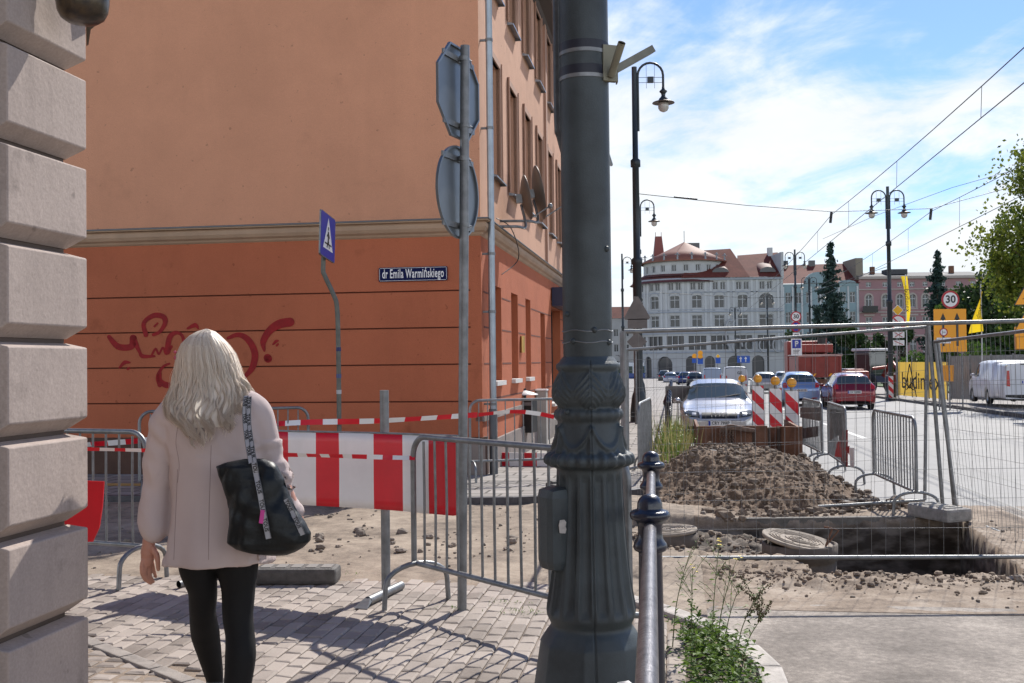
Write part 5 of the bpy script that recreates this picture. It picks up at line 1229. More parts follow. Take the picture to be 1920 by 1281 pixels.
# ================================================================ RUSTY TRENCH BOX WITH ROPE
rz_ = 17.9
tbx = thing('trench_box', 'rusty brown steel trench box with folded chain in front of the silver car', 'steel box', (P(1403, 880, rz_).x, rz_, road(4, rz_)))
def rpanel(x0, y0, x1, y1, z0, z1, t=.05, nm='plate'):
    a, b = P(x0, y1, z0), P(x1, y1, z1); zt = P(x0, y0, z0).z; gr = road(a.x, a.y)-.02; d = (b-a); c = (a+b)/2; h = zt-gr
    mb = MB(); mb.box((c.x, c.y, gr+h/2), (math.hypot(d.x, d.y), t, h), rz=math.atan2(d.y, d.x), bev=.008); part(mb, nm, M_rust, tbx)
rpanel(1309, 799, 1440, 880, 18.0, 17.9); rpanel(1458, 799, 1499, 880, 18.0, 17.7); rpanel(1440, 801, 1460, 810, 18.1, 18.1)
a = P(1309, 799, 18.0); b = P(1309, 799, 20.2)
for xp in (1309, 1498):
    q0 = P(xp, 800, 17.95); mb = MB(); mb.box((q0.x+.16, q0.y+1.1, (q0.z+road(4, 18))/2), (.05, 2.2, q0.z-road(4, 18)), rz=-A, bev=.006); part(mb, 'side_plate', M_rust, tbx)
for xp in (1372, 1412, 1440, 1459): q0 = P(xp, 802, 17.93); mb = MB(); mb.box((q0.x, q0.y-.02, (q0.z+road(4, 18))/2), (.05, .05, q0.z-road(4, 18)), bev=.005); part(mb, 'rib', mat('dark_rust', (.05, .028, .018), .8), tbx)
q0 = P(1498, 803, 17.85); mb = MB(); mb.tube([(q0.x, q0.y-.02, road(4, 18)), (q0.x, q0.y-.02, q0.z+.03)], .05, 14); part(mb, 'corner_tube', M_rust, tbx)
rebase(tbx)
mb = MB(); random.seed(9)
for k in range(5):
    x = 1352+k*6; pts = [P(x, 803, 17.84), P(x-2, 815, 17.8), P(x, 838, 17.82)]; pts = catmull(pts, 5)
    for i, p in enumerate(pts): mb.tube([p+Vector((.018*cos(t*PI/3)*(1 if i % 2 else .3), .018*cos(t*PI/3)*(.3 if i % 2 else 1), .028*sin(t*PI/3))) for t in range(7)], .007, 5)
for k in range(4): mb.tube(catmull([P(1352, 803+k*2, 17.85), P(1370, 798+k*2, 17.8), P(1395, 803+k*1.5, 17.8), P(1415, 806+k, 17.82)], 5), .02, 8)
tag(mb.build('chain', mat('rusty_chain', (.17, .11, .08), .8, .2, var=.4, vs=30)), 'bundle of rusty chain draped over the steel trench box', 'chain')
# ================================================================ BEACONS
def beacon(px, ytop, ybot, z, label, flip=1, lamp=True):
    c = P(px, ybot, z); gz_ = road(c.x, c.y); zt = P(px, ytop, z).z
    t = thing('traffic_beacon', label, 'beacon', (c.x, c.y, gz_), 0, 'striped beacons with yellow lamps along the works' if lamp else None)
    mb = MB(); mb.box((c.x, c.y, gz_+.05), (.42, .8, .10), rz=-A, bev=.02); part(mb, 'foot', mat('black_rubber', (.03, .03, .03), .8), t)
    w, h = .26, zt-gz_-.14; Mx = face_mat((c.x, c.y, gz_+.14+h/2), (CA, -SA, 0), (0, 0, 1)); Mx = Mx
    mb = MB(); plate(mb, w, h, .02, .03, Mx, off=-.03); part(mb, 'panel', M_galv, t)
    # diagonal stripes clipped to the panel
    w2, h2 = w-.03, h-.03; mb = MB(); st_ = .30; k = 0; y = -h2/2-w2*1.2
    def clip(poly, f):
        out = []
        for i in range(len(poly)):
            a, b = poly[i-1], poly[i]; fa, fb_ = f(a), f(b)
            if (fa < 0) != (fb_ < 0): t_ = fa/(fa-fb_); out.append((a[0]+(b[0]-a[0])*t_, a[1]+(b[1]-a[1])*t_))
            if fb_ >= 0: out.append(b)
        return out
    while y < h2/2+w2*1.2:
        po = [(-w2/2, y+w2*1.0*(flip > 0)), (w2/2, y+w2*1.0*(flip < 0)), (w2/2, y+st_*.75+w2*1.0*(flip < 0)), (-w2/2, y+st_*.75+w2*1.0*(flip > 0))]
        po = clip(clip(po, lambda p: p[1]+h2/2), lambda p: h2/2-p[1])
        if len(po) > 2: mb.add([Mx @ Vector((p[0], p[1], .002)) for p in po], [tuple(range(len(po)))], k % 2)
        y += st_*.75; k += 1
    part(mb, 'stripes', [M_red, M_white], t)
    if lamp:
        mb = MB(); q = Vector((c.x, c.y, zt+.13)); mb.T = Matrix.Translation(q) @ Matrix.Rotation(PI/2, 4, 'X') @ Matrix.Identity(4); mb.lathe([(0, .045), (.07, .04), (.088, .02), (.09, 0), (.088, -.02), (.07, -.04), (0, -.045)], 20, cap=False); part(mb, 'lamp', mat('amber_lens', (.75, .33, .02), .35), t)
        mb = MB(); mb.tube([(c.x, c.y, zt-.02), (c.x, c.y, zt+.05)], .03, 8); part(mb, 'lamp_holder', M_galvd, t)
    rebase(t); return t
beacon(1487, 731, 880, 20.0, 'right beacon of the three striped beacons with yellow lamps')
beacon(1456, 727, 860, 21.0, 'middle beacon of the three striped beacons with yellow lamps')
beacon(1423, 722, 850, 22.6, 'left beacon of the three striped beacons with yellow lamps')
beacon(1393, 720, 830, 26.5, 'far striped beacon half hidden behind the silver car')
beacon(1671, 705, 748, 53.5, 'striped beacon standing on the far kerb before the yellow banner', 1, False)
# small grey back of a portable board left of the silver car
c = P(1271, 740, 26.5); gz_ = road(c.x, c.y); t = thing('portable_sign', 'grey back of a low portable sign left of the silver car', 'sign', (c.x, c.y, gz_))
mb = MB(); Mx = face_mat((c.x+.1, c.y, c.z), (1, 0, 0), (0, 0, 1)); plate(mb, .82, .43, .02, .02, Mx); part(mb, 'board', M_gsheet, t)
mb = MB(); mb.tube([(c.x, c.y+.02, gz_), (c.x, c.y+.02, c.z+.2)], .014, 6); mb.tube([(c.x-.12, c.y-.2, gz_+.02), (c.x, c.y, gz_+.12), (c.x+.12, c.y+.2, gz_+.02)], .012, 6); part(mb, 'stand', M_galvd, t); rebase(t)
# ================================================================ LITTER BIN AND POSTS ON THE FAR PAVEMENT
c = P(984, 838, 19.8); gz_ = B(19.8)+.03; t = thing('litter_bin', 'black litter bin with a pale hood on the pavement by the orange facade', 'litter bin', (c.x, c.y, gz_))
mb = MB(); mb.tube([(c.x, c.y, gz_), (c.x, c.y, gz_+1.18)], .04, 10); part(mb, 'post', M_blk, t)
mb = MB(); mb.box((c.x+.0, c.y-.05, gz_+.68), (.40, .36, .62), rz=-.3, bev=.02); part(mb, 'bin_body', mat('bin_black', (.012, .012, .012), .5), t)
mb = MB(); mb.lathe([(.26, 1.06), (.25, 1.075), (.12, 1.12), (0, 1.15)], 20, c=(c.x, c.y-.02, gz_), cap=False); part(mb, 'hood', mat('hood_white', (.5, .5, .5), .5), t)
mb = MB(); mb.box((c.x, c.y-.24, gz_+.9), (.30, .01, .06), rz=-.3); part(mb, 'slot', M_galvd, t); rebase(t)
q0 = st(6.1, 0, -.12); t = thing('utility_cabinet', 'narrow pale utility post standing beside the black door', 'cabinet', (q0.x, q0.y, B(q0.y)+.03))
mb = MB(); mb.box((q0.x, q0.y, B(q0.y)+.58), (.2, .26, 1.1), rz=-A, bev=.01); part(mb, 'casing', mat('cabinet_grey', (.36, .34, .31), .7, var=.1, vs=5), t); mb = MB(); mb.box((q0.x, q0.y, B(q0.y)+1.15), (.23, .29, .03), rz=-A); part(mb, 'cap', M_white, t); rebase(t)
c = P(1048, 895, 12.5); mb = MB(); mb.box((c.x, c.y, B(12.5)+.12), (.24, .3, .18), rz=.3, bev=.02); mb.box((c.x, c.y, B(12.5)+.22), (.18, .1, .03), rz=.3); tag(mb.build('foot_block', Mf), 'grey plastic fence foot lying on the kerb beside the pole', 'foot block')
# second striped board on the far pavement
c = P(905, 862, 17.0); t = thing('short_striped_board', 'short red and white striped board low behind the far barrier', 'barrier board', (c.x, c.y, B(17)))
mb = MB(); a = P(904, 863, 17.0); b = P(1085, 866, 16.6); dn = (b-a); n = 12; hgt = .25
for k in range(7):
    p0 = a.lerp(b, k/7); p1 = a.lerp(b, (k+1)/7); mb.add([p0-Vector((0, 0, hgt/2)), p1-Vector((0, 0, hgt/2)), p1+Vector((0, 0, hgt/2)), p0+Vector((0, 0, hgt/2))], [(0, 1, 2, 3)], 1 if k % 2 == 0 else 0)
o = part(mb, 'board', [M_red, M_white], t); md = o.modifiers.new('s', 'SOLIDIFY'); md.thickness = .02
for px in (915, 1000, 1080): q = P(px, 866, 16.8); mb = MB(); mb.tube([(q.x, q.y+.03, B(17)), (q.x, q.y+.03, q.z+.1)], .02, 8); part(mb, 'leg', M_galvd, t)
rebase(t)
# ================================================================ SATELLITE DISHES
def sat(k, h, off, r, label, arm):
    t = thing('satellite_dish', label, 'satellite dish', st(k, h, 0))
    Cc = Vector(st(k, h, -off)); ax = (vd*.35+Vector((.94, -.1, .0))).normalized(); ax = Vector((.97, .12, .18)).normalized()
    rt = ax.cross(Vector((0, 0, 1))).normalized(); up = rt.cross(ax)
    Mx = Matrix(((rt.x, up.x, ax.x, Cc.x), (rt.y, up.y, ax.y, Cc.y), (rt.z, up.z, ax.z, Cc.z), (0, 0, 0, 1)))
    mb = MB(); mb.T = Mx; mb.lathe([(0, -.10), (r*.4, -.085), (r*.75, -.045), (r, 0), (r*1.0, .008), (r*.75, -.033), (r*.4, -.073), (0, -.088)], 32, cap=False); part(mb, 'dish', mat('dish_grey', (.16, .135, .115), .5, .1), t)
    wallp = Vector(st(k-.7, h-.55, 0)); wb = Vector(st(k-.15, h-.5, -off))
    mb = MB(); mb.tube(catmull([wallp, Vector(st(k-.6, h-.55, -off*.8)), Vector(st(k-.2, h-.5, -off)), Mx @ Vector((0, -.1, -.12))], 4), .022, 8); part(mb, 'wall_arm', M_galvd, t)
    mb = MB(); f = Mx @ Vector((0, -r*.55, r*.95)); mb.tube([Mx @ Vector((0, -r*.95, -.02)), f], .012, 6); mb.ball(f, (.04, .04, .05), 8, 6); part(mb, 'feed_arm', M_galv, t)
    mb = MB(); mb.box(Mx @ Vector((0, 0, -.13)), (.1, .12, .14)); part(mb, 'mount', M_galvd, t); rebase(t)
sat(2.0, 4.27, .42, .37, 'smaller satellite dish nearer to the corner of the orange building', 0)
sat(2.5, 4.42, .56, .46, 'larger satellite dish on the sunny orange facade', 0)
mb = MB(); mb.tube(catmull([st(1.3, 3.85, -.02), st(1.5, 3.7, -.23), st(2.2, 3.3, -.24), st(1.8, 3.0, -.02)], 6), .008, 5); tag(mb.build('loose_cable', M_blk), 'black cable dangling over the string course below the satellite dishes', 'cable')
# ================================================================ LAMP POSTS
M_lamp = mat('lamp_dark_iron', (.03, .038, .045), .45, .3)
M_globe = mat('lamp_globe', (.45, .43, .40), .2, spec=.8)
def lamp_head(c, s, t):
    mb = MB(); mb.T = Matrix.Translation(c) @ Matrix.Scale(s, 4); mb.lathe([(.0, .62), (.05, .60), (.06, .52), (.13, .46), (.15, .42), (.09, .36), (.07, .28), (.10, .22), (.16, .16), (.18, .10), (.20, .06)], 16, cap=False); h = part(mb, 'lantern', M_lamp, t)
    mb = MB(); mb.T = Matrix.Translation(c) @ Matrix.Scale(s, 4); mb.lathe([(.16, .10), (.40, .02), (.42, -.01), (.38, -.015), (.15, .03)], 20, cap=False); mb.build('shade', mat('lamp_shade_copper', (.09, .065, .05), .5, .3), h)
    mb = MB(); mb.T = Matrix.Translation(c) @ Matrix.Scale(s, 4); mb.lathe([(.18, .0), (.205, -.1), (.20, -.2), (.14, -.3), (.05, -.345), (0, -.35)], 16, cap=False); mb.build('globe', M_globe, h)
def arch(t, x, y, ztop, s, side, dirx=1):
    ax = Vector((cos(side), sin(side), 0)); p = Vector((x, y, 0)); rr = .37; off = .10
    pts = [p+ax*off+Vector((0, 0, ztop-2.0)), p+ax*off+Vector((0, 0, ztop-rr))]+[p+ax*(off+rr-rr*cos(PI*k/10))+Vector((0, 0, ztop-rr+rr*sin(PI*k/10))) for k in range(1, 11)]+[p+ax*(off+2*rr)+Vector((0, 0, ztop-.72))]
    mb = MB(); mb.tube(pts, .035, 8)
    for z in (ztop-1.5, ztop-.6): mb.tube([p+Vector((0, 0, z)), p+ax*off+Vector((0, 0, z))], .02, 6)
    part(mb, 'arm', M_lamp, t)
    c = p+ax*(off+rr); mb = MB(); mb.box((c.x, c.y, ztop-.50), (.18, .1, .17)); mb.tube([c-ax*rr+Vector((0, 0, ztop-.43)), c+ax*rr+Vector((0, 0, ztop-.43))], .008, 4); mb.tube([c-ax*rr+Vector((0, 0, ztop-.58)), c+ax*rr+Vector((0, 0, ztop-.58))], .008, 4)
    for q in (-.12, .12): mb.tube([c+ax*q+Vector((0, 0, ztop-.75)), c+ax*q+Vector((0, 0, ztop-.05))], .007, 4)
    part(mb, 'ornament', M_lamp, t)
    e = p+ax*(off+2*rr); lamp_head((e.x, e.y, ztop-1.18), .78, t)
def lamp_post(px, ytop, z, label, arms=(0,), r=.085, armtop=None, lean=0):
    tp = P(px, ytop, z); gz_ = road(tp.x, tp.y); t = thing('street_lamp', label, 'street lamp', (tp.x, tp.y, gz_), 0, 'ornate street lamps on tram poles')
    mb = MB(); H_ = tp.z-gz_
    mb.lathe([(.26, 0), (.25, .5), (.2, .9), (.17, 1.0), (.15, 1.05), (r*1.55, 1.2), (r*1.5, H_*.45), (r*1.9, H_*.452), (r*1.9, H_*.465), (r*1.2, H_*.47), (r*1.15, H_*.72), (r*1.7, H_*.722), (r*1.7, H_*.74), (r, H_*.745), (r*.9, H_)], 18, c=(tp.x, tp.y, gz_)); part(mb, 'pole', M_lamp, t)
    for a in arms: arch(t, tp.x, tp.y, (armtop if armtop is not None else tp.z), 1, a)
    rebase(t); return t
lamp_post(1189, 126, 31, 'near street lamp with one arm, first beyond the thick pole', arms=(0,), armtop=P(1215, 118, 31).z)
lamp_post(1197, 370, 58, 'second street lamp half hidden behind the first lamp pole', arms=(0,), r=.07, armtop=P(1215, 375, 58).z)
lamp_post(1166, 476, 95, 'distant street lamp at the left beside the thick pole', arms=(0,), armtop=P(1178, 482, 95).z)
lamp_post(1664, 350, 55, 'double armed street lamp on the right above the yellow banner', arms=(0, PI), armtop=P(1664, 357, 55).z)
lamp_post(1490, 468, 92, 'double armed street lamp in front of the white building', arms=(0, PI), armtop=P(1490, 473, 92).z)
for i, (px, yt, z, lb) in enumerate(((1438, 553, 150, 'distant double lamp before the arched window'), (1378, 576, 170, 'farthest double lamp before the arcade building'), (1517, 520, 120, 'thin double lamp left of the big spruce'))): lamp_post(px, yt, z, lb, arms=(0, PI))
# ================================================================ OVERHEAD WIRES
M_wire = mat('copper_wire', (.03, .028, .026), .5, .3)
def wire(pts, r, label, name='overhead_wire'):
    mb = MB(); mb.tube(pts, r, 5); return tag(mb.build(name, M_wire), label, 'overhead wire')
for v, hm, hc, nm in ((5.9, 7.22, 6.42, 'left'), (9.45, 7.22, 6.3, 'right')):
    def wpt(u, h): p = S(u, v); p.z = h+B(p.y)-.14+(.0095*7 if p.y < 7 else 0)*0; return p
    sup = [-6, 41, 88, 135, 182]
    mb = MB(); pts = []
    for a, b in zip(sup[:-1], sup[1:]):
        for k in range(12): u = lerp(a, b, k/12); pts.append(wpt(u, hm-.38*4*(k/12)*(1-k/12)+.16))
    mb.tube(pts, .011, 5); tw = thing('overhead_line', nm+' pair of tram wires hung with droppers above the street', 'overhead wire', wpt(41, hm)); part(mb, 'messenger_wire', M_wire, tw)
    mb = MB(); mb.tube([wpt(u, hc) for u in (-6, 18, 41, 88, 135, 182)], .011, 5); part(mb, 'contact_wire', M_wire, tw)
    for i, a in enumerate(sup[:-2]):
        for k in (1, 3, 5, 7, 9, 11):
            u = a+47*k/12; mb = MB(); mb.tube([wpt(u, hm-.38*4*(k/12)*(1-k/12)+.16), wpt(u+.1, hc)], .006, 4); part(mb, 'dropper', M_wire, tw)
    for u in (41, 88): mb = MB(); p = wpt(u, hm); mb.tube([p+Vector((0, 0, .25)), p-Vector((.05, 0, .15))], .05, 6); part(mb, 'insulator', M_blk, tw)
    rebase(tw)
i1 = S(41, 5.9); i1.z = 7.5+B(41)-.14; i2 = S(41, 9.45); i2.z = i1.z
wire([P(1193, 363, 31), P(1193, 363, 31).lerp(i1, .5)-Vector((0, 0, .05)), i1, i2, P(1900, 350, 42)], .012, 'span wire crossing the street from the near street lamp', 'span_wire')
j1 = P(1193, 363, 31).lerp(i1, .16); j2 = P(1193, 363, 31).lerp(i1, .26); mb = MB(); mb.tube([j1, j2], .03, 6); tag(mb.build('span_insulator', M_blk), 'black insulator on the span wire near the first street lamp', 'insulator')
wire([S(80, -1)+Vector((0, 0, 6.6)), S(84, 5.9)+Vector((0, 0, 6.3)), S(84, 9.45)+Vector((0, 0, 6.3)), P(1664, 500, 55)], .015, 'distant span wire ending on the double armed lamp', 'span_wire')
wire([P(1543, 448, 62), P(1640, 405, 50), P(1785, 352, 44), P(1898, 320, 42)], .010, 'thin guy wire running up to the right over the right track', 'guy_wire')
# ================================================================ VEHICLES
M_rubber = mat('tyre_rubber', (.018, .018, .018), .8)
M_rim = mat('rim_alloy', (.35, .35, .36), .3, .8)
M_cglass = mat('car_glass', (.05, .065, .065), .03, spec=1.0)
M_lens = mat('lamp_lens', (.045, .05, .055), .12, spec=.5)
M_tail = mat('tail_lamp', (.45, .01, .01), .15, spec=.8)
M_plate = mat('number_plate', (.7, .7, .68), .4)
HATCH = [(0, .30, .50, .60, .55), (.03, .25, .58, .70, .70), (.12, .22, .66, .80, .80), (.35, .22, .75, .85, .84), (.9, .22, .86, .88, .78), (1.12, .22, .93, .885, .74), (1.2, .22, .99, .885, .70), (1.75, .22, 1.33, .885, .60), (2.2, .22, 1.42, .885, .58), (3.0, .22, 1.42, .885, .57), (3.6, .24, 1.36, .88, .56), (3.72, .24, 1.31, .875, .58), (4.02, .26, 1.00, .86, .66), (4.08, .28, .92, .85, .70), (4.16, .32, .80, .82, .74), (4.2, .38, .66, .74, .68)]
def car(name, label, loc, heading, paint, L_=4.2, W_=1.76, H_=1.42, prof=HATCH, belt=(.84, .96), ws=(1.2, 1.75), rw=(3.72, 4.02), sg=(1.45, 3.55), group=None, cat='car', wheels=(.82, 3.38), rw_=.315, nseg=44, hgs=None):
    t = thing(name, label, cat, loc, heading, group)
    sL = L_/4.2; sW = W_/1.77; sH = H_/1.42
    def sec(y):
        yy = y/sL; zb, zt, w, wr = interp(prof, yy); w *= sW; wr *= sW; zt *= sH; bl = min(lerp(belt[0], belt[1], yy/4.2)*sH, zt-.015)
        arch = 0
        for yc in wheels:
            d = abs(y-yc*sL); R_ = (rw_+.055)
            if d < R_: arch = max(arch, rw_+math.sqrt(R_*R_-d*d))
        zb1 = max(zb, min(arch, bl-.1)) if arch else zb
        gh = zt-bl; up = gh > .06
        return [(0, zb), (w*.72, zb), (w*.93, max(zb, zb1)), (w*.985, max(zb+.10, zb1+.01)), (w*1.0, max(lerp(zb, bl, .5), zb1+.03)), (w*.985, bl-.07 if bl-.07 > zb1+.05 else max(bl-.02, zb1+.05)), (w*.95, bl), (lerp(w*.95, wr, .88), bl+gh*.80), (wr*.93, zt-.02-.03*up), (wr*.72, zt-.008), (wr*.35, zt), (0, zt+.004)]
    ys = sorted(set([L_*i/nseg for i in range(nseg+1)]+[v*sL for v in (*ws, *rw, *sg)]+[p[0]*sL for p in prof]+[yc*sL+s*(rw_+.055) for yc in wheels for s in (-1, 1)]))
    bod = MB(); gl = {'windscreen': MB(), 'rear_window': MB(), 'side_window': MB()}
    S_ = [sec(y) for y in ys]
    for i in range(len(ys)-1):
        a, b = S_[i], S_[i+1]; y0, y1 = ys[i], ys[i+1]; ym = (y0+y1)/2/sL
        for k in range(len(a)-1):
            tgt = bod
            if ws[0] < ym < ws[1] and k >= 7: tgt = gl['windscreen']
            elif rw[0] < ym < rw[1] and k >= 7: tgt = gl['rear_window']
            elif sg[0] < ym < sg[1] and k == 6 and not (2.45 < ym < 2.55): tgt = gl['side_window']
            for s in (-1, 1):
                q = [(s*a[k][0], L_/2-y0, a[k][1]), (s*b[k][0], L_/2-y1, b[k][1]), (s*b[k+1][0], L_/2-y1, b[k+1][1]), (s*a[k+1][0], L_/2-y0, a[k+1][1])]
                if s < 0: q.reverse()
                tgt.add(q, [(0, 1, 2, 3)], 0, True)
    for yi, rev in ((0, 0), (-1, 1)):
        sx = S_[yi]; y = L_/2-ys[yi]; bod.add([(x, y, z) for x, z in sx]+[(-x, y, z) for x, z in sx[::-1]], [tuple(range(2*len(sx)))], 0)
    def weld(o):
        bm = bmesh.new(); bm.from_mesh(o.data); bmesh.ops.remove_doubles(bm, verts=bm.verts, dist=.001); bmesh.ops.recalc_face_normals(bm, faces=bm.faces); bm.to_mesh(o.data); bm.free(); return o
    bo = weld(bod.build('body', paint, t))
    for k, m in gl.items():
        if m.v: weld(m.build(k, M_cglass, t))
    mb = MB(); mb.box((0, L_/2-(wheels[0]+wheels[1])/2*sL, .36), (W_*.80, L_*.86, .30)); mb.build('underbody', M_blk, t)
    for yc in wheels:
        for s in (-1, 1):
            mb = MB(); mb.T = Matrix.Translation((s*(W_/2-.12), L_/2-yc*sL, rw_)) @ Matrix.Rotation(PI/2*s, 4, 'Y')
            mb.lathe([(rw_*.62, -.1), (rw_*.93, -.1), (rw_, -.07), (rw_, .07), (rw_*.93, .1), (rw_*.62, .095)], 24, cap=False); w = mb.build('wheel', M_rubber, t)
            mb = MB(); mb.T = Matrix.Translation((s*(W_/2-.12), L_/2-yc*sL, rw_)) @ Matrix.Rotation(PI/2*s, 4, 'Y'); mb.lathe([(0, .06), (rw_*.2, .075), (rw_*.6, .06), (rw_*.63, .09), (rw_*.62, .02), (0, .02)], 20, cap=False); mb.build('rim', M_rim, w)
    for s in (-1, 1):
        mb = MB(); mb.ball((s*(W_/2+.07), L_/2-1.45*sL, belt[0]*sH+.08), (.10, .05, .065), 12, 8); mb.tube([(s*(W_/2-.06), L_/2-1.43*sL, belt[0]*sH+.04), (s*(W_/2+.04), L_/2-1.45*sL, belt[0]*sH+.05)], .02, 6); mb.build('mirror', paint, t)
    inv = None
    def onb(x, z, front=True, off=.006):
        y0 = L_ if front else -L_; h, loc, nr, _ = bo.ray_cast(Vector((x, y0, z)), Vector((0, -1 if front else 1, 0)))
        if not h: return Vector((x, L_/2*(1 if front else -1), z))
        return loc+Vector((0, off if front else -off, 0))
    def decal(nm, poly, m, front=True, off=.006, par=None, sub=1):
        mb = MB(); k = len(poly); cx = sum(p[0] for p in poly)/k; cz = sum(p[1] for p in poly)/k
        ring = []
        for i in range(k):
            a, b = poly[i], poly[(i+1) % k]
            for j in range(3): ring.append((lerp(a[0], b[0], j/3), lerp(a[1], b[1], j/3)))
        n = len(ring); lv = []
        for s in (1, .6, .25): lv += [onb(cx+(x-cx)*s, cz+(z-cz)*s, front, off) for x, z in ring]
        lv.append(onb(cx, cz, front, off)); fs = []
        for q in range(2): fs += [(q*n+i, q*n+(i+1) % n, (q+1)*n+(i+1) % n, (q+1)*n+i) for i in range(n)]
        fs += [(2*n+i, 2*n+(i+1) % n, 3*n) for i in range(n)]
        mb.add(lv, fs, 0, True); o = mb.build(nm, m, par or t); return o
    return t, decal, onb, (L_, W_, H_)
def rect(x0, x1, z0, z1): return [(x0, z0), (x1, z0), (x1, z1), (x0, z1)]
def plate_on(t, onb, z, text_, front=False, w=.52, h=.115):
    p = onb(0, z, front, .02); s = 1 if front else -1
    rt = Vector((-1, 0, 0)) if front else Vector((1, 0, 0)); M = face_mat(p, rt, (0, 0, 1))
    mb = MB(); plate(mb, w, h, .01, .008, M); pl_ = mb.build('number_plate', M_plate, t)
    mb = MB(); plate(mb, .045, h-.01, 0, .001, M @ Matrix.Translation((-w/2+.03, 0, 0)), off=.0085); mb.build('blue_strip', mat('plate_blue', (.01, .04, .35), .5), pl_)
    text(text_, .105, M @ Matrix.Translation((.02, 0, .009)), M_blk, pl_, depth=.001, sx=.85, bold=.002)
def cloc(px, z, extra=0): p = P(px, 700, z); return Vector((p.x, p.y, road(p.x, p.y)))
# ---- silver hatchback facing us
M_silver = mat('silver_paint', (.52, .51, .51), .25, .55, coat=.7)
c = cloc(1348, 24.4); L_ = 4.2; hd_ = -A+PI
c = c+Vector((SA, CA, 0))*L_/2; c.z = road(c.x, c.y)
t, dec, onb, D = car('parked_car', 'silver hatchback facing the camera behind the spoil heap and rusty box', c, hd_, M_silver, W_=1.765, H_=1.42)
dec('grille', rect(-.40, .40, .56, .69), M_blk, off=.012)
gr = [o for o in t.children if o.name.startswith('grille')][0]
for k in range(4):
    p = onb(-.132+.088*k, .625, True, .03); mb = MB(); mb.tube([p+Vector((.055*cos(a*PI/12), 0, .055*sin(a*PI/12))) for a in range(25)], .007, 6); mb.build('ring_emblem', mat('chrome', (.7, .7, .7), .15, 1), gr)
for s in (-1, 1):
    dec('headlight', [(s*.44, .57), (s*.78, .62), (s*.80, .70), (s*.70, .735), (s*.46, .70)], M_lens, off=.012); dec('reflector', [(s*.52, .61), (s*.62, .62), (s*.62, .69), (s*.52, .69)], M_rim, off=.02)
    dec('fog_intake', rect(*sorted((s*.42, s*.72)), .30, .39), M_blk, off=.008)
    mb = MB(); p0 = Vector((s*.05, L_/2-1.2, .99)); mb.tube([p0, p0+Vector((-.55 if s > 0 else -.5, -.12, .08))], .009, 5); mb.build('wiper', M_blk, t)
dec('bumper_line', rect(-.78, .78, .500, .515), mat('dark_trim', (.05, .05, .055), .5), off=.006)
plate_on(t, onb, .45, 'CRY 79HP', True)
# ---- red hatchback from behind
M_redp = mat('red_car_paint', (.20, .008, .016), .22, .35, coat=.9)
c = cloc(1602, 42.2); c = c+ud*2.0; c.z = road(c.x, c.y)
t, dec, onb, D = car('parked_car', 'dark red hatchback seen from behind to the right of the light blue car', c, -A, M_redp, L_=3.95, W_=1.72, H_=1.48)
def rear(t, dec, onb, W_, zc=.92, plate_='CB 934MM', pz=.72, hi=False, tl=None):
    for s in (-1, 1):
        tl_ = tl or [(.62, .84), (.80, .84), (.80, 1.02), (.70, 1.07), (.62, 1.0)]
        dec('tail_light', [(s*x*W_/1.76, z) for x, z in tl_], M_tail, False, .012)
        dec('reflector', rect(*sorted((s*.45, s*.68)), .36, .40), M_tail, False, .008)
    dec('rear_bumper_trim', rect(-.55, .55, .28, .36), M_blk, False, .008)
    plate_on(t, onb, pz, plate_, False)
rear(t, dec, onb, 1.72)
# ---- light blue hatchback from behind
c = cloc(1502, 46.8); c = c+ud*1.95; c.z = road(c.x, c.y)
t, dec, onb, D = car('parked_car', 'light blue hatchback seen from behind beside the right beacon', c, -A, mat('blue_car_paint', (.22, .33, .55), .25, .4, coat=.8), L_=3.8, W_=1.70, H_=1.53)
rear(t, dec, onb, 1.70, plate_='CB 8X190')
for o_ in list(t.children):
    if o_.name.startswith('number_plate'): pass
# ---- white van on the right pavement
M_vanw = mat('van_white', (.62, .64, .68), .35, coat=.4)
VAN = [(0, .30, .55, .62, .55), (.05, .25, .70, .78, .70), (.3, .22, .92, .86, .78), (.75, .22, 1.06, .89, .76), (.95, .22, 1.16, .895, .74), (1.45, .22, 1.62, .895, .74), (1.8, .22, 1.76, .90, .78), (2.3, .22, 1.80, .90, .80), (3.6, .24, 1.80, .90, .80), (4.08, .26, 1.77, .89, .80), (4.17, .28, 1.72, .88, .78), (4.2, .30, 1.68, .86, .76)]
c = P(1907, 700, 43); c = c+ud*2.1; c.z = B(c.y)-.02
t, dec, onb, D = car('delivery_van', 'white panel van parked on the right pavement before the grey hoarding', c, -A-.03, M_vanw, W_=1.83, H_=1.8, prof=[(a, b, d*1.42/1.8, e, f) for a, b, d, e, f in VAN], belt=(1.10*1.42/1.8, 1.12*1.42/1.8), ws=(.98, 1.45), rw=(5, 6), sg=(1.2, 2.05), cat='van')
for s in (-1, 1): dec('tail_light', [(s*.68, .78), (s*.82, .80), (s*.79, 1.40), (s*.70, 1.40)], M_tail, False, .012)
dec('door_gap', rect(-.008, .008, .5, 1.65), M_blk, False, .006); dec('rear_bumper', rect(-.85, .85, .32, .46), mat('dark_plastic', (.03, .03, .03), .7), False, .012)
plate_on(t, onb, .95, 'CB 4171L', False); dec('door_handle', rect(.06, .2, 1.0, 1.04), M_blk, False, .02); dec('door_handle', rect(-.3, .1, 1.62, 1.66), M_blk, False, .02)
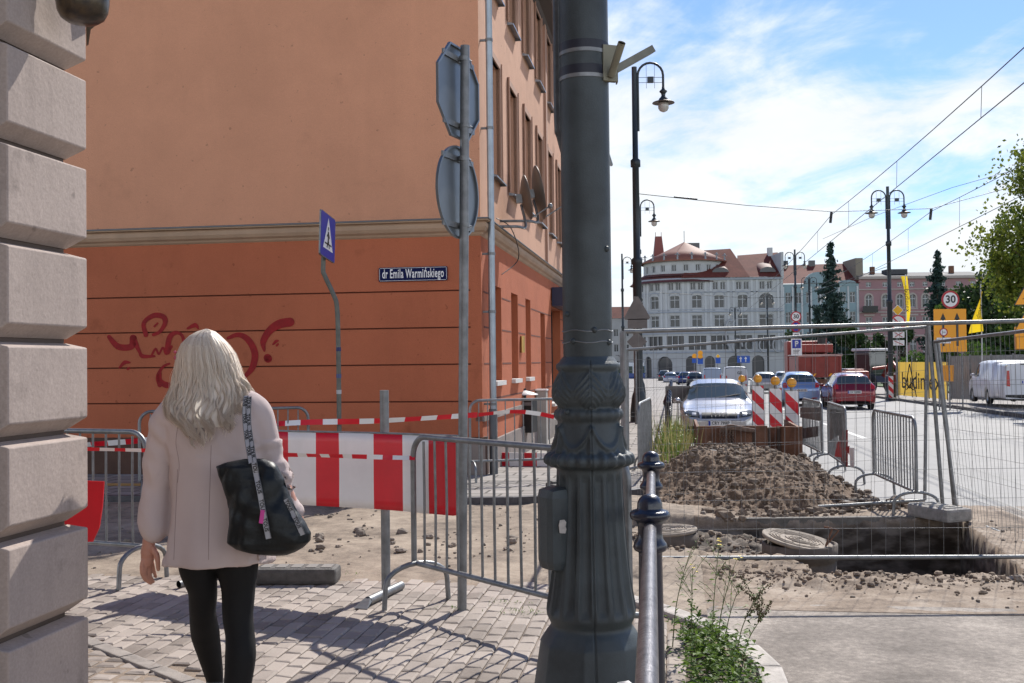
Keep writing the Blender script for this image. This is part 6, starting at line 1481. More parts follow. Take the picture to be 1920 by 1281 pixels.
# ---- the queue of distant cars
def simple(px, z, W_, H_, paint, label, L_=4.2, name='distant_car', cat='car', prof=HATCH, **kw):
    c = cloc(px, z); c = c+ud*L_/2; c.z = road(c.x, c.y)
    t, dec, onb, D = car(name, label, c, -A, paint, L_=L_, W_=W_, H_=H_, group='cars queuing far down the street', nseg=22, cat=cat, prof=prof, **kw)
    if prof is HATCH:
        for s in (-1, 1): dec('tail_light', [(s*x, zz) for x, zz in ((.62, .84), (.80, .84), (.80, 1.04), (.62, 1.0))], M_tail, False, .012)
        dec('number_plate', rect(-.26, .26, .66, .77), M_plate, False, .012)
    else:
        for s in (-1, 1): dec('tail_light', [(s*.68, .78), (s*.82, .8), (s*.79, 1.2), (s*.70, 1.2)], M_tail, False, .012)
        dec('number_plate', rect(-.26, .26, .6, .71), M_plate, False, .012)
    return t
VP_ = [(a, b, d*1.42/1.8, e, f) for a, b, d, e, f in VAN]; vk = dict(belt=(.87, .88), ws=(.98, 1.45), rw=(4.10, 4.19), sg=(1.2, 2.05))
simple(1437, 72, 1.74, 1.47, mat('pale_car_paint', (.40, .42, .40), .3, .3, coat=.5), 'pale grey hatchback with dark rear glass behind the middle beacon', 4.1)
simple(1470, 98, 1.78, 1.45, M_silver, 'silver car far off between the pale hatchback and the light blue car')
simple(1380, 84, 1.86, 1.9, mat('van_grey', (.42, .43, .46), .4), 'light grey van with lettered rear doors behind the silver hatchback', name='distant_van', cat='van', prof=VP_, **vk)
simple(1336, 103, 1.86, 1.85, mat('van_blue_grey', (.25, .31, .42), .35, .2), 'blue grey van left of the light grey van in the queue', name='distant_van', cat='van', prof=VP_, **vk)
simple(1304, 108, 1.78, 1.48, mat('black_car', (.015, .016, .02), .2, .2, coat=.8), 'black car left of the blue grey van')
simple(1285, 118, 1.7, 1.5, mat('dark_blue_car', (.012, .03, .12), .25, .2, coat=.8), 'dark blue car left of the black car in the queue')
simple(1272, 128, 1.7, 1.5, mat('navy_car', (.01, .02, .06), .25, .2, coat=.8), 'small navy car at the left end of the queue beside the silver saloon')
simple(1257, 126, 1.75, 1.42, mat('silver_blue', (.32, .35, .42), .25, .5), 'silver saloon alone in the left lane far down the street')
simple(1246, 146, 1.85, 1.7, mat('dark_grey_suv', (.03, .035, .04), .3, .2, coat=.6), 'dark grey off-road car ahead of the silver saloon')
simple(1300, 150, 1.75, 1.5, mat('maroon_car', (.10, .012, .015), .3, .2), 'maroon car far off above the black car')
simple(1262, 168, 1.75, 1.5, mat('grey_car', (.18, .18, .19), .3, .3), 'small grey car in the distance beyond the dark off-road car')
# lettering on the grey van doors
gv = [o for o in COL.objects if o.get('label', '').startswith('light grey van')][0]
text('GE', .32, face_mat((.28, -2.16, 1.40), (1, 0, 0), (0, 0, 1)), M_blk, gv, depth=.004)
# ---- tram
c = P(1200, 690, 203); t = thing('tram', 'blue and white low floor tram turning at the far end of the street', 'tram', (c.x, c.y, road(c.x, c.y)), R(-62))
M_tb = mat('tram_blue', (.015, .05, .22), .35, coat=.4); M_tw = mat('tram_white', (.62, .64, .66), .35)
mb = MB(); mb.box((0, -6, .75), (2.4, 12.6, .9), bev=.12); mb.build('skirt', M_tb, t)
mb = MB(); mb.box((0, -6.1, 2.85), (2.42, 12.4, .7), bev=.1); mb.build('roof', M_tw, t)
mb = MB(); mb.box((0, -6, 1.85), (2.36, 12.5, 1.35), bev=.1); mb.build('side_window', M_cglass, t)
for y in (-2.4, -4.8, -7.2, -9.6): mb = MB(); mb.box((0, y, 1.85), (2.44, .25, 1.35)); mb.build('pillar', M_tw, t)
mb = MB(); mb.box((0, .35, 2.0), (2.1, .2, 1.1), bev=.05); mb.build('windscreen', mat('sky_glass', (.2, .3, .42), .05, spec=1), t)
mb = MB(); mb.box((0, .32, 2.95), (1.6, .2, .3)); mb.build('destination_display', mat('led_panel', (.35, .16, .03), .5), t)
mb = MB(); mb.box((0, .42, 1.15), (2.2, .12, .18)); mb.build('bumper', M_tb, t)
mb = MB(); mb.tube([(0, -5, 3.2), (0, -4, 3.9), (0, -5, 4.6)], .04, 5); mb.tube([(-.7, -5, 4.6), (.7, -5, 4.6)], .04, 5); mb.build('pantograph', M_blk, t)
# ---- red tipper truck from behind
c = cloc(1538, 62); t = thing('tipper_truck', 'red tipper truck with orange chevrons behind the light blue car', 'truck', c, -A)
M_tr = mat('truck_red', (.24, .035, .025), .5, .1, var=.15, vs=3)
mb = MB(); mb.box((0, 2.6, 1.75), (2.45, 5.0, 1.25), bev=.04); mb.build('tipper_body', M_tr, t)
for x in (-1.15, -.4, .4, 1.15): mb = MB(); mb.box((x, .06, 1.75), (.1, .08, 1.25)); mb.build('rib', M_tr, t)
mb = MB(); mb.box((0, .02, 2.42), (2.5, .1, .12)); mb.box((0, 2.6, 2.44), (2.55, 5.1, .08)); mb.build('top_rail', mat('worn_red_edge', (.5, .3, .27), .4, .3), t)
mb = MB(); mb.box((-.1, 6.3, 2.2), (2.4, 2.0, 2.3), bev=.12); mb.build('cab', M_tr, t)
mb = MB(); mb.box((.2, 4.0, 2.85), (1.9, 2.4, .5), bev=.05); mb.tube([(.9, 5, 2.4), (.9, 5, 3.5)], .18, 12); mb.build('crane', M_tr, t)
mb = MB(); mb.tube([(.75, 4.9, 3.0), (.75, 4.9, 3.55)], .26, 14); mb.build('exhaust_stack', M_blk, t)
for s in (-1, 1):
    for k in range(3):
        mb = MB(); x = s*(.45+.22*k); mb.add([(x, -.0, 1.2), (x+.12, -.0, 1.2), (x+.24*1, -.0, 1.36), (x+.12, -.0, 1.36)], [(0, 1, 2, 3)]); mb.build('chevron', M_yel, t)
mb = MB(); mb.box((0, .2, .85), (2.3, .25, .35)); mb.build('rear_beam', M_rust, t)
for y in (.9, 2.2, 6.0):
    for s in (-1, 1):
        mb = MB(); mb.T = Matrix.Translation((s*1.0, y, .5)) @ Matrix.Rotation(PI/2, 4, 'Y'); mb.lathe([(0, -.18), (.44, -.18), (.5, -.12), (.5, .12), (.44, .18), (0, .18)], 20, cap=False); mb.build('wheel', M_rubber, t)
mb = MB(); mb.ball((-.9, 5.6, 3.45), (.12, .12, .16), 10, 8); mb.build('beacon_lamp', mat('amber', (.9, .3, .01), .3), t)
# ---- excavator loader behind the lamp pole
c = cloc(1662, 66); t = thing('backhoe_loader', 'dark blue and red digger with white roof behind the lamp pole', 'digger', c, -A+.5)
mb = MB(); mb.box((0, 1.5, 1.9), (1.3, 1.5, 1.6), bev=.08); mb.build('cab', M_cglass, t)
mb = MB(); mb.box((0, 1.5, 2.78), (1.5, 1.8, .16), bev=.05); mb.build('roof', M_tw, t)
mb = MB(); mb.box((0, 3.3, 1.2), (1.1, 2.0, .8), bev=.12); mb.box((0, 1.4, .95), (1.5, 2.4, .4)); mb.build('bonnet', mat('machine_navy', (.02, .03, .08), .5), t)
mb = MB(); mb.tube([(0, .4, 1.0), (-.1, -.6, 2.1), (-.2, -1.4, 1.4)], .13, 8); mb.box((-.2, -1.5, 1.0), (.7, .5, .5), bev=.06); mb.tube([(-1.2, -.2, 1.6), (-.3, -.4, 1.7)], .1, 6); mb.build('digging_arm', M_tr, t)
for y, r_ in ((.6, .65), (3.5, .48)):
    for s in (-1, 1):
        mb = MB(); mb.T = Matrix.Translation((s*.85, y, r_)) @ Matrix.Rotation(PI/2, 4, 'Y'); mb.lathe([(0, -.18), (r_*.88, -.18), (r_, -.1), (r_, .1), (r_*.88, .18), (0, .18)], 20, cap=False); mb.build('wheel', M_rubber, t)
c = cloc(1606, 64); t = thing('trailer_compressor', 'red wheeled compressor between tipper truck and lamp pole', 'machine', c, -A)
mb = MB(); mb.box((0, .9, 1.0), (1.5, 1.9, .95), bev=.15); mb.build('housing', M_tr, t); mb = MB(); mb.box((0, .9, 1.52), (1.0, 1.2, .14), bev=.05); mb.build('hood', M_tr, t)
for s in (-1, 1): mb = MB(); mb.T = Matrix.Translation((s*.7, .9, .32)) @ Matrix.Rotation(PI/2, 4, 'Y'); mb.lathe([(0, -.1), (.3, -.1), (.32, 0), (.3, .1), (0, .1)], 16, cap=False); mb.build('wheel', M_rubber, t)
mb = MB(); mb.tube([(0, -.1, .5), (0, -.9, .45)], .04, 6); mb.build('drawbar', M_blk, t)
# ================================================================ ROAD SIGNS
WT = []
def sign_thing(px, ybase, z, label, ytop, r=.035, lev=road, name='road_sign', col=None):
    b = P(px, ybase, z); gz_ = lev(b.x, b.y); t = thing(name, label, 'road sign', (b.x, b.y, gz_)); tp = P(px, ytop, z)
    mb = MB(); mb.tube([(b.x, b.y, gz_), (b.x, b.y, tp.z)], r, 8); part(mb, 'post', M_galvd, t); WT.append(t); return t, b
def at_sign(px, py, z, dz=-.06): p = P(px, py, z); return face_mat((p.x, p.y+dz, p.z), (1, 0, 0), (0, 0, 1))
def disc(t, px, py, z, r, face, ring=M_red, rw_=.14, nm='sign_disc'):
    M = at_sign(px, py, z); c1 = [(r*cos(2*PI*k/40), r*sin(2*PI*k/40)) for k in range(40)]; mb = MB()
    f = [M @ Vector((x, y, 0)) for x, y in c1]; g = [M @ Vector((x, y, -.02)) for x, y in c1]; mb.add(f, [tuple(range(40))]); mb.add(g, [tuple(range(40))[::-1]]); mb.add(f+g, [(i, (i+1) % 40, (i+1) % 40+40, i+40) for i in range(40)])
    o = part(mb, nm, ring, t); mb = MB(); mb.add([M @ Vector((x*(1-rw_*1.5), y*(1-rw_*1.5), .004)) for x, y in c1], [tuple(range(40))]); part(mb, 'disc_face', face, o); return M, o
def sq(t, px, py, z, w, h, m, nm='sign_plate', rot=0, off=0, border=None):
    M = at_sign(px, py, z) @ Matrix.Rotation(rot, 4, 'Z'); mb = MB(); plate(mb, w, h, .02, .02, M, off=-.02+off); o = part(mb, nm, border or m, t)
    if border: mb = MB(); plate(mb, w*.88, h*.88, .01, .002, M, off=.002+off); part(mb, 'plate_face', m, o)
    return M, o
def poly2(M, pts, m, par, off=.006, nm='symbol'):
    mb = MB(); mb.add([M @ Vector((x, y, off)) for x, y in pts], [tuple(range(len(pts)))]); return part(mb, nm, m, par)
M_sblue = mat('sign_blue', (.012, .03, .32), .4); M_syel = mat('sign_yellow', (.85, .45, .01), .45)
M_maroon = mat('sign_ring_red', (.42, .008, .02), .45)
# left of the truck: 30, no stopping, plate, parking
zS = 62
t, b = sign_thing(1492, 700, zS, 'small 30 limit sign above a no stopping sign and parking plate', 585)
M, o = disc(t, 1492, 594, zS, .31, M_white, M_maroon); text('30', .34, M @ Matrix.Translation((0, 0, .008)), M_blk, o, bold=.008)
M, o = disc(t, 1492, 613, zS, .31, M_sblue, M_maroon); poly2(M, [(-.19, .15), (-.15, .19), (.19, -.15), (.15, -.19)], M_maroon, o); poly2(M, [(.19, .15), (.15, .19), (-.19, -.15), (-.15, -.19)], M_maroon, o, .007)
M, o = sq(t, 1493, 628, zS, .42, .25, M_white); poly2(M, [(-.15, -.02), (-.1, .03), (.1, .03), (.15, -.02)], M_blk, o); poly2(M, [(-.15, -.06), (.15, -.06), (.15, -.03), (-.15, -.03)], M_blk, o, .007)
M, o = sq(t, 1493, 651, zS, .62, .98, M_white); M2 = M @ Matrix.Translation((0, .18, 0)); mb = MB(); plate(mb, .5, .5, .03, .003, M2, off=.002); part(mb, 'blue_panel', M_sblue, o); text('P', .44, M2 @ Matrix.Translation((0, 0, .008)), M_white, o, bold=.012)
for k in range(3): poly2(M, [(-.2, -.2-k*.08), (.18-k*.05, -.2-k*.08), (.18-k*.05, -.17-k*.08), (-.2, -.17-k*.08)], M_blk, o)
# diamond + no turning left of the yellow flag
zS = 56
t, b = sign_thing(1684, 745, zS, 'yellow diamond above a round no turning sign and two crossed plates', 572)
M, o = sq(t, 1682.5, 582, zS, .42, .42, M_syel, rot=PI/4, border=M_white)
M, o = disc(t, 1683, 605, zS, .40, M_white, M_red, .12); poly2(M, [(-.2, -.06), (.05, -.06), (.05, -.13), (.22, .0), (.05, .10), (.05, .04), (-.2, .04)], M_blk, o); poly2(M, [(-.25, .19), (-.2, .25), (.25, -.19), (.2, -.25)], M_maroon, o, .008)
M, o = sq(t, 1684, 628, zS, .62, .32, M_white)
for s in (-1, 1): poly2(M, [(-.22, s*.11), (-.2, s*.14), (.22, -s*.11), (.2, -s*.14)][::s], M_maroon, o, .006+.001*s)
M, o = sq(t, 1684, 643, zS, .62, .28, M_white); poly2(M, [(-.24, .09), (-.22, .12), (.24, -.09), (.22, -.12)], M_maroon, o)
# orange lane board with 30 above
zS = 41
t, b = sign_thing(1781, 750, zS, 'big orange two lane board with arrows below a round 30 sign', 548, .03)
M, o = disc(t, 1781, 562, zS, .345, M_white, M_maroon); text('30', .40, M @ Matrix.Translation((0, 0, .008)), M_blk, o, bold=.010)
M, o = sq(t, 1780.5, 620, zS, 1.25, 1.66, M_yel)
for x, bot in ((-.27, -.6), (.27, -.6)):
    poly2(M, [(x-.045, bot), (x+.045, bot), (x+.045, .45), (x-.045, .45)], M_blk, o); poly2(M, [(x-.11, .42), (x+.11, .42), (x, .68)], M_blk, o, .007)
Mc = M @ Matrix.Translation((-.26, -.06, 0)); c1 = [(cos(2*PI*k/28), sin(2*PI*k/28)) for k in range(28)]
poly2(Mc, [(x*.16, y*.16) for x, y in c1], M_maroon, o, .010); poly2(Mc, [(x*.12, y*.12) for x, y in c1], M_white, o, .012); text('2m', .11, Mc @ Matrix.Translation((0, 0, .013)), M_blk, o)
Mp = M @ Matrix.Translation((-.26, -.38, 0)); poly2(Mp, [(-.27, -.11), (.27, -.11), (.27, .11), (-.27, .11)], M_white, o, .010); text('nie dotyczy\ntramwajów', .075, Mp @ Matrix.Translation((0, 0, .012)), M_blk, o, bold=.001)
for x in (-.45, .45): mb = MB(); q = M @ Vector((x, 0, -.05)); mb.tube([(q.x, q.y, road(q.x, q.y)), (q.x, q.y, q.z+.7)], .03, 8); part(mb, 'post', M_galvd, t)
# orange warning triangles at the right edge
zS = 33
t, b = sign_thing(1931, 760, zS, 'orange warning triangles on a post cut by the right edge', 520, .035)
def tri(px, py, w, nm):
    M = at_sign(px, py, zS); h = w*.87; mb = MB(); pts = [(-w/2, -h/2), (w/2, -h/2), (0, h/2)]; 
    for sc, off, m_ in ((1, 0, M_blk), (.93, .004, M_yel)):
        mb = MB(); f = [M @ Vector((x*sc, y*sc-(1-sc)*h*.16, off)) for x, y in pts]; g = [M @ Vector((x*sc, y*sc-(1-sc)*h*.16, off-.012)) for x, y in pts]; mb.add(f+g, [(0, 1, 2), (5, 4, 3), (0, 3, 4, 1), (1, 4, 5, 2), (2, 5, 3, 0)]); o = part(mb, nm if sc == 1 else 'orange_face', m_, t)
    return M, o
M, o = tri(1935, 541, 1.2, 'warning_triangle'); poly2(M, [(-.35, -.33), (-.2, -.27), (-.02, -.22), (.1, -.28), (.35, -.33)], M_blk, o, .012)
M, o = tri(1935, 589, 1.15, 'warning_triangle'); poly2(M, [(-.22, -.35), (-.1, -.35), (-.14, .05), (-.22, .05)], M_blk, o, .012)
M, o = sq(t, 1934, 622, zS, 1.1, .30, M_yel); M, o = sq(t, 1934, 643, zS, 1.1, .40, M_yel, border=mat('orange_edge', (.5, .18, .01), .5)); text('Nierówna\nnawierzchnia', .13, M @ Matrix.Translation((.12, 0, .008)), M_blk, o)
# triangular and square sign backs on a post by the first lamp
zS = 29.5
t, b = sign_thing(1193, 800, zS, 'brown grey backs of a triangular sign and a diamond beside the first lamp pole', 556, .035)
M_bk = mat('sign_back_brown', (.13, .115, .11), .5, .3, var=.2, vs=3)
def backpoly(px, py, pts, nm):
    M = at_sign(px, py, zS, -.05); mb = MB(); n = len(pts); f = [M @ Vector((x, y, 0)) for x, y in pts]; g = [M @ Vector((x, y, -.02)) for x, y in pts]
    mb.add(f, [tuple(range(n))]); mb.add(g, [tuple(range(n))[::-1]]); mb.add(f+g, [(i, (i+1) % n, (i+1) % n+n, i+n) for i in range(n)]); part(mb, nm, M_bk, t)
backpoly(1194, 578, [(-.36, -.26), (-.33, -.32), (.33, -.32), (.36, -.26), (.04, .32), (-.04, .32)], 'triangle_back')
backpoly(1195, 607, [(-.27, -.13), (.27, -.13), (.27, .13), (-.27, .13)], 'plate_back'); backpoly(1194, 641, [(-.28, 0), (0, -.28), (.28, 0), (0, .28)], 'diamond_back')
# tiny blue and orange signs at the far junction
for px, z, yb, kinds, lb in ((1302, 165, 668, 'ob', 'orange round lamp sign above a blue square sign in the far junction, left one'), (1313, 160, 662, 'oow', 'tallest far sign post with orange sign, diamond and blue square'), (1346, 165, 668, 'yw', 'yellow diamond over a white plate in front of the far arches')):
    t, b = sign_thing(px, 700, z, lb, yb, .06); y = yb
    for k in kinds:
        if k == 'o': disc(t, px, y, z, .38, M_yel, M_yel); y += 7
        if k == 'b': sq(t, px, y+1, z, .75, .75, mat('blue_board', (.01, .08, .4), .5)); y += 8
        if k == 'y': sq(t, px, y, z, .5, .5, M_syel, rot=PI/4, border=M_white); y += 7
        if k == 'w': sq(t, px, y+1, z, .8, .9, mat('blue_board', (.01, .08, .4), .5)); y += 8
t, b = sign_thing(1391, 700, 150, 'blue lane sign with two white arrows before the far arcade', 668, .06)
M, o = sq(t, 1394, 674, 150, 1.8, 1.0, mat('blue_board', (.01, .08, .4), .5))
for x in (-.4, .3): poly2(M, [(x-.06, -.35), (x+.06, -.35), (x+.06, .1), (x-.06, .1)], M_white, o); poly2(M, [(x-.2, .08), (x+.2, .08), (x, .4)], M_white, o, .007)
# flags
def flag(px0, y0, px1, y1, z, w, label, word, lean=0, tp=None):
    a = P(px0, y0, z); b = P(px1, y1, z); g = B(b.y); t = thing('advertising_flag', label, 'flag', (b.x, b.y, g))
    mb = MB(); mb.tube([(b.x, b.y, g), (b.x, b.y, a.z+.1)], .03, 8); part(mb, 'flag_pole', mat('white_pole', (.6, .6, .6), .4), t); WT.append(t)
    return t, a, b
def cloth_mat(name, col):
    def f(t, b):
        tr = t.nodes.new('ShaderNodeBsdfTranslucent'); tr.inputs[0].default_value = (*col, 1); mx = t.nodes.new('ShaderNodeMixShader'); mx.inputs[0].default_value = .45
        t.links.new(b.outputs[0], mx.inputs[1]); t.links.new(tr.outputs[0], mx.inputs[2]); t.links.new(mx.outputs[0], t.nodes['Material Output'].inputs[0])
    return ext(name, dict(col=col, rough=.6), f)
M_fly = cloth_mat('flag_yellow', (.85, .60, .02))
t, a, b = flag(1702, 518, 1702, 745, 61, 1, 'long yellow vertical flag with lettering beside the right street lamp', '')
mb = MB(); mb.grid(4, 18, lambda u, v: Vector((a.x-.05-lerp(.36, .30, v)*u*(1-.4*v)+.14*sin(v*3), a.y-.05+.06*sin(v*7+u*3), a.z-v*2.9))); o = part(mb, 'flag_cloth', M_fly, t)
text('budimex', .38, face_mat((a.x-.12, a.y-.16, a.z-1.4), (.05, 0, -1), (1, 0, .05)), M_blk, t, depth=.002, sx=1)
t, a, b = flag(1840, 532, 1842, 690, 47, 1, 'slanting yellow flag hanging from a white pole before the dark trees', '')
mb = MB(); mb.grid(8, 12, lambda u, v: Vector((a.x-lerp(.0, .62, v)*u-.0, a.y-.05+.08*sin(u*5+v*4), a.z-.35-v*1.75+u*(-.25*(1-v)*0)-.1*u*v+.0*u))); part(mb, 'flag_cloth', M_fly, t)
text('budimex', .26, face_mat((a.x-.22, a.y-.2, a.z-1.35), (.22, 0, 1), (-1, 0, .22)), M_blk, t, depth=.002)
# yellow banner and hoarding
zb_ = 57; a = P(1683, 742, zb_); b = P(1778, 743, 50); g = B(a.y)
t = thing('site_banner', 'yellow construction banner with dark lettering on the site fence', 'banner', (a.x, a.y, g))
top_ = P(1683, 679, zb_).z; dv_ = Vector((b.x-a.x, b.y-a.y, 0)); Lb = dv_.length; dv_.normalize()
mb = MB(); mb.grid(24, 8, lambda u, v: Vector((a.x, a.y, g+.05))+dv_*Lb*u+Vector((0, 0, (top_-g-.05)*v))+Vector((0, .04*sin(u*9)+.02*sin(u*31+v*5), 0))); part(mb, 'banner_cloth', cloth_mat('banner_yellow', (.85, .55, .09)), t)
M = face_mat(Vector((a.x, a.y, g))+dv_*Lb*.53+Vector((dv_.y, -dv_.x, 0))*.12+Vector((0, 0, (top_-g)*.46)), dv_, (0, 0, 1)); text('budimex', 1.25, M, mat('banner_ink', (.03, .025, .015), .7), t, sx=1.25, depth=.004)
M = face_mat(Vector((a.x, a.y, g))+dv_*Lb*.33+Vector((dv_.y, -dv_.x, 0))*.12+Vector((0, 0, (top_-g)*.5)), dv_, (0, 0, 1))
mb = MB()
for x0, y0, x1, y1 in ((-.9, -1.0, .0, .95), (.9, -1.0, .0, .95), (-.5, -.6, .9, .2), (-.9, -.2, .5, -.6)): mb.tube([M @ Vector((x0, y0*.85, .02)), M @ Vector((x1, y1*.85, .02))], .025, 4)
part(mb, 'drawn_lines', mat('banner_ink', (.03, .025, .015), .7), t)
for k in range(4): p = Vector((a.x, a.y, g))+dv_*Lb*k/3; mb = MB(); mb.tube([p+Vector((0, .08, 0)), p+Vector((0, .08, 2.15))], .03, 6); part(mb, 'fence_post', M_galvd, t)
rebase(t)
t = thing('site_hoarding', 'grey metal hoarding behind the white van', 'fence', P(1790, 745, 50)); a = P(1782, 745, 50); b = P(1990, 745, 44); dv_ = Vector((b.x-a.x, b.y-a.y, 0)); Lb = dv_.length; dv_.normalize()
for k in range(5):
    mb = MB(); p0 = Vector((a.x, a.y, 0))+dv_*(Lb*k/5+.02); p1 = Vector((a.x, a.y, 0))+dv_*(Lb*(k+1)/5-.02); g = B(p0.y)
    mb.grid(40, 1, lambda u, v: p0.lerp(p1, u)+Vector((0, .02*(1 if int(u*40) % 4 < 2 else -1), g+.02+v*2.0)), sm=False); part(mb, 'panel', mat('hoarding_grey', (.27, .27, .26), .55, .3, var=.15, vs=1.5), t)
    mb = MB(); mb.box((p0.x, p0.y, g+1.02), (.07, .07, 2.1)); part(mb, 'post', M_galvd, t)
mb = MB(); q = P(1820, 700, 48.6); plate(mb, .75, .75, .02, .01, face_mat((q.x-.9, q.y+.35, q.z), dv_, (0, 0, 1))); part(mb, 'orange_plate', M_yel, t); rebase(t)
# striped line of low posts receding along the left kerb, one railing
rt_ = thing('distant_railing', 'dark railing of low posts receding along the left kerb beyond the barrier', 'railing', S(19, -.1)+Vector((0, 0, B(19))))
for k in range(16):
    p = S(19+k*2.2, -.12); p.z = B(p.y)+.02; mb = MB(); mb.lathe([(.06, 0), (.045, .1), (.045, .85), (.075, .9), (.075, .95), (.05, 1.0), (0, 1.05)], 10, c=p, cap=False); part(mb, 'post', M_navy, rt_)
mb = MB(); p0 = S(19, -.12); p1 = S(52, -.12); p0.z = B(p0.y)+.9; p1.z = B(p1.y)+.9; mb.tube([p0, p1], .025, 8); part(mb, 'handrail', M_bare, rt_); rebase(rt_)
for t in WT: rebase(t)
# ================================================================ FAR BUILDINGS
M_fw = mat('pale_blue_stucco', (.40, .41, .42), .85, var=.12, vs=.35)
M_fw2 = mat('stucco_trim', (.46, .475, .49), .85, var=.08, vs=.5)
M_shop = mat('dark_storefront', (.03, .032, .04), .3, spec=.6)
M_fglass = mat('far_glass', (.03, .035, .04), .15, spec=.5, var=.5, vs=.35)
def bx_(px): return (px-960)*.1025
def bh(y): return EYE+(674-y)*.1025
YB = 205.0; GB = -2.25
bA = thing('corner_bank_building', 'large white building with round tower, red tiled roofs and ground floor arcade', 'building', (45, YB, GB))
XR = bx_(1470); XT = 34.85; RT = 10.0
def mA_(s, h, d):
    if s < XR-XT: return Vector((XR-s, YB+d, h))
    f = (s-(XR-XT))/RT; return Vector((XT-(RT-d)*sin(f), YB+RT-(RT-d)*cos(f), h))
LA = (XR-XT)+RT*1.75
sc_ = [3.3, 7.8, 12.3, 16.6, 20.9, 25.2, 29.4]
ops = []
for i, s in enumerate(sc_):
    w = 1.0 if i else 1.35
    ops += [(s-w, s+w, 7.9, 10.2)] + ([(s-1.45, s+1.45, 11.3, 14.3, True)] if i == 0 else [(s-1.0, s+1.0, 11.5, 14.0, .35)])
    ops += [(s-1.25, s-.2, 15.0, 16.55), (s+.2, s+1.25, 15.0, 16.55)]
    ops += [(s-1.75, s+1.75, 3.5, 6.2)]
for s, w in ((23.1, 1.6), (17.9, 1.0), (14.3, 1.0), (27.0, .9), (9.6, 1.3), (5, 1.2)): ops.append((s-w, s+w, GB-.2, 2.3, True))
mb = MB(); facade(mb, mA_, LA, GB-1, 17.2, ops, .45, ds=1.2); part(mb, 'wall', M_fw, bA)
n_ = 0
for o in ops:
    a, b, c, d = o[:4]
    if c < GB: mb = MB(); mb.quad(mA_(a, c, .43), mA_(b, c, .43), mA_(b, d, .43), mA_(a, d, .43)); part(mb, 'arch_opening', M_shop, bA); continue
    if d < 6.5:
        mb = MB(); mb.quad(mA_(a, c, .4), mA_(b, c, .4), mA_(b, d, .4), mA_(a, d, .4)); f = part(mb, 'shop_window', M_shop, bA)
        mb = MB()
        for k in range(4): q = lerp(a, b, k/3); bar(mb, mA_, q-.06, q+.06, c, d, .2, .33)
        part(mb, 'mullion', M_fw2, f); continue
    window(bA, mA_, a, b, c, d, .3, M_fw2, M_fglass, 1, d < 15, .11)
mb = MB()
for h, hh, pr in ((2.9, .3, .18), (6.6, .3, .2), (7.3, .2, .12), (10.7, .28, .25), (11.15, .15, .15), (14.5, .15, .12), (16.9, .45, .35)):
    n = 30; mb = MB()
    for k in range(n): bar(mb, mA_, LA*k/n, LA*(k+1)/n, h, h+hh, -pr, -.001)
    part(mb, 'cornice', mat('cornice_grey', (.30, .33, .38), .85), bA)
mb = MB()
for i in range(len(sc_)-1):
    q = (sc_[i]+sc_[i+1])/2
    for dq in (-.5, .5): bar(mb, mA_, q+dq-.22, q+dq+.22, 7.5, 16.9, -.12, -.002)
for s in (.25, 1.0): bar(mb, mA_, s-.2, s+.2, 3, 16.9, -.14, -.002)
for o_ in [mb.build('pilaster', M_fw2, bA)]: pass
for i, s in enumerate(sc_[1:]):
    mb = MB(); n = 8
    for k in range(n):
        a0, a1 = PI*k/n, PI*(k+1)/n
        for q0, q1 in (((.95), (1.15)),):
            mb.add([mA_(s-q0*cos(a0), 14.0+q0*sin(a0)*.6, -.05), mA_(s-q1*cos(a0), 14.0+q1*sin(a0)*.7, -.05), mA_(s-q1*cos(a1), 14.0+q1*sin(a1)*.7, -.05), mA_(s-q0*cos(a1), 14.0+q0*sin(a1)*.6, -.05)], [(0, 1, 2, 3)])
    o = part(mb, 'window_hood', mat('hood_grey', (.26, .28, .32), .85), bA)
    mb = MB(); bar(mb, mA_, s-1.0, s+1.0, 6.95, 7.7, -.1, -.002); bar(mb, mA_, s-.9, s+.9, 10.75, 11.3, -.14, -.06); part(mb, 'balustrade', M_fw2, bA)
# tower drum, skirt roof, cone roof
dc = (XT, YB+RT-1.0)
def ring(mb, r0, z0, r1, z1, n=40, a0=PI*.75, a1=PI*1.9, c=dc): mb.add([(c[0]+r*cos(lerp(a0, a1, k/n)), c[1]+r*sin(lerp(a0, a1, k/n)), z) for r, z in ((r0, z0), (r1, z1)) for k in range(n+1)], [(k, k+1, n+1+k+1, n+1+k) for k in range(n)], 0, True)
mb = MB(); ring(mb, RT+.9, 16.6, RT-.6, 17.9, c=(XT, YB+RT)); ring(mb, RT-.6, 17.9, 8.1, 18.6, c=(XT, YB+RT-.6)); part(mb, 'skirt_roof', mat('dark_red_tiles', (.10, .03, .028), .8, var=.2, vs=1), bA)
def mD(s, h, d): f = s/8.2-PI*.55; return Vector((dc[0]+(8.2-d)*sin(f), dc[1]-(8.2-d)*cos(f), h))
dops = [(3.2+2.35*k, 4.2+2.35*k, 18.75, 20.1) for k in range(9)]
mb = MB(); facade(mb, mD, 8.2*PI*1.1, 15, 20.9, dops, .3, ds=.9); part(mb, 'drum_wall', M_fw, bA)
for a, b, c, d in dops: window(bA, mD, a, b, c, d, .25, M_fw2, M_fglass, 1, 0, .1)
M_ftile = ground_mat('far_red_tiles', [(.08, .018, .012), (.125, .03, .02), (.17, .048, .032)], [.4, .55, .7], scales=(.4, 2, 8), spec=.3)
mb = MB(); mb.lathe([(8.9, 20.75), (9.0, 20.95), (4.5, 23.1), (.0, 25.3)], 40, c=(dc[0], dc[1], 0), cap=False); part(mb, 'cone_roof', mat('pale_red_tiles', (.20, .075, .05), .7, var=.15, vs=.8), bA)
mb = MB(); mb.tube([(dc[0], dc[1], 25), (dc[0], dc[1], 27.5)], .06, 5); part(mb, 'finial', M_blk, bA)
mb = MB()
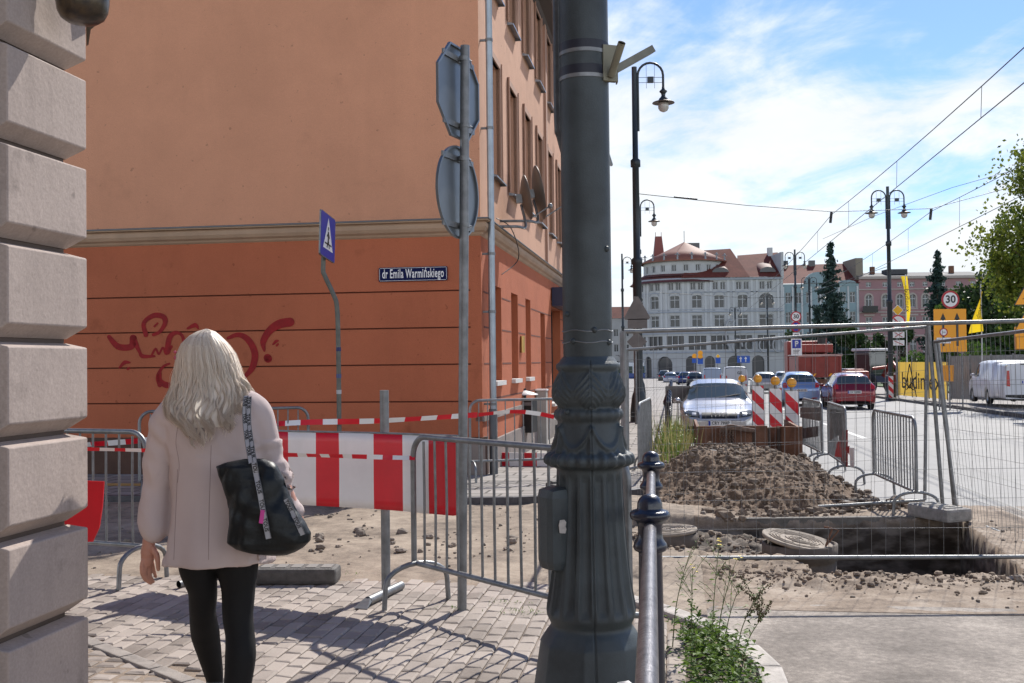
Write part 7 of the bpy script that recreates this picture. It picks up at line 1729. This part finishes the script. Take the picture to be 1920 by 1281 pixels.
for k in range(11):
    f = -PI*.5+PI*k/10*1.0; p = Vector((dc[0]+8.7*sin(f), dc[1]-8.7*cos(f), 20.9)); mb.tube([p, p+Vector((0, 0, .9))], .22, 6, r2=.14); mb.ball(p+Vector((0, 0, 1.2)), (.22, .22, .3), 6, 5); mb.tube([p+Vector((-.5, 0, 1.1)), p+Vector((.5, 0, 1.0))], .08, 4)
mb.build('roof_statues', mat('statue_grey', (.25, .26, .28), .8), bA)
# main roofs
mb = MB(); e0 = 17.35
def Q(px, y, Y): return Vector(((px-960)*Y/2000, Y, EYE+(674-y)*Y/2000))
A1, B1_ = Vector((XR-6.5, YB-.6, e0)), Vector((XT-2, YB-.6, e0)); R1, R2 = Q(1372, 466, YB+8), Q(1297, 470, YB+8)
mb.quad(B1_, A1, R1, R2); mb.quad(A1, Vector((XR-6.5, YB+16, e0)), R1, R1); mb.quad(B1_, R2, Vector((XT-6, YB+16, e0)), Vector((XT-6, YB+10, e0))); part(mb, 'main_roof', M_ftile, bA)
mb = MB(); mb.quad(Vector((XR-9, YB-.55, e0)), Vector((XR-.2, YB-.55, e0)), Q(1461, 474, YB+9), Q(1385, 479, YB+9)); part(mb, 'side_roof', M_ftile, bA)
mb = MB(); mb.box((XR-.2, YB+5, 19.6), (.5, 11, 5.0)); mb.box((XR-.5, YB+8, 22.9), (.9, .9, 1.8)); part(mb, 'gable_end', M_fw, bA)
for px, w in ((1352, 2.6), (1441, 2.5)):
    x = bx_(px)+.3; mb = MB(); n = 10
    f = [Vector((x-w/2*cos(PI*k/n)*1.25, YB+.9, 18.4+1.0*sin(PI*k/n))) for k in range(n+1)]; g = [Vector((x-w/2*cos(PI*k/n)*1.5, YB+5.0, 20.0+.6*sin(PI*k/n))) for k in range(n+1)]
    mb.add(f+g, [(k, k+1, n+2+k, n+1+k) for k in range(n)], 0, True); o = part(mb, 'dormer', mat('dormer_tiles', (.11, .035, .025), .7), bA); mb = MB(); mb.add(f, [tuple(range(n+1))]); part(mb, 'dormer_glass', M_shop, o)
mb = MB(); sx0 = bx_(1240)*1.07; mb.add([(sx0-1.6, 220, 18), (sx0+1.6, 220, 18), (sx0+1.6, 223, 18), (sx0-1.6, 223, 18), (sx0-.65, 221, 27.3), (sx0+.65, 221, 27.3), (sx0+.65, 222, 27.3), (sx0-.65, 222, 27.3)], [(0, 1, 5, 4), (1, 2, 6, 5), (2, 3, 7, 6), (3, 0, 4, 7), (4, 5, 6, 7)])
for q in (-.6, .6): mb.tube([(sx0+q, 221.5, 27.3), (sx0+q, 221.5, 28.2)], .07, 4)
part(mb, 'spire_roof', mat('spire_tiles', (.20, .06, .05), .7), bA)
mb = MB(); mb.box((bx_(1300)+2, YB+12, 24.8), (3.0, 1.2, 1.1)); part(mb, 'chimney', M_shop, bA)
# shop lettering shapes on the awning
mb = MB()
for k in range(5):
    cx = bx_(1380)+k*2.6; pts = [Vector((cx+1.0*cos(a*.5), YB-1.1, 4.0+1.4*sin(a*.5)+.3*a*.1)) for a in range(0, 11)]; mb.tube(pts, .16, 5)
mb.tube([Vector((bx_(1368)+.9*cos(a*.4), YB-1.0, 6.5+2.6*sin(a*.4))) for a in range(3, 12)], .2, 5)
part(mb, 'script_lettering', mat('letter_grey', (.35, .36, .38), .6), bA)
rebase(bA)
# light teal building
bB = thing('teal_apartment_house', 'pale blue house with tall pilasters and red roof between white and pink buildings', 'building', (60, YB, GB))
mB2 = lambda s, h, d: Vector((bx_(1612)-s, YB+.02+d, h)); LB = bx_(1612)-XR+.3
opsB = [(x-.55, x+.55, h0, h0+2.1) for x in (1.2, 3.0, 5.4, 7.4, 9.6, 11.6, 13.6) for h0 in (.5, 4.6, 8.4, 12.2)]
mb = MB(); facade(mb, mB2, LB, GB-1, 15.9, opsB, .3); mb.quad(mB2(0, -3, 0), mB2(0, 15.9, 0), mB2(0, 15.9, 10), mB2(0, -3, 10)); part(mb, 'wall', mat('pale_teal_stucco', (.22, .30, .335), .85, var=.1, vs=.4), bB)
for o in opsB: window(bB, mB2, *o, .25, M_fw2, M_fglass, 1, 1, .1)
mb = MB()
for k in range(9): bar(mb, mB2, .15+k*1.78, .45+k*1.78, 3, 15.4, -.2, -.002)
part(mb, 'pilaster', M_fw2, bB)
for px, w, top in ((1535, 5.2, 18.2), (1590, 3.6, 16.6)):
    s = bx_(1612)-bx_(px); mb = MB(); n = 10; pts = [(s-w/2, 15.5)]+[(s-w/2*cos(PI*k/n), 15.9+(top-15.9)*sin(PI*k/n)) for k in range(n+1)]+[(s+w/2, 15.5)]
    mb.add([mB2(x, z, -.15) for x, z in pts]+[mB2(x, z, .6) for x, z in pts], [tuple(range(len(pts)))]+[(i, i+1, i+1+len(pts), i+len(pts)) for i in range(len(pts)-1)]); part(mb, 'curved_gable', mat('pale_teal_stucco'), bB)
mb = MB(); mb.quad(mB2(-.2, 16, -.3), mB2(LB, 16, -.3), Vector((XR+.5, YB+9, 20.3)), Vector((bx_(1616)+1, YB+9, 20.6))); part(mb, 'roof', M_ftile, bB)
mb = MB(); mb.box((bx_(1617), YB+5, 18.3), (1.4, 8, 5.2)); part(mb, 'fire_wall', mat('fire_wall_ochre', (.22, .19, .15), .9), bB)
for x in (6.6, 12): mb = MB(); mb.box((bx_(1612)-x, YB+8.5, 20.6), (1.2, .8, 1.2)); part(mb, 'chimney', M_shop, bB)
rebase(bB)
# pink building
bC = thing('pink_town_house', 'pink town house with arched white framed windows behind the spruces', 'building', (80, YB, GB))
mC = lambda s, h, d: Vector((bx_(1612)+s, YB+d, h)); LC = 24
pk = [1.3+2.95*k if 0 else x for k, x in enumerate((1.9, 5.1, 7.9, 10.3, 12.8, 16.2, 19.2, 22.0))]
opsC = []
for x in pk: opsC += [(x-.62, x+.62, 11.2, 13.7, True), (x-.65, x+.65, 7.0, 9.4), (x-.65, x+.65, 2.6, 4.9), (x-.6, x+.6, -1.2, 1.2), (x-.5, x+.5, 15.2, 16.1)]
mb = MB(); facade(mb, mC, LC, GB-1, 17.0, opsC, .3); part(mb, 'wall', mat('pink_stucco', (.29, .165, .18), .85, var=.08, vs=.5), bC)
for o in opsC: window(bC, mC, *o[:4], .25, M_fw2, M_fglass, 1, 1, .12)
M_ct = mat('cream_trim', (.36, .31, .29), .85)
for x in pk:
    mb = MB(); n = 10
    for k in range(n):
        a0, a1 = PI*k/n, PI*(k+1)/n; mb.add([mC(x-.62*cos(a0), 13.08+.62*sin(a0), -.06), mC(x-.92*cos(a0), 13.08+.95*sin(a0), -.06), mC(x-.92*cos(a1), 13.08+.95*sin(a1), -.06), mC(x-.62*cos(a1), 13.08+.62*sin(a1), -.06)], [(0, 1, 2, 3)])
    for s in (-1, 1): bar(mb, mC, *sorted((x+s*.62, x+s*.9)), 11.1, 13.1, -.07, -.002)
    bar(mb, mC, x-1.0, x+1.0, 9.6, 9.9, -.15, -.002); bar(mb, mC, x-1.0, x+1.0, 10.8, 11.05, -.15, -.002); part(mb, 'window_frame_trim', M_ct, bC)
mb = MB()
for h, hh, pr in ((2.0, .25, .15), (5.6, .3, .2), (10.2, .25, .2), (14.6, .2, .2), (16.7, .5, .5)): mb = MB(); bar(mb, mC, 0, LC, h, h+hh, -pr, -.001); part(mb, 'cornice', M_ct, bC)
mb = MB(); bar(mb, mC, .4, 3.3, 10.3, 10.55, -1.0, -.3); bar(mb, mC, .4, 3.3, 10.55, 11.5, -1.02, -.98); part(mb, 'balcony', M_blk, bC)
mb = MB(); mb.quad(mC(-.1, 17.2, -.5), mC(LC, 17.2, -.5), mC(LC, 18.4, 6), mC(-.1, 18.4, 6)); mb.box(mC(8, 18.2, 3), (4, 3, 1)); part(mb, 'roof', mat('dark_roofing', (.06, .06, .065), .8), bC)
for x in (4, 19.5): mb = MB(); mb.box(mC(x, 18.6, 4), (.8, .8, 1.6)); part(mb, 'chimney', M_rust, bC)
rebase(bC)
# houses glimpsed at the far left end, behind the lamp and signs
bD = thing('distant_house', 'small pale house glimpsed between the pole and the white building', 'building', (23, 226, -2.25))
mD2 = lambda s, h, d: Vector((18+s, 222+d, h)); opD = [(x, x+1.0, h, h+1.6) for x in (1, 3.2, 5.4) for h in (0, 3.4, 6.6)]
mb = MB(); facade(mb, mD2, 7.5, -3, 10.5, opD, .3); part(mb, 'wall', M_fw, bD)
for o in opD: window(bD, mD2, *o, .25, M_fw2, M_fglass, 1, 0, .1)
mb = MB(); mb.quad(mD2(-.3, 10.4, -.3), mD2(7.8, 10.4, -.3), mD2(7.8, 13, 4), mD2(-.3, 13, 4)); mb.quad(mD2(7.8, 10.4, 8), mD2(-.3, 10.4, 8), mD2(-.3, 13, 4), mD2(7.8, 13, 4)); part(mb, 'roof', M_ftile, bD); rebase(bD)
# ================================================================ TREES
def leaf_mat(name, c1, c2, tr=.35):
    def f(t, b):
        g = t.nodes.new('ShaderNodeNewGeometry'); n = t.nodes.new('ShaderNodeTexNoise'); n.inputs['Scale'].default_value = 1.3; n.inputs['Detail'].default_value = 4; t.links.new(g.outputs['Position'], n.inputs['Vector'])
        w = t.nodes.new('ShaderNodeTexWhiteNoise'); t.links.new(g.outputs['Random Per Island'] if 'Random Per Island' in g.outputs else g.outputs['Position'], w.inputs[0])
        m = t.nodes.new('ShaderNodeMath'); m.operation = 'MULTIPLY_ADD'; m.inputs[1].default_value = .45; t.links.new(g.outputs['Random Per Island'], m.inputs[0]); t.links.new(n.outputs[0], m.inputs[2])
        r = t.nodes.new('ShaderNodeValToRGB'); r.color_ramp.elements[0].position = .4; r.color_ramp.elements[1].position = .95; r.color_ramp.elements[0].color = (*c1, 1); r.color_ramp.elements[1].color = (*c2, 1)
        t.links.new(m.outputs[0], r.inputs[0]); t.links.new(r.outputs[0], b.inputs['Base Color'])
        tb_ = t.nodes.new('ShaderNodeBsdfTranslucent'); t.links.new(r.outputs[0], tb_.inputs[0]); mx = t.nodes.new('ShaderNodeMixShader'); mx.inputs[0].default_value = tr
        t.links.new(b.outputs[0], mx.inputs[1]); t.links.new(tb_.outputs[0], mx.inputs[2]); t.links.new(mx.outputs[0], t.nodes['Material Output'].inputs[0])
    return ext(name, dict(rough=.55, spec=.3), f)
M_spr = leaf_mat('spruce_needles', (.012, .03, .028), (.04, .075, .06), .15)
M_lf = leaf_mat('green_leaves', (.03, .065, .012), (.10, .17, .03), .4)
M_lfy = leaf_mat('yellow_green_leaves', (.045, .085, .012), (.19, .22, .03), .42)
M_dkl = leaf_mat('dark_yew', (.012, .03, .010), (.045, .08, .02), .25)
M_bark = mat('bark', (.07, .05, .035), .9, var=.4, vs=6, bump=.6, bs=15)
def leafquad(mb, c, s, asp=1.6):
    d = Vector((random.gauss(0, 1), random.gauss(0, 1), random.gauss(0, .7))).normalized(); w = d.orthogonal().normalized(); w.rotate(Matrix.Rotation(random.random()*6.28, 3, d)); h = d.cross(w)
    mb.add([c-w*s*.5, c-h*s*asp*.5+Vector((0, 0, 0)), c+w*s*.5, c+h*s*asp*.5], [(0, 1, 2, 3)])
def spruce(px, ytop, z, wpx, label, seed):
    random.seed(seed); tp = P(px, ytop, z); g = B(tp.y)-.1; H_ = tp.z-g; Rb = wpx/2*z/F
    t = thing('spruce_tree', label, 'tree', (tp.x, tp.y, g), 0, None)
    mb = MB(); mb.tube([(0, 0, 0), (0, 0, H_*.6), (0, 0, H_)], [.28, .14, .02], 8); mb.build('trunk', M_bark, t)
    mb = MB(); zz = H_*.985
    while zz > .4:
        f = 1-zz/H_; rr = Rb*(f**.85)*random.uniform(.62, 1.25); nb_ = int(4+5*f)
        for k in range(nb_):
            a = random.random()*6.28; L2 = rr*random.uniform(.5, 1.25); nn = int(5+L2*7)
            for i in range(nn):
                s = (i+.5)/nn; c = Vector((cos(a)*L2*s, sin(a)*L2*s, zz-.42*L2*s+.22*L2*s*s+random.uniform(-.08, .08)))
                for q in range(3): leafquad(mb, c+Vector((random.uniform(-.3, .3)*s, random.uniform(-.22, .22)*s, random.uniform(-.22, .02))), random.uniform(.14, .26), 1.9)
        zz -= (.22+.14*f)*random.uniform(.7, 1.3)
    mb.build('crown', M_spr, t); return t
spruce(1557, 452, 118, 118, 'big dark blue spruce in front of the pale blue house', 3)
spruce(1757, 468, 112, 104, 'slender dark spruce above the orange lane board', 7)
spruce(1532, 575, 90, 34, 'small dark conifer left of the big spruce', 9)
def bush(px, y0, y1, z, wpx, m, label, seed, n=900, name='bush', cat='bush', leaf=.2, dens=1, lobes=9):
    random.seed(seed); b = P(px, y1, z); g = B(b.y)-.1; tp = P(px, y0, z); H_ = tp.z-g; Rw = wpx/2*z/F; c0 = Vector((b.x, b.y, g))
    t = thing(name, label, cat, c0)
    mb = MB(); mb.tube([(0, 0, 0), (.05, 0, H_*.4), (0, .05, H_*.8)], [.12*H_/4, .08*H_/4, .02], 7)
    L1 = [(Vector((random.uniform(-.7, .7)*Rw, random.uniform(-.6, .6)*Rw, H_*random.uniform(.25, .8))), random.uniform(.28, .5)*min(Rw, H_*.6)) for k in range(lobes)]
    for c, r in L1: mb.tube([(0, 0, H_*.25), c*.6+Vector((0, 0, H_*.1)), c], [.05*H_/4, .03*H_/4, .01], 5)
    mb.build('trunk', M_bark, t); mb = MB()
    for k in range(n):
        c, r = random.choice(L1); d = Vector((random.gauss(0, 1), random.gauss(0, 1), random.gauss(0, 1))).normalized(); p = c+d*r*random.uniform(.55, 1.08)*(1+.25*noise.noise(c+d*2)); 
        if p.z < .02: p.z = abs(p.z)
        leafquad(mb, p, leaf*random.uniform(.6, 1.3))
    mb.build('crown', m, t); return t
bush(1610, 592, 692, 100, 84, M_dkl, 'dark rounded yew between big spruce and right street lamp', 1, 3000, leaf=.24)
bush(1655, 600, 696, 104, 70, M_dkl, 'dark yew just left of the yellow vertical flag', 12, 2400, leaf=.24)
bush(1690, 600, 694, 110, 50, M_dkl, 'dark shrub behind the round no turning sign', 22, 1600, leaf=.24)
bush(1715, 645, 700, 75, 76, M_lf, 'bright green shrub above the yellow banner', 2, 2200, leaf=.14)
bush(1500, 600, 690, 125, 50, M_dkl, 'dark shrub left of the big spruce beside the 30 sign', 4, 1500, leaf=.25)
bush(1838, 640, 700, 62, 100, M_lf, 'low green shrub above the grey hoarding', 5, 2600, leaf=.13)
bush(1838, 500, 690, 92, 120, M_dkl, 'dark deciduous tree behind the yellow flag', 6, 6000, 'deciduous_tree', 'tree', .26, lobes=20)
bush(1792, 520, 690, 100, 70, M_lf, 'mid green tree behind the orange lane board', 16, 3000, 'deciduous_tree', 'tree', .26, lobes=12)
bush(1900, 455, 690, 84, 130, M_dkl, 'tall dark tree behind the orange warning triangles', 26, 7000, 'deciduous_tree', 'tree', .26, lobes=24)
bush(1928, 425, 690, 66, 125, M_lf, 'big green tree rising behind the orange triangles at the right', 66, 9000, 'deciduous_tree', 'tree', .20, lobes=30)
bush(1935, 520, 700, 72, 90, M_dkl, 'dark tree filling the right edge above the hoarding', 36, 4500, 'deciduous_tree', 'tree', .24, lobes=16)
# near leafy plane tree whose sprays hang in from the right
random.seed(44); b = P(2080, 745, 42); g = B(42)
t = thing('plane_tree', 'leafy yellow green tree whose branches hang in from the right edge', 'tree', (b.x, b.y, g))
mb = MB(); mb.tube([(0, 0, 0), (.1, 0, 3), (-.2, .1, 7.5)], [.35, .28, .12], 10)
ends = []
for (px, py, dz) in ((1905, 430, 0), (1870, 445, -.5), (1880, 480, .5), (1900, 500, 0), (1915, 460, 1), (1912, 540, .5), (1890, 530, 1), (1918, 330, 0), (1930, 300, .5), (1925, 390, .5), (1935, 440, 0), (1950, 500, 0), (1950, 350, 0), (1990, 300, 0), (2040, 330, 0), (1990, 420, 0), (2050, 450, 0), (2120, 380, 0), (1940, 560, 0), (1980, 560, 0)):
    e = P(px, py, 42+dz)-Vector((b.x, b.y, g)); ends.append(e); mb.tube(catmull([(0, 0, 4.5+random.random()*2), e*.5+Vector((0, 0, 1.8)), e], 5), .07, 5, r2=.01)
mb.build('trunk', M_bark, t); mb = MB()
for e in ends:
    for k in range(800):
        s = random.gauss(0, 1); p = e+Vector((random.gauss(0, .5), random.gauss(0, .6), random.gauss(0, .38)-.05)); 
        if noise.noise(p*1.5) < -.12: continue
        leafquad(mb, p, random.uniform(.08, .16), 1.3)
mb.build('crown', M_lfy, t)
# ================================================================ WEEDS
M_weed = leaf_mat('weed_leaves', (.045, .10, .012), (.16, .24, .04), .4); M_stem = mat('weed_stem', (.12, .14, .05), .8); M_dry = leaf_mat('dry_grass', (.22, .19, .07), (.42, .37, .16), .3); M_flw = mat('yellow_petals', (.8, .6, .02), .6); M_seed = mat('brown_seed_heads', (.10, .07, .035), .9)
def leaf(mb, p, d, L2, w, droop=.3):
    d = d.normalized(); sd = d.cross(Vector((0, 0, 1))); sd = sd.normalized() if sd.length > .01 else Vector((1, 0, 0)); pts = []
    m1 = p+d*L2*.5+Vector((0, 0, .02*L2)); e = p+d*L2-Vector((0, 0, droop*L2)); mb.add([p, m1+sd*w/2, e, m1-sd*w/2], [(0, 1, 2, 3)])
def weed(base, H_, label, seed, flowers=0, seedhead=False, group='tall weeds on the planting strip by the railing', leaves=26, lw=.018, lean=None):
    random.seed(seed); t = thing('tall_weed', label, 'weed', base, 0, group); sm = MB(); lf = MB(); ln = lean or (random.uniform(-.1, .1), random.uniform(-.1, .1)); fl = MB()
    pts = catmull([(0, 0, 0), (ln[0]*.2, ln[1]*.2, H_*.4), (ln[0]*.6, ln[1]*.6, H_*.75), (ln[0], ln[1], H_)], 6); sm.tube(pts, .0035, 5, r2=.0012)
    for k in range(leaves):
        s = random.random()**.8; i = int(s*(len(pts)-1)); p = pts[i]; a = random.random()*6.28; leaf(lf, p, Vector((cos(a), sin(a), .35)), lerp(.10, .03, s)*random.uniform(.7, 1.2), lw*lerp(1.3, .5, s))
    for k in range(5):
        s = random.uniform(.45, .9); p = pts[int(s*(len(pts)-1))]; a = random.random()*6.28; e = p+Vector((cos(a)*.09, sin(a)*.09, .12*random.uniform(.6, 1.3))); sm.tube([p, (p+e)/2+Vector((0, 0, .01)), e], .0016, 4)
        if seedhead:
            for q in range(26): fl.ball(p.lerp(e, q/26)+Vector((random.gauss(0, .006), random.gauss(0, .006), random.gauss(0, .004))), .0045, 4, 3)
        for q in range(5): leaf(lf, p.lerp(e, q/5), Vector((random.gauss(0, 1), random.gauss(0, 1), .4)), .03, .008)
    if flowers:
        for k in range(flowers):
            c = pts[-1]+Vector((random.gauss(0, .012), random.gauss(0, .012), random.gauss(0, .014)))
            for q in range(4): a = q*PI/2+k; leaf(fl, c, Vector((cos(a), sin(a), .3)), .011, .009, 0)
    sm.build('stem', M_stem, t); lf.build('leaves', M_weed, t)
    if fl.v: fl.build('flowers' if flowers else 'seed_heads', M_flw if flowers else M_seed, t)
    return t
zl = lambda x, y: 0
def wb(px, py, z=None): p = G(px, py, zl); return Vector((p.x, p.y, 0))
b_ = wb(1330, 1290); 
for i, (px, z, ht, kw, lb) in enumerate(((1335, 5.55, .62, dict(flowers=9, lean=(.06, .05)), 'tallest weed with yellow flower heads right of the railing'), (1380, 5.6, .40, dict(seedhead=True, lean=(.16, .02)), 'weed with dark brown seed heads leaning right beside the railing'), (1262, 5.9, .55, dict(leaves=18), 'thin weed standing right against the dark railing post'), (1298, 5.7, .46, dict(flowers=3, leaves=18), 'slender weed between the railing post and the yellow flowered weed'), (1358, 5.75, .36, dict(leaves=30, lean=(.12, .1)), 'bushy weed leaning over the pale kerb'), (1395, 5.65, .26, dict(seedhead=True, lean=(.14, 0)), 'short reddish weed at the pale kerb'))):
    p = P(px, 1281, z); weed(Vector((p.x, p.y, 0)), ht, lb, 50+i, **kw)
mb = MB(); random.seed(60); sm = MB()
for k in range(200):
    u = random.uniform(4.6, 6.25); v = random.uniform(.05, .36-.2*max(0, u-5.5)); p = S(u, v); h = random.uniform(.06, .26)*(1.1 if u < 5.6 else .7)
    ln = Vector((random.gauss(0, .05), random.gauss(0, .05), h))
    for q in range(9): leaf(mb, p+ln*random.random(), Vector((random.gauss(0, 1), random.gauss(0, 1), .5)), random.uniform(.025, .065), random.uniform(.012, .026))
o = mb.build('low_weeds', [M_weed]); tag(o, 'dense low green weeds and clover along the foot of the railing', 'weeds', kind='stuff')
q = P(1383, 1045, 5.7); weed(Vector((q.x-.12, q.y, 0)), q.z, 'lone thin weed with a yellow flower against the fence rail', 71, flowers=4, leaves=10, lean=(.12, 0), lw=.01)
c = P(1294, 1277, 5.5); mb = MB(); random.seed(3)
for k in range(10): mb.ball(c+Vector((random.gauss(0, .012), random.gauss(0, .01), random.gauss(0, .01)-.02)), (.012, .01, .008), 6, 4)
tag(mb.build('crumpled_wrapper', M_red), 'crumpled red wrapper among the weeds at the bottom edge', 'litter')
# tall dry grass beyond the railing
mb = MB(); mb2 = MB(); random.seed(81)
for k in range(520):
    u = random.uniform(14.6, 21.5); v = random.gauss(-.02, .13); p = S(u, v); p.z = B(p.y)-.05; h = random.uniform(.3, .95)*(1.0 if u < 19 else .8); a = random.random()*6.28; l = Vector((cos(a)*.16, sin(a)*.16, h)); w = Vector((-sin(a), cos(a), 0))*.006
    m_ = mb if random.random() < .55 else mb2
    m_.add([p-w, p+w, p+l*.6+w+Vector((0, 0, .04)), p+l, p+l*.6-w+Vector((0, 0, .04))], [(0, 1, 2, 3, 4)])
    if m_ is mb2:
        for q in range(5): leaf(mb2, p+l*random.uniform(.2, .9), Vector((random.gauss(0, 1), random.gauss(0, 1), .4)), .07, .02)
tag(mb.build('dry_grass', [M_dry]), 'tall straw coloured dry grass growing along the kerb left of the silver car', 'grass', kind='stuff'); tag(mb2.build('green_weeds', [M_weed]), 'tall green weeds mixed with dry grass along the left kerb', 'weeds', kind='stuff')
mb = MB(); random.seed(91)
for (px, py, n) in ((985, 1148, 60), (950, 1130, 30), (640, 1078, 30), (845, 1140, 20)):
    c = G(px, py, zl)
    for k in range(n): p = c+Vector((random.gauss(0, .09), random.gauss(0, .04), 0)); leaf(mb, p, Vector((random.gauss(0, 1), random.gauss(0, 1), .8)), random.uniform(.015, .04), .006, 0)
tag(mb.build('joint_grass', [M_weed]), 'small tufts of grass in the paver joints near the sign post', 'grass', kind='stuff')
mb = MB(); random.seed(92)
for k in range(500):
    c = st(random.uniform(8, 11), 0, -random.uniform(.3, 1.0)); c.z = B(c.y)+.04; leaf(mb, c, Vector((random.gauss(0, 1), random.gauss(0, 1), .8)), random.uniform(.1, .3), .04, 0)
tag(mb.build('wall_weeds', [M_weed]), 'green weeds at the foot of the orange facade beyond the bin', 'weeds', kind='stuff')
